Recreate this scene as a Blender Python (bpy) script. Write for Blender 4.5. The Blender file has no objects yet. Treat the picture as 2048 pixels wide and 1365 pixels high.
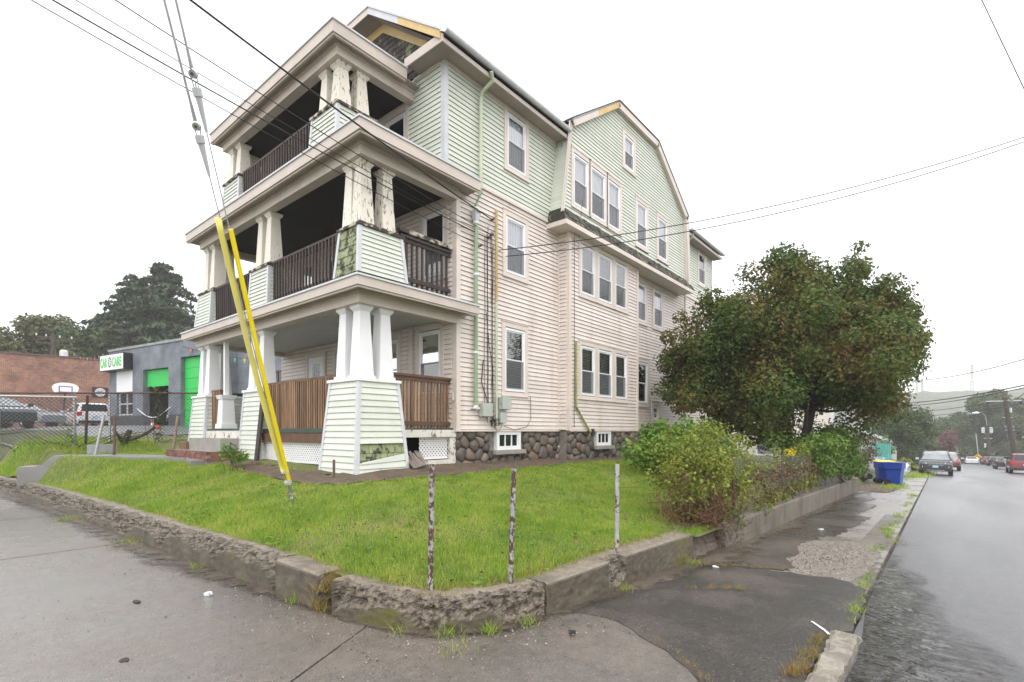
import bpy, math, random
import numpy as np
from mathutils import Vector, Matrix, noise as mnoise

random.seed(7)
rng = np.random.default_rng(11)
scene = bpy.context.scene
COL = scene.collection
R = math.radians

# ------------------------------------------------------------------ camera
cd = bpy.data.cameras.new("camera")
cam = bpy.data.objects.new("camera", cd)
COL.objects.link(cam)
cam.location = (0, 0, 1.6)
cam.rotation_euler = (R(90), 0, R(-50.1))
cd.sensor_width = 36
cd.lens = 18.0
cd.shift_y = 0.0877
cd.clip_start = 0.05
cd.clip_end = 4000
scene.camera = cam

# ------------------------------------------------------------------ world: overcast daylight
SUN_EL, SUN_AZ = R(58), R(200)
w = bpy.data.worlds.new("World")
scene.world = w
w.use_nodes = True
wn, wl = w.node_tree.nodes, w.node_tree.links
for n in list(wn):
    wn.remove(n)
wo = wn.new("ShaderNodeOutputWorld")
sky = wn.new("ShaderNodeTexSky")
sky.sky_type = 'NISHITA'
sky.sun_disc = False
sky.sun_elevation = SUN_EL
sky.sun_rotation = SUN_AZ
sky.air_density = 1.0
sky.dust_density = 4.0
bg1 = wn.new("ShaderNodeBackground")
bg1.inputs[1].default_value = 0.05
wl.new(sky.outputs[0], bg1.inputs[0])
bg2 = wn.new("ShaderNodeBackground")           # the closed cloud cover
bg2.inputs[0].default_value = (1.0, 0.985, 0.975, 1)
bg2.inputs[1].default_value = 0.95
ad = wn.new("ShaderNodeAddShader")
wl.new(bg1.outputs[0], ad.inputs[0])
wl.new(bg2.outputs[0], ad.inputs[1])
wl.new(ad.outputs[0], wo.inputs[0])

sd = bpy.data.lights.new("sun", 'SUN')
sd.energy = 0.6
sd.angle = R(40)
sd.color = (1.0, 0.98, 0.95)
sun = bpy.data.objects.new("sun", sd)
COL.objects.link(sun)
# light comes from the street side, behind the camera
sun.rotation_euler = (R(40), 0, R(-75))

scene.view_settings.view_transform = 'Standard'
scene.view_settings.look = 'None'
scene.view_settings.gamma = 1
scene.view_settings.use_curve_mapping = False
scene.view_settings.exposure = 0.80
scene.cycles.max_bounces = 8
scene.cycles.diffuse_bounces = 3
scene.cycles.glossy_bounces = 3
scene.cycles.transparent_max_bounces = 12
scene.cycles.volume_bounces = 3

# ------------------------------------------------------------------ mesh helper
class MB:
    def __init__(self):
        self.v, self.f, self.m = [], [], []
    def add(self, vs, fs, mi=0):
        o = len(self.v)
        self.v += [tuple(p) for p in vs]
        for f in fs:
            self.f.append(tuple(i + o for i in f))
            self.m.append(mi)
        return self
    def quad(self, a, b, c, d, mi=0):
        return self.add([a, b, c, d], [(0, 1, 2, 3)], mi)
    def poly(self, pts, mi=0):
        return self.add(pts, [tuple(range(len(pts)))], mi)
    def box(self, x0, y0, z0, x1, y1, z1, mi=0):
        x0, x1 = min(x0, x1), max(x0, x1)
        y0, y1 = min(y0, y1), max(y0, y1)
        z0, z1 = min(z0, z1), max(z0, z1)
        vs = [(x0, y0, z0), (x1, y0, z0), (x1, y1, z0), (x0, y1, z0), (x0, y0, z1), (x1, y0, z1), (x1, y1, z1), (x0, y1, z1)]
        return self.add(vs, [(3, 2, 1, 0), (4, 5, 6, 7), (0, 1, 5, 4), (1, 2, 6, 5), (2, 3, 7, 6), (3, 0, 4, 7)], mi)
    def obox(self, o, a, b, c, mi=0):
        o, a, b, c = Vector(o), Vector(a), Vector(b), Vector(c)
        vs = [o, o + a, o + a + b, o + b, o + c, o + a + c, o + a + b + c, o + b + c]
        return self.add(vs, [(3, 2, 1, 0), (4, 5, 6, 7), (0, 1, 5, 4), (1, 2, 6, 5), (2, 3, 7, 6), (3, 0, 4, 7)], mi)
    def frustum(self, cx, cy, z0, z1, a0, b0, a1, b1, mi=0):
        """box with half sizes a0,b0 at z0 and a1,b1 at z1"""
        vs = [(cx - a0, cy - b0, z0), (cx + a0, cy - b0, z0), (cx + a0, cy + b0, z0), (cx - a0, cy + b0, z0),
              (cx - a1, cy - b1, z1), (cx + a1, cy - b1, z1), (cx + a1, cy + b1, z1), (cx - a1, cy + b1, z1)]
        return self.add(vs, [(3, 2, 1, 0), (4, 5, 6, 7), (0, 1, 5, 4), (1, 2, 6, 5), (2, 3, 7, 6), (3, 0, 4, 7)], mi)
    def prism(self, pts, ext, mi=0):
        n = len(pts)
        e = Vector(ext)
        vs = [Vector(p) for p in pts] + [Vector(p) + e for p in pts]
        fs = [tuple(range(n))[::-1], tuple(range(n, 2 * n))] + [(i, (i + 1) % n, n + (i + 1) % n, n + i) for i in range(n)]
        return self.add(vs, fs, mi)
    def tube(self, pts, r, n=6, mi=0, cap=True):
        pts = [Vector(p) for p in pts]
        k = len(pts)
        rs = r if isinstance(r, (list, tuple)) else [r] * k
        vs = []
        for i, p in enumerate(pts):
            d = (pts[min(i + 1, k - 1)] - pts[max(i - 1, 0)])
            if d.length < 1e-9:
                d = Vector((0, 0, 1))
            d.normalize()
            up = Vector((0, 0, 1)) if abs(d.z) < 0.95 else Vector((1, 0, 0))
            a = d.cross(up).normalized()
            b = d.cross(a).normalized()
            for j in range(n):
                t = 2 * math.pi * j / n
                vs.append(p + (a * math.cos(t) + b * math.sin(t)) * rs[i])
        fs = []
        for i in range(k - 1):
            for j in range(n):
                j2 = (j + 1) % n
                fs.append((i * n + j, i * n + j2, (i + 1) * n + j2, (i + 1) * n + j))
        if cap:
            fs.append(tuple(range(n))[::-1])
            fs.append(tuple((k - 1) * n + j for j in range(n)))
        return self.add(vs, fs, mi)
    def lathe(self, c, prof, n=12, mi=0):
        """profile [(r,z)] turned round the vertical through c"""
        vs = []
        for r, z in prof:
            for j in range(n):
                t = 2 * math.pi * j / n
                vs.append((c[0] + r * math.cos(t), c[1] + r * math.sin(t), c[2] + z))
        fs = []
        for i in range(len(prof) - 1):
            for j in range(n):
                j2 = (j + 1) % n
                fs.append((i * n + j, i * n + j2, (i + 1) * n + j2, (i + 1) * n + j))
        fs.append(tuple(range(n))[::-1])
        fs.append(tuple((len(prof) - 1) * n + j for j in range(n)))
        return self.add(vs, fs, mi)
    def mesh(self, name, mats):
        me = bpy.data.meshes.new(name)
        me.from_pydata(self.v, [], self.f)
        mats = mats if isinstance(mats, (list, tuple)) else [mats]
        for m in mats:
            me.materials.append(m)
        if len(mats) > 1:
            me.polygons.foreach_set('material_index', self.m)
        return me
    def build(self, name, mats, parent=None, smooth=False):
        me = self.mesh(name, mats)
        if smooth:
            me.polygons.foreach_set('use_smooth', [True] * len(me.polygons))
        me.update()
        return link(name, me, parent)

def link(name, me, parent=None):
    o = bpy.data.objects.new(name, me)
    COL.objects.link(o)
    if parent is not None:
        o.parent = parent
        if parent.data is None and Vector(parent.location).length > 0:   # parts are modelled in world coordinates
            o.matrix_parent_inverse = Matrix.Translation(-Vector(parent.location))
    return o

def tag(o, label=None, cat=None, group=None, kind=None):
    if label:
        o['label'] = label
    if cat:
        o['category'] = cat
    if group:
        o['group'] = group
    if kind:
        o['kind'] = kind
    return o

def thing(name, label, cat, loc=(0, 0, 0), group=None):
    o = bpy.data.objects.new(name, None)
    COL.objects.link(o)
    o.location = loc
    o.empty_display_size = 0.2
    return tag(o, label, cat, group)

def copy_tree(o, parent=None):
    c = o.copy()
    COL.objects.link(c)
    if parent is not None:
        c.parent = parent
    for ch in list(o.children):
        copy_tree(ch, c)
    return c

def np_mesh(name, verts, faces_n, mats, parent=None, attr=None):
    """verts (N,3); faces_n = verts per face, consecutive vertices"""
    me = bpy.data.meshes.new(name)
    N = len(verts)
    F = N // faces_n
    me.vertices.add(N)
    me.vertices.foreach_set('co', np.asarray(verts, dtype=np.float32).ravel())
    me.loops.add(N)
    me.loops.foreach_set('vertex_index', np.arange(N, dtype=np.int32))
    me.polygons.add(F)
    me.polygons.foreach_set('loop_start', np.arange(0, N, faces_n, dtype=np.int32))
    mats = mats if isinstance(mats, (list, tuple)) else [mats]
    for m in mats:
        me.materials.append(m)
    if attr is not None:
        a = me.attributes.new('tint', 'FLOAT', 'FACE')
        a.data.foreach_set('value', np.asarray(attr, dtype=np.float32))
    me.update(calc_edges=True)
    return link(name, me, parent)

# ------------------------------------------------------------------ materials
def piece_random(N, L):
    """a random number per loose piece, whether it is an object of its own or joined with others"""
    g = N.new("ShaderNodeNewGeometry")
    o = N.new("ShaderNodeObjectInfo")
    a = N.new("ShaderNodeMath")
    a.operation = 'ADD'
    L.new(g.outputs["Random Per Island"], a.inputs[0])
    L.new(o.outputs["Random"], a.inputs[1])
    f = N.new("ShaderNodeMath")
    f.operation = 'FRACT'
    L.new(a.outputs[0], f.inputs[0])
    return f.outputs[0]
def M(name, col, rough=0.6, var=0.12, sc=3.0, isl=0.0, bump=0.0, bsc=40.0, col2=None, c2sc=3.0, lo=0.55, hi=0.62,
      spec=0.5, metal=0.0, stretch=(1, 1, 1), rvar=0.0, rsc=1.5, col3=None, c3sc=1.0, lo3=0.5, hi3=0.65, c3stretch=(1, 1, 1), bdist=0.02, coat=0.0):
    m = bpy.data.materials.new(name)
    m.use_nodes = True
    nt = m.node_tree
    N, L = nt.nodes, nt.links
    b = N["Principled BSDF"]
    b.inputs["Roughness"].default_value = rough
    b.inputs["Specular IOR Level"].default_value = spec
    b.inputs["Metallic"].default_value = metal
    if coat:
        b.inputs["Coat Weight"].default_value = coat
        b.inputs["Coat Roughness"].default_value = 0.08
    tc = N.new("ShaderNodeTexCoord")
    def noise(scale, detail=5, st=(1, 1, 1), rgh=0.6):
        mp = N.new("ShaderNodeMapping")
        mp.inputs["Scale"].default_value = st
        L.new(tc.outputs["Object"], mp.inputs["Vector"])
        n = N.new("ShaderNodeTexNoise")
        n.inputs["Scale"].default_value = scale
        n.inputs["Detail"].default_value = detail
        n.inputs["Roughness"].default_value = rgh
        L.new(mp.outputs[0], n.inputs["Vector"])
        return n.outputs["Fac"]
    def rng_map(sock, a, bb, c, d_, smooth=True):
        r = N.new("ShaderNodeMapRange")
        r.inputs[1].default_value, r.inputs[2].default_value = a, bb
        r.inputs[3].default_value, r.inputs[4].default_value = c, d_
        if smooth:
            r.interpolation_type = 'SMOOTHSTEP'
        L.new(sock, r.inputs[0])
        return r.outputs[0]
    def mix(fac, a, bb, mode='MIX'):
        x = N.new("ShaderNodeMix")
        x.data_type = 'RGBA'
        x.blend_type = mode
        for i, s in ((0, fac), (6, a), (7, bb)):
            if hasattr(s, 'node'):
                L.new(s, x.inputs[i])
            else:
                x.inputs[i].default_value = s
        return x.outputs[2]
    c = (*col, 1)
    out = None
    if var:
        f = rng_map(noise(sc, 6, stretch), 0.3, 0.7, 1 - var, 1 + var, False)
        cc = N.new("ShaderNodeCombineColor")
        for i in range(3):
            L.new(f, cc.inputs[i])
        out = mix(1.0, c, cc.outputs[0], 'MULTIPLY')
    if isl:
        f = rng_map(piece_random(N, L), 0, 1, 1 - isl, 1 + isl, False)
        cc = N.new("ShaderNodeCombineColor")
        for i in range(3):
            L.new(f, cc.inputs[i])
        out = mix(1.0, out if out is not None else c, cc.outputs[0], 'MULTIPLY')
    if col3 is not None:
        out = mix(rng_map(noise(c3sc, 5, c3stretch), lo3, hi3, 0, 1), out if out is not None else c, (*col3, 1))
    if col2 is not None:
        out = mix(rng_map(noise(c2sc, 7, stretch, 0.65), lo, hi, 0, 1), out if out is not None else c, (*col2, 1))
    if out is not None:
        L.new(out, b.inputs["Base Color"])
    else:
        b.inputs["Base Color"].default_value = c
    if rvar:
        L.new(rng_map(noise(rsc, 5), 0.35, 0.65, max(0.02, rough - rvar), min(1, rough + rvar)), b.inputs["Roughness"])
    if bump:
        bp = N.new("ShaderNodeBump")
        bp.inputs["Strength"].default_value = bump
        bp.inputs["Distance"].default_value = bdist
        L.new(noise(bsc, 6, stretch), bp.inputs["Height"])
        L.new(bp.outputs[0], b.inputs["Normal"])
    return m

def ramp_leaf(name, stops, psc=1.2, isl=0.5, rough=0.5, trans=0.25, spec=0.18):
    """foliage: colour picked by a mix of place noise and a random number per leaf"""
    m = bpy.data.materials.new(name)
    m.use_nodes = True
    nt = m.node_tree
    N, L = nt.nodes, nt.links
    b = N["Principled BSDF"]
    b.inputs["Roughness"].default_value = rough
    b.inputs["Specular IOR Level"].default_value = spec
    tc = N.new("ShaderNodeTexCoord")
    n = N.new("ShaderNodeTexNoise")
    n.inputs["Scale"].default_value = psc
    n.inputs["Detail"].default_value = 4
    L.new(tc.outputs["Object"], n.inputs["Vector"])
    r = N.new("ShaderNodeMapRange")
    r.inputs[1].default_value, r.inputs[2].default_value = 0.28, 0.72
    L.new(n.outputs["Fac"], r.inputs[0])
    mx = N.new("ShaderNodeMix")
    mx.data_type = 'FLOAT'
    mx.inputs[0].default_value = isl
    L.new(r.outputs[0], mx.inputs[2])
    L.new(piece_random(N, L), mx.inputs[3])
    cr = N.new("ShaderNodeValToRGB")
    el = cr.color_ramp.elements
    while len(el) < len(stops):
        el.new(0.5)
    for e, (p, c) in zip(el, stops):
        e.position = p
        e.color = (*c, 1)
    L.new(mx.outputs[0], cr.inputs[0])
    L.new(cr.outputs[0], b.inputs["Base Color"])
    if trans:
        tr = N.new("ShaderNodeBsdfTranslucent")
        L.new(cr.outputs[0], tr.inputs[0])
        ms = N.new("ShaderNodeMixShader")
        ms.inputs[0].default_value = trans
        L.new(b.outputs[0], ms.inputs[1])
        L.new(tr.outputs[0], ms.inputs[2])
        L.new(ms.outputs[0], N["Material Output"].inputs[0])
    return m

def glass_mat(name, tint=(0.8, 0.84, 0.88), refl=0.12):
    m = bpy.data.materials.new(name)
    m.use_nodes = True
    N, L = m.node_tree.nodes, m.node_tree.links
    N.remove(N["Principled BSDF"])
    t = N.new("ShaderNodeBsdfTransparent")
    t.inputs[0].default_value = (*tint, 1)
    g = N.new("ShaderNodeBsdfGlossy")
    g.inputs["Roughness"].default_value = 0.03
    fr = N.new("ShaderNodeFresnel")
    fr.inputs[0].default_value = 1.5
    a = N.new("ShaderNodeMath")
    a.operation = 'ADD'
    a.use_clamp = True
    a.inputs[1].default_value = refl
    L.new(fr.outputs[0], a.inputs[0])
    mx = N.new("ShaderNodeMixShader")
    L.new(a.outputs[0], mx.inputs[0])
    L.new(t.outputs[0], mx.inputs[1])
    L.new(g.outputs[0], mx.inputs[2])
    L.new(mx.outputs[0], N["Material Output"].inputs[0])
    return m

PINK = M("pink_siding", (0.735, 0.66, 0.61), 0.45, 0.06, 2.0, 0.06, col3=(0.60, 0.50, 0.44), c3sc=2.2, lo3=0.50, hi3=0.80, c3stretch=(1, 1, 0.14))
GREEN = M("pale_green_siding", (0.63, 0.668, 0.59), 0.45, 0.06, 2.0, 0.06, col3=(0.55, 0.585, 0.47), c3sc=2.0, lo3=0.50, hi3=0.80, c3stretch=(1, 1, 0.14))
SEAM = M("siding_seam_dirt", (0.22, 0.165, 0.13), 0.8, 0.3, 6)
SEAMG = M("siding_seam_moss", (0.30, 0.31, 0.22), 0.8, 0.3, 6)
TAN = M("tan_trim", (0.565, 0.495, 0.44), 0.5, 0.08, 2, 0.03, col3=(0.42, 0.36, 0.315), c3sc=1.6, lo3=0.62, hi3=0.85)
LTRIM = M("light_trim", (0.68, 0.60, 0.54), 0.5, 0.06, 2, 0.03)
SOFF = M("soffit_trim", (0.36, 0.30, 0.265), 0.6, 0.12, 2)
GREYT = M("grey_metal_trim", (0.56, 0.575, 0.60), 0.35, 0.08, 3)
WHITE = M("white_paint", (0.80, 0.81, 0.82), 0.45, 0.03, 3)
VINYL = M("white_vinyl", (0.82, 0.83, 0.85), 0.35, 0.02, 3)
CREAM = M("cream_peeling_paint", (0.74, 0.70, 0.61), 0.6, 0.06, 3, 0.03, col2=(0.20, 0.15, 0.12), c2sc=26, lo=0.62, hi=0.66, stretch=(1, 1, 0.3), bump=0.25, bsc=25)
CREAMBAD = M("cream_badly_peeling_paint", (0.74, 0.70, 0.61), 0.6, 0.06, 3, 0.03, col2=(0.20, 0.145, 0.12), c2sc=22, lo=0.565, hi=0.60, stretch=(1, 1, 0.28), bump=0.3, bsc=25)
SILLBAD = M("bare_sill_wood", (0.50, 0.44, 0.36), 0.8, 0.2, 8, 0.05, col2=(0.05, 0.04, 0.035), c2sc=6, lo=0.44, hi=0.5, bump=0.4, bsc=30)
DARKW = M("dark_weathered_wood", (0.050, 0.036, 0.032), 0.7, 0.35, 5, 0.35, stretch=(3, 3, 0.4))
BROWNW = M("brown_stained_wood", (0.25, 0.145, 0.078), 0.55, 0.4, 5, 0.5, stretch=(3, 3, 0.35))
BROWNR = M("brown_rail_wood", (0.11, 0.055, 0.03), 0.6, 0.3, 5, 0.1)
PCEIL = M("porch_ceiling_paint", (0.55, 0.55, 0.53), 0.5, 0.05, 3)
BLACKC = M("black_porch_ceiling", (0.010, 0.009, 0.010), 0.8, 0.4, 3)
DECKG = M("green_deck_paint", (0.035, 0.06, 0.045), 0.5, 0.2, 3)
SHGREEN = M("old_green_shingle", (0.27, 0.305, 0.16), 0.75, 0.2, 5, 0.2, col2=(0.04, 0.045, 0.03), c2sc=7, lo=0.50, hi=0.58)
SHDARK = M("dark_mossy_shingle", (0.055, 0.048, 0.04), 0.8, 0.3, 6, 0.45, col2=(0.19, 0.22, 0.10), c2sc=4, lo=0.55, hi=0.62, bump=0.4, bsc=40)
ROOFM = M("roof_shingle", (0.10, 0.10, 0.105), 0.8, 0.2, 8, 0.1, bump=0.3, bsc=60)
YWOOD = M("bare_yellow_wood", (0.62, 0.45, 0.20), 0.6, 0.1, 4)
PIPEG = M("green_downspout", (0.26, 0.37, 0.22), 0.4, 0.1, 3)
PIPEGR = M("pale_green_downspout", (0.50, 0.56, 0.40), 0.4, 0.1, 3)
PIPEY = M("rusty_yellow_conduit", (0.50, 0.38, 0.14), 0.5, 0.15, 3, col2=(0.38, 0.15, 0.04), c2sc=5, lo=0.55, hi=0.65)
UTIL = M("grey_utility_box", (0.42, 0.46, 0.42), 0.5, 0.06, 4)
BLACKW = M("black_cable", (0.012, 0.012, 0.013), 0.6, 0)
GLASS = glass_mat("window_glass", (0.9, 0.92, 0.95), 0.20)
GLASSD = glass_mat("dark_window_glass", (0.5, 0.52, 0.55), 0.10)
CURT = M("sheer_curtain", (0.85, 0.85, 0.88), 0.9, 0.10, 9, stretch=(6, 6, 0.3))
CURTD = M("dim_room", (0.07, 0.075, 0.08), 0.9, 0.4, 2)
CURTB = M("grey_curtain", (0.22, 0.24, 0.26), 0.9, 0.2, 6, stretch=(5, 5, 0.3))
BLIND = M("blind_slats", (0.55, 0.55, 0.50), 0.6, 0.05, 3)
SCREEN = bpy.data.materials.new("insect_screen")
SCREEN.use_nodes = True
_n, _l = SCREEN.node_tree.nodes, SCREEN.node_tree.links
_t = _n.new("ShaderNodeBsdfTransparent")
_mx = _n.new("ShaderNodeMixShader")
_mx.inputs[0].default_value = 0.55
_n["Principled BSDF"].inputs["Base Color"].default_value = (0.13, 0.14, 0.15, 1)
_l.new(_t.outputs[0], _mx.inputs[1])
_l.new(_n["Principled BSDF"].outputs[0], _mx.inputs[2])
_l.new(_mx.outputs[0], _n["Material Output"].inputs[0])
LATT = M("white_lattice", (0.78, 0.78, 0.78), 0.5, 0.04, 3)
STONE = ramp_leaf("field_stone", [(0.0, (0.045, 0.042, 0.04)), (0.2, (0.12, 0.105, 0.09)), (0.42, (0.20, 0.15, 0.11)), (0.58, (0.08, 0.078, 0.076)), (0.78, (0.16, 0.14, 0.115)), (1.0, (0.26, 0.21, 0.16))], 9, 0.85, 0.5, 0, 0.3)
MORTAR = M("dark_mortar", (0.22, 0.195, 0.165), 0.8, 0.3, 8, bump=0.5, bsc=40)
CONC = M("weathered_concrete", (0.22, 0.195, 0.165), 0.6, 0.2, 3, 0.05, col3=(0.12, 0.105, 0.08), c3sc=1.2, lo3=0.5, hi3=0.7, bump=0.3, bsc=60, rvar=0.15)
STEPC = M("grey_step_concrete", (0.30, 0.29, 0.26), 0.6, 0.15, 4, bump=0.2, bsc=60)
BRICKS = M("brick_step", (0.20, 0.085, 0.06), 0.6, 0.3, 6, 0.3, bump=0.2, bsc=50)
RUST = M("rusty_peeling_post", (0.31, 0.31, 0.315), 0.6, 0.25, 12, col2=(0.075, 0.034, 0.024), c2sc=26, lo=0.455, hi=0.51, stretch=(1, 1, 0.7), bump=0.4, bsc=50)
GALV = M("galvanised_steel", (0.45, 0.46, 0.47), 0.35, 0.1, 10, metal=0.6)
RUSTB = M("brown_rusty_iron", (0.12, 0.075, 0.06), 0.7, 0.35, 15)
YEL1 = M("pale_yellow_guard", (0.80, 0.72, 0.17), 0.5, 0.08, 3, col3=(0.72, 0.66, 0.26), c3sc=2.5, lo3=.45, hi3=.7)
YEL2 = M("bright_yellow_guard", (0.90, 0.72, 0.005), 0.45, 0.06, 3, col3=(0.78, 0.62, 0.06), c3sc=3, lo3=.5, hi3=.75)
TYRE = M("black_rubber", (0.015, 0.015, 0.016), 0.8, 0)
CHROME = M("bright_alloy", (0.55, 0.56, 0.58), 0.25, 0.05, 10, metal=0.8)
CARGL = M("car_glass", (0.02, 0.025, 0.028), 0.05, 0, spec=0.8)
BLKPL = M("black_plastic", (0.02, 0.02, 0.022), 0.5, 0)
LAMPW = M("clear_lamp", (0.65, 0.68, 0.70), 0.1, 0, spec=0.8)
LAMPR = M("red_lamp", (0.45, 0.015, 0.012), 0.2, 0)
LAMPO = M("orange_lamp", (0.75, 0.22, 0.03), 0.2, 0)
PLATE = M("pale_blue_plate", (0.35, 0.58, 0.70), 0.4, 0.1, 20)
WOODP = M("brown_pole_wood", (0.055, 0.042, 0.034), 0.8, 0.3, 4, stretch=(3, 3, 0.3))
BARK = M("dark_bark", (0.05, 0.038, 0.03), 0.85, 0.35, 6, bump=0.6, bsc=18, stretch=(1, 1, 0.4))

def pave_mat(name, c_dry, c_wet, r_dry=0.55, r_wet=0.16, grain=0.35, gsc=110, bump=0.5, wsc=0.45, lo=0.38, hi=0.62, pits=0.5, pitc=(0.02, 0.018, 0.016), stone=None, coat=0.0, wst=(1, 1, 1), bsc=90, crough=0.10, bdist=0.006, chip=(48, .12, .25, .10)):
    """rain-wet mineral paving: blotches of standing wetness, aggregate grain, dark pits and pale chips"""
    m = bpy.data.materials.new(name)
    m.use_nodes = True
    nt = m.node_tree
    N, L = nt.nodes, nt.links
    b = N["Principled BSDF"]
    tc = N.new("ShaderNodeTexCoord")
    def nz(sc, det=5, st=(1, 1, 1), rg=.6):
        mp = N.new("ShaderNodeMapping")
        mp.inputs["Scale"].default_value = st
        L.new(tc.outputs["Object"], mp.inputs[0])
        n = N.new("ShaderNodeTexNoise")
        n.inputs["Scale"].default_value = sc
        n.inputs["Detail"].default_value = det
        n.inputs["Roughness"].default_value = rg
        L.new(mp.outputs[0], n.inputs[0])
        return n.outputs[0]
    def mr(x, a, c, o0, o1, sm_=True):
        r = N.new("ShaderNodeMapRange")
        for i, v in enumerate((a, c, o0, o1)):
            r.inputs[1 + i].default_value = v
        if sm_:
            r.interpolation_type = 'SMOOTHSTEP'
        L.new(x, r.inputs[0])
        return r.outputs[0]
    def mix(f, a, c, mode='MIX'):
        x = N.new("ShaderNodeMix")
        x.data_type = 'RGBA'
        x.blend_type = mode
        for i, q in ((0, f), (6, a), (7, c)):
            if hasattr(q, 'node'):
                L.new(q, x.inputs[i])
            else:
                x.inputs[i].default_value = q
        return x.outputs[2]
    wet = mr(nz(wsc, 7, wst, .62), lo, hi, 0, 1)
    col = mix(wet, (*c_dry, 1), (*c_wet, 1))
    g = mr(nz(gsc, 3, (1, 1, 1), .75), .25, .75, 1 - grain, 1 + grain, False)
    g2 = mr(nz(9, 6, (1, 1, 1), .7), .3, .7, .78, 1.22, False)
    mm = N.new("ShaderNodeMath")
    mm.operation = 'MULTIPLY'
    L.new(g, mm.inputs[0])
    L.new(g2, mm.inputs[1])
    cc = N.new("ShaderNodeCombineColor")
    for i in range(3):
        L.new(mm.outputs[0], cc.inputs[i])
    col = mix(1.0, col, cc.outputs[0], 'MULTIPLY')
    def voro(sc, r0, r1, keep):
        v = N.new("ShaderNodeTexVoronoi")
        v.inputs["Scale"].default_value = sc
        L.new(tc.outputs["Object"], v.inputs["Vector"])
        d = mr(v.outputs["Distance"], r0, r1, 1, 0)
        sp = N.new("ShaderNodeSeparateColor")
        L.new(v.outputs["Color"], sp.inputs[0])
        k = N.new("ShaderNodeMath")
        k.operation = 'LESS_THAN'
        k.inputs[1].default_value = keep
        L.new(sp.outputs[0], k.inputs[0])
        q = N.new("ShaderNodeMath")
        q.operation = 'MULTIPLY'
        L.new(d, q.inputs[0])
        L.new(k.outputs[0], q.inputs[1])
        return q.outputs[0]
    if pits:
        col = mix(voro(26, .12, .22, .22 * pits), col, (*pitc, 1))
        col = mix(voro(60, .15, .3, .30 * pits), col, (*pitc, 1))
    col = mix(voro(*chip), col, (*(stone or (.42, .38, .33)), 1))
    L.new(col, b.inputs["Base Color"])
    L.new(mr(wet, 0, 1, r_dry, r_wet, False), b.inputs["Roughness"])
    b.inputs["Specular IOR Level"].default_value = 0.5
    if coat:
        L.new(mr(wet, 0, 1, coat * .3, coat, False), b.inputs["Coat Weight"])
        b.inputs["Coat Roughness"].default_value = crough
        b.inputs["Coat IOR"].default_value = 1.33
    bp = N.new("ShaderNodeBump")
    bp.inputs["Strength"].default_value = bump
    bp.inputs["Distance"].default_value = bdist
    L.new(nz(bsc, 5, (1, 1, 1), .7), bp.inputs["Height"])
    L.new(bp.outputs[0], b.inputs["Normal"])
    if coat:
        L.new(bp.outputs[0], b.inputs["Coat Normal"])
    return m
# ------------------------------------------------------------------ terrain functions
def gs(x):
    """street level: level by the corner, then falling away along the side street"""
    return -0.035 * max(0.0, x - 3.0) - 0.03 * max(0.0, x - 112.0)

def sm(a, b, t):
    t = min(1, max(0, (t - a) / (b - a)))
    return t * t * (3 - 2 * t)

def dip(x, y):
    """the corner of the wall and lawn sits lower than both ends"""
    return 0.085 * math.exp(-((x - 2.9) ** 2 + (y - 2.9) ** 2) / 2.4)

def lawn_z(x, y):
    a = 0.295 + 0.205 * max(0, x - 2.42)
    b = 0.295 + 0.118 * max(0, y - 2.80)
    h = -math.log(math.exp(-16 * a) + math.exp(-16 * b)) / 16 + 0.015
    h = min(h, 0.93 + 0.01 * (h - 0.93))
    h += 0.028 * min(7, max(0, y - 8)) * sm(2.3, 4.5, x)
    w_ = sm(11.5, 16.2, y) * sm(2.1, 4.2 - 1.6 * sm(14.6, 16.6, y), x)
    h += (max(h, 0.96) - h) * w_ - dip(x, y)
    h += 0.24 * sm(17.5, 18.4, y) * sm(1.6, 2.4, x) + 0.50 * sm(19.5, 30, y) * sm(1.5, 4, x)
    return h + (0.30 + 0.70 * sm(6.5, 2.8, y)) * gs(min(x, 26))

# ------------------------------------------------------------------ ground sheet to the horizon
def build_ground():
    def axis(parts):
        out = []
        for a, b, n in parts:
            out += list(np.linspace(a, b, n, endpoint=False))
        return out
    xs = axis([(-60, -5, 8), (-5, 2.0, 4), (2.0, 2.6, 2), (2.6, 24, 8), (24, 25.2, 3), (25.2, 60, 14), (60, 140, 14), (140, 1500, 14)])
    ys = axis([(-900, -60, 8), (-60, -9, 8), (-9, 2.3, 4), (2.3, 3.2, 3), (3.2, 19.4, 6), (19.4, 20.4, 3), (20.4, 70, 18), (70, 900, 8)])
    mb = MB()
    for y in ys:
        for x in xs:
            inlawn = 2.0 < x < 24.6 and 2.3 < y < 19.8
            if x <= 2.2 or y <= 2.6:
                z = gs(x) - 0.2
            elif inlawn:
                z = -0.9
            elif x >= 24:
                z = gs(x) + 0.35 + 0.55 * sm(3, 9, y) + 1.2 * sm(24, 18, x) * 0
            else:
                z = lawn_z(x, y) - 0.03
            if x > 60:
                z = gs(x) - 0.2 - 1.0 * sm(0, 60, abs(y))
            mb.v.append((x, y, z))
    nx = len(xs)
    for j in range(len(ys) - 1):
        for i in range(nx - 1):
            mb.f.append((j * nx + i, j * nx + i + 1, (j + 1) * nx + i + 1, (j + 1) * nx + i))
            mb.m.append(0)
    g = M("rough_ground", (0.075, 0.085, 0.03), 0.9, 0.3, 0.6, col2=(0.10, 0.075, 0.05), c2sc=0.5, bump=0.4, bsc=12)
    tag(mb.build('ground', g), kind='structure')
build_ground()

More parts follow.
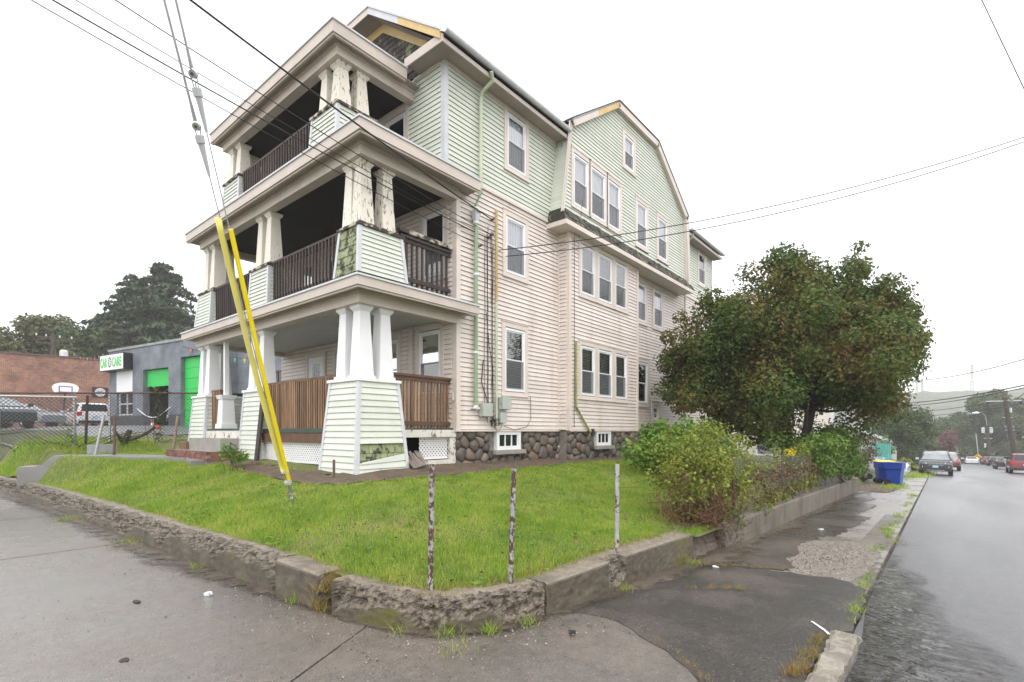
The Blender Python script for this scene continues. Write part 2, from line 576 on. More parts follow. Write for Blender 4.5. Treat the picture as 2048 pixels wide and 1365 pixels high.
# ------------------------------------------------------------------ side street
def strip(name, x0, x1, nx, yl, zoff, m, ny=1, kind='structure', parent=None):
    mb = MB()
    xs = list(np.linspace(x0, min(x1, 112), nx)) + ([x1] if x1 > 112 else [])
    for x in xs:
        for k in range(ny + 1):
            y = yl[0] + (yl[1] - yl[0]) * k / ny
            mb.v.append((x, y, gs(x) + zoff))
    for i in range(len(xs) - 1):
        for k in range(ny):
            a = i * (ny + 1) + k
            mb.f.append((a, a + ny + 1, a + ny + 2, a + 1))
            mb.m.append(0)
    o = mb.build(name, m, parent)
    return tag(o, kind=kind) if parent is None else o

def wet_mat(name, col, rough, bump, bsc, wave=0.0, var=0.25, sc=1.0, col2=None, rvar=0.12):
    m = M(name, col, rough, var, sc, bump=bump, bsc=bsc, spec=0.5, rvar=rvar, rsc=0.6, col2=col2, c2sc=0.8, lo=0.5, hi=0.65)
    return m
ROAD = pave_mat("wet_asphalt_road", (0.115, 0.115, 0.12), (0.075, 0.075, 0.079), (.42), .30, .45, 70, .8, .30, .35, .65, .6, coat=.85, wst=(.25, 1.6, 1), bsc=45, crough=.23, bdist=.012)
road = strip('road', -14, 320, 60, (0.56, -7.2), -0.03, ROAD)
sidewalk2 = strip('far_sidewalk', -14, 200, 40, (-7.2, -9.5), 0.02, wet_mat("far_pavement", (0.28, 0.275, 0.265), 0.4, 0.2, 40))
# water running along the gutter, thinning out to bare wet road at its edges
def water():
    m = bpy.data.materials.new("running_water")
    m.use_nodes = True
    N, L = m.node_tree.nodes, m.node_tree.links
    b = N["Principled BSDF"]
    b.inputs["Base Color"].default_value = (0.045, 0.043, 0.04, 1)
    b.inputs["Roughness"].default_value = 0.05
    b.inputs["IOR"].default_value = 1.33
    tc = N.new("ShaderNodeTexCoord")
    def nz(sc, st, det, dist=0.6, rot=0.5):
        mp = N.new("ShaderNodeMapping")
        mp.inputs["Scale"].default_value = st
        mp.inputs["Rotation"].default_value = (0, 0, rot)
        L.new(tc.outputs["Object"], mp.inputs[0])
        n = N.new("ShaderNodeTexNoise")
        n.inputs["Scale"].default_value = sc
        n.inputs["Detail"].default_value = det
        n.inputs["Distortion"].default_value = dist
        L.new(mp.outputs[0], n.inputs[0])
        return n.outputs[0]
    def math_(op, x, y):
        q = N.new("ShaderNodeMath")
        q.operation = op
        for i, v in enumerate((x, y)):
            if hasattr(v, 'node'):
                L.new(v, q.inputs[i])
            else:
                q.inputs[i].default_value = v
        return q.outputs[0]
    hgt = math_('ADD', nz(3.2, (1.7, 0.8, 1), 3, 2.2, .6), math_('MULTIPLY', nz(9, (1.3, .8, 1), 3, .8, .2), .30))
    bp = N.new("ShaderNodeBump")
    bp.inputs["Strength"].default_value = 0.42
    bp.inputs["Distance"].default_value = 0.05
    L.new(hgt, bp.inputs["Height"])
    L.new(bp.outputs[0], b.inputs["Normal"])
    at_ = N.new("ShaderNodeAttribute")
    at_.attribute_name = 'depth'
    f = math_('ADD', at_.outputs["Fac"], math_('MULTIPLY', math_('SUBTRACT', nz(1.6, (.7, 1.2, 1), 5, 1.0, .3), .5), 1.3))
    r = N.new("ShaderNodeMapRange")
    r.interpolation_type = 'SMOOTHSTEP'
    r.inputs[1].default_value, r.inputs[2].default_value = .10, .95
    L.new(f, r.inputs[0])
    t = N.new("ShaderNodeBsdfTransparent")
    mx = N.new("ShaderNodeMixShader")
    L.new(r.outputs[0], mx.inputs[0])
    L.new(t.outputs[0], mx.inputs[1])
    L.new(b.outputs[0], mx.inputs[2])
    L.new(mx.outputs[0], N["Material Output"].inputs[0])
    mb = MB()
    edge = [(0.6, 0.56, -2.2), (1.5, 0.56, -2.0), (2.5, 0.52, -1.7), (3.5, 0.5, -1.25), (4.5, 0.47, -.85), (5.2, 0.50, -.55), (6.0, 0.555, -.35), (6.8, 0.555, -.15), (7.6, 0.555, .0), (8.4, 0.555, .12), (9.4, 0.555, 0.22), (10.5, .555, .3)]
    n = 14
    dep_ = []
    for i, (x, ya, yb) in enumerate(edge):
        for k in range(n + 1):
            f_ = k / n
            mb.v.append((x, ya + (yb - ya) * f_, gs(x) - 0.026))
            dep_.append(min(1, 1.25 * (1 - f_)) * min(1, (len(edge) - 1 - i) / 3))
    for i in range(len(edge) - 1):
        for k in range(n):
            q = i * (n + 1) + k
            mb.f.append((q, q + n + 1, q + n + 2, q + 1))
            mb.m.append(0)
    o = mb.build('gutter_water', m)
    a_ = o.data.attributes.new('depth', 'FLOAT', 'POINT')
    a_.data.foreach_set('value', dep_)
    tag(o, kind='structure')
water()

# ------------------------------------------------------------------ pavement slabs
SLAB = pave_mat("wet_concrete_slab", (0.165, 0.138, 0.114), (0.13, 0.116, 0.104), .5, .17, .38, 70, .6, .42, .34, .54, 1.0, stone=(.45, .40, .33), coat=1.0, crough=.14, bsc=55, bdist=.007, chip=(40, .10, .2, .16))
JOINT = M("pavement_joint_dirt", (0.06, 0.05, 0.04), 0.9, 0.3, 9)
BLACKT = pave_mat("dark_asphalt_path", (0.085, 0.070, 0.057), (0.038, 0.036, 0.034), .55, .30, .75, 42, 1.0, .75, .36, .58, .8, pitc=(.012, .012, .012), stone=(.34, .30, .26), coat=.3, bsc=38, bdist=.012, chip=(34, .10, .22, .28))
GUTC = pave_mat("worn_gutter_concrete", (0.31, 0.285, 0.255), (0.23, 0.215, 0.195), .5, .2, .35, 90, .7, .8, coat=.5)
sw = MB()
for a, b in ((-3, 3), (3, 10), (10, 40), (40, 120)):
    ya, yb = (0.0 if a < 3 else 0.56), 2.9
    sw.quad((a, ya, gs(a) - 0.055), (b, ya, gs(b) - 0.055), (b, yb, gs(b) - 0.055), (a, yb, gs(a) - 0.055))
sw.quad((-3, 2.9, -0.055), (2.6, 2.9, -0.055), (2.6, 70, -0.055), (-3, 70, -0.055))
sidewalk = tag(sw.build('sidewalk', JOINT), kind='structure')
def slab(pts, z=0.0, m=SLAB, g=0.008, name='slab', thick=0.07):
    c = Vector((sum(p[0] for p in pts) / len(pts), sum(p[1] for p in pts) / len(pts)))
    q = []
    for p in pts:
        d = Vector(p) - c
        q.append(c + d * (1 - g / max(0.3, d.length)))
    mb = MB()
    n = len(q)
    top = [(p.x, p.y, gs(p.x) + z) for p in q]
    bot = [(p.x, p.y, gs(p.x) + z - thick) for p in q]
    mb.add(top + bot, [tuple(range(n))] + [(i, n + i, n + (i + 1) % n, (i + 1) % n) for i in range(n)])
    return mb.build(name, m, sidewalk)
for k in range(0, 24):
    y0 = 5.0 + 1.97 * k
    tilt = random.uniform(-0.004, 0.004)
    slab([(-0.15, y0), (2.62, y0), (2.62, y0 + 1.97), (-0.15, y0 + 1.97)], tilt)
    slab([(-2.6, y0), (-0.15, y0), (-0.15, y0 + 1.97), (-2.6, y0 + 1.97)], tilt * 0.5)
slab([(-2.6, 1.4), (-0.15, 2.45), (-0.15, 5.0), (-2.6, 5.0)], 0.0)
slab([(-0.15, 2.45), (1.59, 3.17), (2.75, 3.75), (2.62, 5.0), (-0.15, 5.0)], 0.002)
corner = [(1.59, 3.17), (2.75, 3.75), (3.1, 3.0), (3.9, 2.75), (3.99, 2.4), (4.0, 2.12), (3.92, 1.95), (3.82, 1.81), (3.74, 1.65), (3.69, 1.51), (3.5, 1.28), (3.3, 1.1), (2.7, 0.5), (2.2, 0.0), (-0.15, 0.0), (-0.15, 2.45)]
slab(corner, -0.001)
slab([(-2.6, 0.0), (-0.15, 0.0), (-0.15, 2.45), (-2.6, 1.4)], -0.002)
# gutter and apron concrete by the side street
for k in range(0, 20):
    x0 = 6.6 + 2.4 * k
    slab([(x0, 0.60), (x0 + 2.4, 0.60), (x0 + 2.4, 2.6), (x0, 2.6)], -0.012, GUTC, name='gutter_slab')
def ragged(pts, amp=0.05, n=6, seed=1):
    r = random.Random(seed)
    out = []
    for i in range(len(pts)):
        a, b = Vector(pts[i]), Vector(pts[(i + 1) % len(pts)])
        d = b - a
        nrm = Vector((-d.y, d.x))
        if nrm.length > 0:
            nrm.normalize()
        k = max(1, int(d.length / 0.12)) if d.length < 3.2 else int(d.length / 0.3)
        for j in range(k):
            t = j / k
            p = a + d * t + nrm * (r.uniform(-amp, amp) if j else 0)
            out.append((p.x, p.y))
    return out
def sheet(pts, z, m, name, thick=0.02):
    n = len(pts)
    top = [(p[0], p[1], gs(p[0]) + z) for p in pts]
    bot = [(p[0], p[1], gs(p[0]) + z - thick) for p in pts]
    mb = MB()
    mb.add(top + bot, [tuple(range(n))] + [(i, n + i, n + (i + 1) % n, (i + 1) % n) for i in range(n)])
    return mb.build(name, m, sidewalk)
near = [(3.94, 2.12), (3.86, 1.95), (3.76, 1.83), (3.68, 1.68), (3.62, 1.54), (3.44, 1.32), (3.24, 1.14), (3.08, 0.69), (4.95, 0.66), (5.1, 0.56), (6.0, 0.58), (6.76, 0.62), (7.0, 0.8), (7.08, 1.0), (6.98, 1.25), (7.02, 1.4), (6.8, 2.0), (6.6, 2.5), (6.5, 2.75), (3.84, 2.75), (3.93, 2.4)]
sheet(ragged(near, 0.026, seed=3), 0.005, BLACKT, 'asphalt_patch', 0.02)
BLACKT2 = pave_mat("brown_old_asphalt", (0.105, 0.084, 0.066), (0.06, 0.052, 0.045), .5, .26, .7, 45, 1, .8, .38, .6, .8, stone=(.36, .32, .27), coat=.3, bsc=40, bdist=.012, chip=(34, .1, .22, .25))
mid = [(6.72, 2.4), (7.08, 1.5), (7.35, 1.42), (7.9, 1.65), (8.3, 1.58), (8.8, 1.66), (9.4, 1.76), (10.0, 1.55), (10.2, 1.62), (10.2, 2.75), (6.62, 2.75)]
sheet(ragged(mid, 0.035, seed=4), 0.006, BLACKT2, 'asphalt_patch', 0.03)
far = [(10.22, 2.75), (10.22, 1.62), (10.8, 1.42), (12.0, 1.36), (13.2, 1.3), (14.4, 1.22), (14.7, 1.6), (16.2, 1.45), (17.9, 1.4), (18.4, 1.75), (20.2, 1.62), (22, 1.95), (23.5, 2.0), (25, 2.3), (25, 2.75)]
sheet(ragged(far, 0.06, seed=5), 0.004, pave_mat("grey_old_asphalt", (0.10, 0.088, 0.076), (0.062, 0.056, 0.05), .45, .22, .5, 80, .7, .6, .38, .6, .5, coat=.4), 'asphalt_patch', 0.03)
DIRTM = M("brown_dirt", (0.10, 0.075, 0.052), 0.85, 0.35, 4, bump=0.7, bsc=40, col2=(0.16, 0.10, 0.055), c2sc=5)
sheet(ragged([(24, 1.5), (30.5, 1.3), (31, 2.75), (23.5, 2.75)], 0.08, seed=8), 0.012, DIRTM, 'dirt_patch', 0.03)
GRAV = M("pale_gravel", (0.21, 0.185, 0.155), 0.7, 0.3, 12, 0.0, bump=1.0, bsc=45, col2=(0.14, 0.115, 0.095), c2sc=14)
gravp = [(7.05, 0.78), (8.0, 0.68), (9.2, 0.66), (10.15, 0.82), (10.25, 1.1), (9.9, 1.62), (9.4, 1.7), (8.6, 1.72), (7.9, 1.72), (7.3, 1.55), (7.0, 1.4), (6.9, 1.2)]
sheet(ragged(gravp, 0.03, seed=6), 0.0, GRAV, 'gravel_patch', 0.03)

# kerb stone by the corner, with a worn, broken end
KERB = M("worn_kerb_concrete", (0.27, 0.245, 0.20), 0.6, 0.4, 14, bump=0.9, bsc=40, col2=(0.20, 0.175, 0.145), c2sc=3)
mb = MB()
nx = 120
prof = [(0.01, -0.2), (0.015, 0.045), (0.035, 0.068), (0.15, 0.072), (0.18, 0.045), (0.19, -0.2)]
for i in range(nx + 1):
    x = 0.9 + (4.98 - 0.9) * i / nx
    for (dy, z) in prof:
        q = mnoise.noise(Vector((x * 5, dy * 9, z * 9))) * 0.022 + mnoise.noise(Vector((x * 17, dy * 30, z * 30))) * 0.012
        top = z > 0
        endf = sm(4.75, 5.0, x)
        mb.v.append((x, 0.475 + dy + q - (0.02 * endf), gs(x) + z + (q if top else 0) - (endf * 0.07 if top else 0)))
k = len(prof)
for i in range(nx):
    for j in range(k - 1):
        mb.f.append((i * k + j, (i + 1) * k + j, (i + 1) * k + j + 1, i * k + j + 1))
        mb.m.append(0)
mb.f.append(tuple(range(nx * k, nx * k + k)))
mb.m.append(0)
tag(mb.build('kerb_stone', KERB), kind='structure')
SPRAY = M("white_spray_paint", (0.75, 0.76, 0.78), 0.6, 0.1, 9)
mb = MB()
L0 = [(5.10, 0.86, 0.0150), (4.93, 0.74, 0.0150), (4.83, 0.685, 0.0150)]
for (a, b) in zip(L0[:-1], L0[1:]):
    d = Vector((b[0] - a[0], b[1] - a[1], 0)).normalized()
    n_ = Vector((-d.y, d.x, 0)) * 0.014
    A, B = Vector((a[0], a[1], gs(a[0]) + a[2])), Vector((b[0], b[1], gs(b[0]) + b[2]))
    mb.quad(A - n_ * 0.6, B - n_, B + n_, A + n_ * 0.6)
mb.build('spray_paint_line', SPRAY, sidewalk)

# ------------------------------------------------------------------ retaining wall round the corner lawn
WALLC = [(1.35, 24.0), (1.45, 22.0), (1.7, 18.8), (2.0, 15.0), (2.12, 11.5), (2.19, 9.4), (2.25, 7.6), (2.33, 6.2), (2.37, 4.9), (2.41, 4.1), (2.50, 3.55), (2.72, 3.10), (3.05, 2.84), (3.5, 2.68), (4.2, 2.60), (5.0, 2.58), (5.9, 2.57), (6.86, 2.56)]
def resample(pts, step):
    # smooth (Catmull-Rom), then even steps
    P_ = [Vector(p) for p in pts]
    dense = []
    for i in range(len(P_) - 1):
        p0, p1, p2, p3 = P_[max(0, i - 1)], P_[i], P_[i + 1], P_[min(len(P_) - 1, i + 2)]
        for j in range(20):
            t = j / 20
            dense.append(0.5 * ((2 * p1) + (p2 - p0) * t + (2 * p0 - 5 * p1 + 4 * p2 - p3) * t * t + (3 * p1 - p0 - 3 * p2 + p3) * t ** 3))
    dense.append(P_[-1])
    out, acc = [dense[0]], 0
    for a, b in zip(dense[:-1], dense[1:]):
        acc += (b - a).length
        if acc >= step:
            out.append(b)
            acc = 0
    return out
WPTS = resample(WALLC, 0.017)
WFACE = M("stained_wall_face", (0.095, 0.078, 0.055), 0.5, 0.4, 12, bump=0.4, bsc=70, col2=(0.115, 0.105, 0.02), c2sc=1.3, lo=0.56, hi=0.70, col3=(0.135, 0.115, 0.085), c3sc=2.2)
WTOP = M("wall_top_concrete", (0.21, 0.178, 0.135), 0.55, 0.35, 14, bump=0.5, bsc=70, col3=(0.14, 0.12, 0.095), c3sc=2.5, col2=(0.13, 0.125, 0.05), c2sc=1.7, lo=0.6, hi=0.75)
WBROK = M("broken_concrete", (0.215, 0.18, 0.14), 0.8, 0.5, 30, bump=1.0, bsc=60, bdist=0.03, col2=(0.075, 0.062, 0.046), c2sc=16, lo=0.47, hi=0.60, col3=(0.13, 0.115, 0.085), c3sc=3)
ARCS_F = [(15.6, 1.4, .45), (12.6, 1.2, .5), (10.6, .7, .45), (8.72, .72, .66), (7.42, .58, .78), (6.72, .35, .66), (6.0, .55, .78), (5.4, .35, .72)]
ARCS_C = [(0.30, 0.30, .42), (0.62, 0.34, .62), (1.38, .2, .42), (1.62, .2, .55)]
def face_keep(p):
    """how high up the smooth outer face survives (0..1), and how low it starts"""
    x, y = p
    if y > 5.02:
        return max([0.10] + [h * math.sqrt(max(0, 1 - ((y - c) / hw) ** 2)) for c, hw, h in ARCS_F]), 0
    if y > 4.05 and x < 2.6:
        return 1.2, 0
    if x < 3.62:
        s = (4.05 - y) if x < 2.6 else (4.05 - y) + (x - 2.5) * 0.75
        return max([0.0] + [h * math.sqrt(max(0, 1 - ((s - c) / hw) ** 2)) for c, hw, h in ARCS_C]), 0
    if 4.62 < x < 5.0 and True:
        e = min(x - 4.62, 5.0 - x)
        return (0.35 - e * 1.2 if e > 0.03 else 1.2), 0
    return 1.2, 0
def wall_section(i0, i1, parent, Hh=0.335):
    zs = [0, 0.06, 0.12, 0.18, 0.24, 0.30, 0.36, 0.42, 0.48, 0.54, 0.60, 0.66, 0.72, 0.78, 0.84, 0.90, 0.95, 1.0]
    tops = [0.03, 0.06, 0.09, 0.12, 0.16, 0.20, 0.26, 0.30]
    nr = len(zs) + len(tops) + 1
    mb = MB()
    rows = []
    for i in range(i0, i1 + 1):
        p = WPTS[i]
        d = (WPTS[min(i + 1, len(WPTS) - 1)] - WPTS[max(i - 1, 0)]).normalized()
        nin = Vector((-d.y, d.x))       # towards the lawn
        g = gs(p.x)
        ft, _ = face_keep((p.x, p.y))
        Hh = 0.335 - dip(p.x, p.y)
        col = []
        brok_top = ft < 0.95
        for k, z in enumerate(zs):
            q = Vector((p.x * 7, p.y * 7, z * 3.0))
            broken = z > ft + 0.05 * mnoise.noise(q)
            rec = 0.0
            if broken:
                up = (z - ft) / max(0.15, 1 - ft)
                rec = 0.022 + 0.05 * up + 0.045 * mnoise.fractal(q * 1.4, 1.0, 2.0, 3) + 0.022 * mnoise.fractal(q * 5.5, 0.7, 2.0, 3)
                rec = max(0.012, rec)
            zz = z * Hh
            if brok_top and z > 0.8:
                zz -= 0.03 * (0.5 + mnoise.noise(q * 0.9)) * (z - 0.8) / 0.2
            zb = -0.12 if k == 0 else zz
            if not broken:
                rec = 0.006 * mnoise.noise(q * 2)
            if not brok_top and z == 1.0:
                rec += 0.008
            xy = p + nin * rec
            col.append((xy.x, xy.y, g + zb, broken))
        lastrec = rec
        for t in tops:
            q = Vector((p.x * 6, p.y * 6, t * 9))
            e = max(0, 1 - t / 0.16) if brok_top else 0
            bt = brok_top and t < 0.13 + 0.08 * mnoise.noise(q * 0.6)
            xy = p + nin * max(t, lastrec + 0.01 + t * 0.5)
            col.append((xy.x, xy.y, g + Hh + 0.012 - 0.04 * e * (0.6 + mnoise.noise(q)) + 0.012 * mnoise.noise(q * 1.5) + (0.012 * mnoise.noise(q * 5) if bt else 0), bt))
        xy = p + nin * 0.31
        col.append((xy.x, xy.y, g + Hh - 0.25, False))
        rows.append(col)
    for col in rows:
        for c in col:
            mb.v.append(c[:3])
    for i in range(len(rows) - 1):
        for k in range(nr - 1):
            mb.f.append((i * nr + k, (i + 1) * nr + k, (i + 1) * nr + k + 1, i * nr + k + 1))
            b = rows[i][k + 1][3] and (rows[i][k][3] or k < len(zs))
            mb.m.append(2 if b else (0 if k < len(zs) - 1 else 1))
    for r in (0, len(rows) - 1):
        mb.f.append(tuple(r * nr + k for k in range(nr)))
        mb.m.append(2)
    return mb.build('wall_section', [WFACE, WTOP, WBROK], parent)
rw = thing('retaining_wall', 'low broken concrete wall curving round the lawn corner', 'wall', (2.5, 3.6, 0))
cut1 = next(i for i, p in enumerate(WPTS) if p.y < 5.02)
cut2 = next(i for i, p in enumerate(WPTS) if p.y < 4.30)
cut3 = next(i for i, p in enumerate(WPTS) if p.y < 4.08)
cut4 = next(i for i, p in enumerate(WPTS) if p.x > 3.63)
wall_section(0, cut1 - 1, rw)
wall_section(cut1, cut2, rw)
wall_section(cut3, cut4 - 1, rw)
wall_section(cut4, len(WPTS) - 1, rw)

# silt washed against the foot of the walls, thinning out over the paving
def silt_mat(name, c1, c2):
    m = pave_mat(name, c1, c2, .6, .25, .6, 45, .9, 1.1, .4, .6, .9, coat=.3, bsc=40, bdist=.01, chip=(36, .1, .22, .22))
    N, L = m.node_tree.nodes, m.node_tree.links
    b = N["Principled BSDF"]
    at_ = N.new("ShaderNodeAttribute")
    at_.attribute_name = 'depth'
    tc = N.new("ShaderNodeTexCoord")
    n = N.new("ShaderNodeTexNoise")
    n.inputs["Scale"].default_value = 4.5
    n.inputs["Detail"].default_value = 8
    n.inputs["Roughness"].default_value = .7
    L.new(tc.outputs["Object"], n.inputs[0])
    a = N.new("ShaderNodeMath")
    a.operation = 'MULTIPLY_ADD'
    a.inputs[1].default_value = 1.5
    a.inputs[2].default_value = -.75
    L.new(n.outputs[0], a.inputs[0])
    q = N.new("ShaderNodeMath")
    q.operation = 'ADD'
    L.new(a.outputs[0], q.inputs[0])
    L.new(at_.outputs["Fac"], q.inputs[1])
    r = N.new("ShaderNodeMapRange")
    r.interpolation_type = 'SMOOTHSTEP'
    r.inputs[1].default_value, r.inputs[2].default_value = .30, .75
    L.new(q.outputs[0], r.inputs[0])
    L.new(r.outputs[0], b.inputs["Alpha"])
    return m
def soft_strip(name, path, m, z, wd):
    """path [(x,y)], laid out to the right of the travel direction by wd(i)"""
    mb = MB()
    dep_ = []
    n = 6
    P2 = [Vector(p) for p in path]
    for i, p in enumerate(P2):
        d = (P2[min(i + 1, len(P2) - 1)] - P2[max(i - 1, 0)]).normalized()
        o_ = Vector((d.y, -d.x))
        for k in range(n + 1):
            q = p + o_ * (wd(i) * k / n - .05)
            mb.v.append((q.x, q.y, gs(q.x) + z))
            dep_.append(1.0 - k / n)
    for i in range(len(P2) - 1):
        for k in range(n):
            a = i * (n + 1) + k
            mb.f.append((a, a + n + 1, a + n + 2, a + 1))
            mb.m.append(0)
    o = mb.build(name, m, sidewalk)
    o.data.attributes.new('depth', 'FLOAT', 'POINT').data.foreach_set('value', dep_)
    return o
SILT = silt_mat("brown_silt", (0.115, 0.088, 0.062), (0.075, 0.058, 0.043))
soft_strip('silt', [(p.x, p.y) for p in WPTS[::5]], SILT, 0.0085, lambda i: .42 + .22 * math.sin(i * .11) + .1 * math.sin(i * .31))
soft_strip('washed_gravel', [(6.5 + .2 * i, .98) for i in range(46)], silt_mat('washed_out_gravel', (0.17, 0.145, 0.12), (.1, .09, .08)), -0.004, lambda i: .75 + .22 * math.sin(i * .35) - .004 * i)
soft_strip('silt', [(6.6 + .25 * i, 2.42) for i in range(70)], SILT, 0.0125, lambda i: .55 + .2 * math.sin(i * .4))

# second, straight wall farther along the side street
mb = MB()
n2 = 120
prof = [(0.0, -0.15), (0.0, 0.36), (0.015, 0.39), (0.20, 0.40), (0.22, 0.1)]
for i in range(n2 + 1):
    x = 8.0 + 15.6 * i / n2
    hh = 1 + 0.35 * (x - 8) / 15.6
    for j, (dy, z) in enumerate(prof):
        q = mnoise.noise(Vector((x * 3, dy * 9, z * 6)))
        rough = sm(8.9, 8.2, x)
        mb.v.append((x, 2.43 + dy + 0.008 * q + rough * (0.05 + 0.12 * abs(q)) * (1 if j < 3 else 0), gs(x) + z * hh + 0.008 * q - rough * 0.12 * (j in (1, 2, 3)) * (0.4 + q)))
k = len(prof)
for i in range(n2):
    for j in range(k - 1):
        mb.f.append((i * k + j, (i + 1) * k + j, (i + 1) * k + j + 1, i * k + j + 1))
        mb.m.append(1 if j == 2 else (2 if i < 6 else 0))
mb.f.append(tuple(range(k)))
mb.m.append(2)
mb.f.append(tuple(n2 * k + j for j in range(k)))
mb.m.append(0)
WFACE2 = M("stained_wall_face_pale", (0.155, 0.135, 0.105), 0.6, 0.3, 2.0, bump=0.2, bsc=50, col3=(0.09, 0.08, 0.06), c3sc=2.2, c3stretch=(1, 1, 0.3), lo3=0.45, hi3=0.7)
tag(mb.build('retaining_wall', [WFACE2, WTOP, WBROK]), 'long straight concrete wall below the vine covered fence', 'wall')

# crumbled bank where the wall is missing
mb = MB()
nxb, nyb = 34, 18
for i in range(nxb + 1):
    x = 6.70 + 1.75 * i / nxb
    for j in range(nyb + 1):
        f = j / nyb
        y = 2.46 + 0.75 * f
        q = Vector((x * 5, y * 5, 0))
        z = gs(x) - 0.06 + (lawn_z(x, 3.2) - gs(x) + 0.05) * sm(0.02, 0.55, f) + (0.06 * mnoise.noise(q) + 0.035 * mnoise.noise(q * 2.7)) * sm(0, .15, f) * (1 - .6 * f)
        mb.v.append((x, y + 0.05 * mnoise.noise(q * 1.3 + Vector((9, 0, 0))), z))
for i in range(nxb):
    for j in range(nyb):
        a = i * (nyb + 1) + j
        mb.f.append((a, a + nyb + 1, a + nyb + 2, a + 1))
        mb.m.append(0)
tag(mb.build('earth_bank', M("crumbled_earth_bank", (0.15, 0.12, 0.09), .85, .4, 12, bump=.9, bsc=40, col2=(0.06, .045, .03), c2sc=6)), kind='structure')

# ------------------------------------------------------------------ lawn (the soil sheet; blades come later)
wall_in = []
for i in range(0, len(WPTS), 7):
    p = WPTS[i]
    d = (WPTS[min(i + 1, len(WPTS) - 1)] - WPTS[max(i - 1, 0)]).normalized()
    wall_in.append(p + Vector((-d.y, d.x)) * 0.21)
lawn_poly = [(p.x, p.y) for p in wall_in] + [(6.9, 2.56), (24.8, 2.56), (24.8, 23.9), (1.5, 23.9)]
def inside(poly, x, y):
    c = False
    j = len(poly) - 1
    for i in range(len(poly)):
        xi, yi = poly[i]
        xj, yj = poly[j]
        if (yi > y) != (yj > y) and x < (xj - xi) * (y - yi) / (yj - yi) + xi:
            c = not c
        j = i
    return c
mb = MB()
xs = list(np.arange(1.6, 8, 0.12)) + list(np.arange(8, 25, 0.4))
ys = list(np.arange(2.5, 9, 0.12)) + list(np.arange(9, 24.1, 0.3))
idx = {}
for j in range(len(ys) - 1):
    for i in range(len(xs) - 1):
        cx, cy = (xs[i] + xs[i + 1]) / 2, (ys[j] + ys[j + 1]) / 2
        if cx > 8.6 and cy > 8.6 and cy < 15.5:
            continue
        if inside(lawn_poly, cx, cy):
            fc = []
            for (a, b) in ((i, j), (i + 1, j), (i + 1, j + 1), (i, j + 1)):
                if (a, b) not in idx:
                    idx[(a, b)] = len(mb.v)
                    x, y = xs[a], ys[b]
                    mb.v.append((x, y, lawn_z(x, y) + 0.015 * mnoise.noise(Vector((x * 1.3, y * 1.3, 0)))))
                fc.append(idx[(a, b)])
            mb.f.append(tuple(fc))
            mb.m.append(0)
SOIL = M("lawn_soil", (0.115, 0.135, 0.035), 0.9, 0.3, 5, bump=0.7, bsc=40, col2=(0.17, 0.14, 0.06), c2sc=2.2, lo=0.52, hi=0.7)
tag(mb.build('lawn', SOIL, smooth=True), kind='structure')
# bare strip of dirt along the house
mb = MB()
dp = [(4.3, 8.9), (4.35, 8.0), (4.6, 7.35), (5.2, 7.0), (6.5, 6.95), (8, 7.05), (9.5, 7.15), (11, 7.25), (13, 7.2), (16.5, 7.3), (16.5, 8.2), (4.9, 8.2), (4.9, 12.2), (4.55, 12.2), (4.45, 10.6)]
dpr = ragged(dp, 0.05, seed=9)
for x in np.arange(4.2, 16.6, 0.16):
    for y in np.arange(6.8, 12.4, 0.16):
        if inside(dpr, x + .08, y + .08):
            o_ = []
            for a, b in ((0, 0), (.16, 0), (.16, .16), (0, .16)):
                o_.append((x + a, y + b, lawn_z(x + a, y + b) + 0.022 + 0.012 * mnoise.noise(Vector(((x + a) * 3, (y + b) * 3, 1)))))
            mb.quad(*o_)
tag(mb.build('dirt_strip', DIRTM), kind='structure')
# concrete walk up to the front steps
mb = MB()
WALKC = wet_mat("wet_grey_walk", (0.22, 0.22, 0.215), 0.35, 0.25, 60)
walk = [(1.95, 17.45), (3.0, 16.95), (4.0, 15.6), (4.75, 13.9), (4.75, 12.6)]
half = [0.5, 0.55, 0.6, 0.7, 0.55]
dense = [Vector(p) for p in resample(walk, 0.15)]
for i, p in enumerate(dense):
    d = (dense[min(i + 1, len(dense) - 1)] - dense[max(i - 1, 0)]).normalized()
    n_ = Vector((-d.y, d.x)) * (0.40 + 0.22 * i / len(dense))
    for s_ in (-1, 1):
        q = p + n_ * s_
        z = max(lawn_z(p.x, p.y), 0.70) + 0.02
        mb.v += [(q.x, q.y, z), (q.x, q.y, z - 0.45)]
for i in range(len(dense) - 1):
    a, b = i * 4, (i + 1) * 4
    mb.f += [(a, b, b + 2, a + 2), (a, a + 1, b + 1, b), (a + 2, b + 2, b + 3, a + 3)]
    mb.m += [0, 0, 0]
mb.f.append((0, 2, 3, 1))
mb.m.append(0)
k_ = 4 * (len(dense) - 1)
mb.f.append((k_, k_ + 1, k_ + 3, k_ + 2))
mb.m.append(0)
tag(mb.build('walkway', WALKC), kind='structure')
# parking lot of the garage
mb = MB()
for (x0, y0, x1, y1) in ((2.4, 22.6, 40, 75),):
    nn = 14
    for i in range(nn):
        for j in range(nn):
            c = []
            for a, b in ((i, j), (i + 1, j), (i + 1, j + 1), (i, j + 1)):
                x, y = x0 + (x1 - x0) * a / nn, y0 + (y1 - y0) * b / nn
                c.append((x, y, lawn_z(x, y) + 0.05))
            mb.quad(*c)
tag(mb.build('parking_lot', wet_mat("lot_asphalt", (0.13, 0.13, 0.135), 0.4, 0.3, 40)), kind='structure')
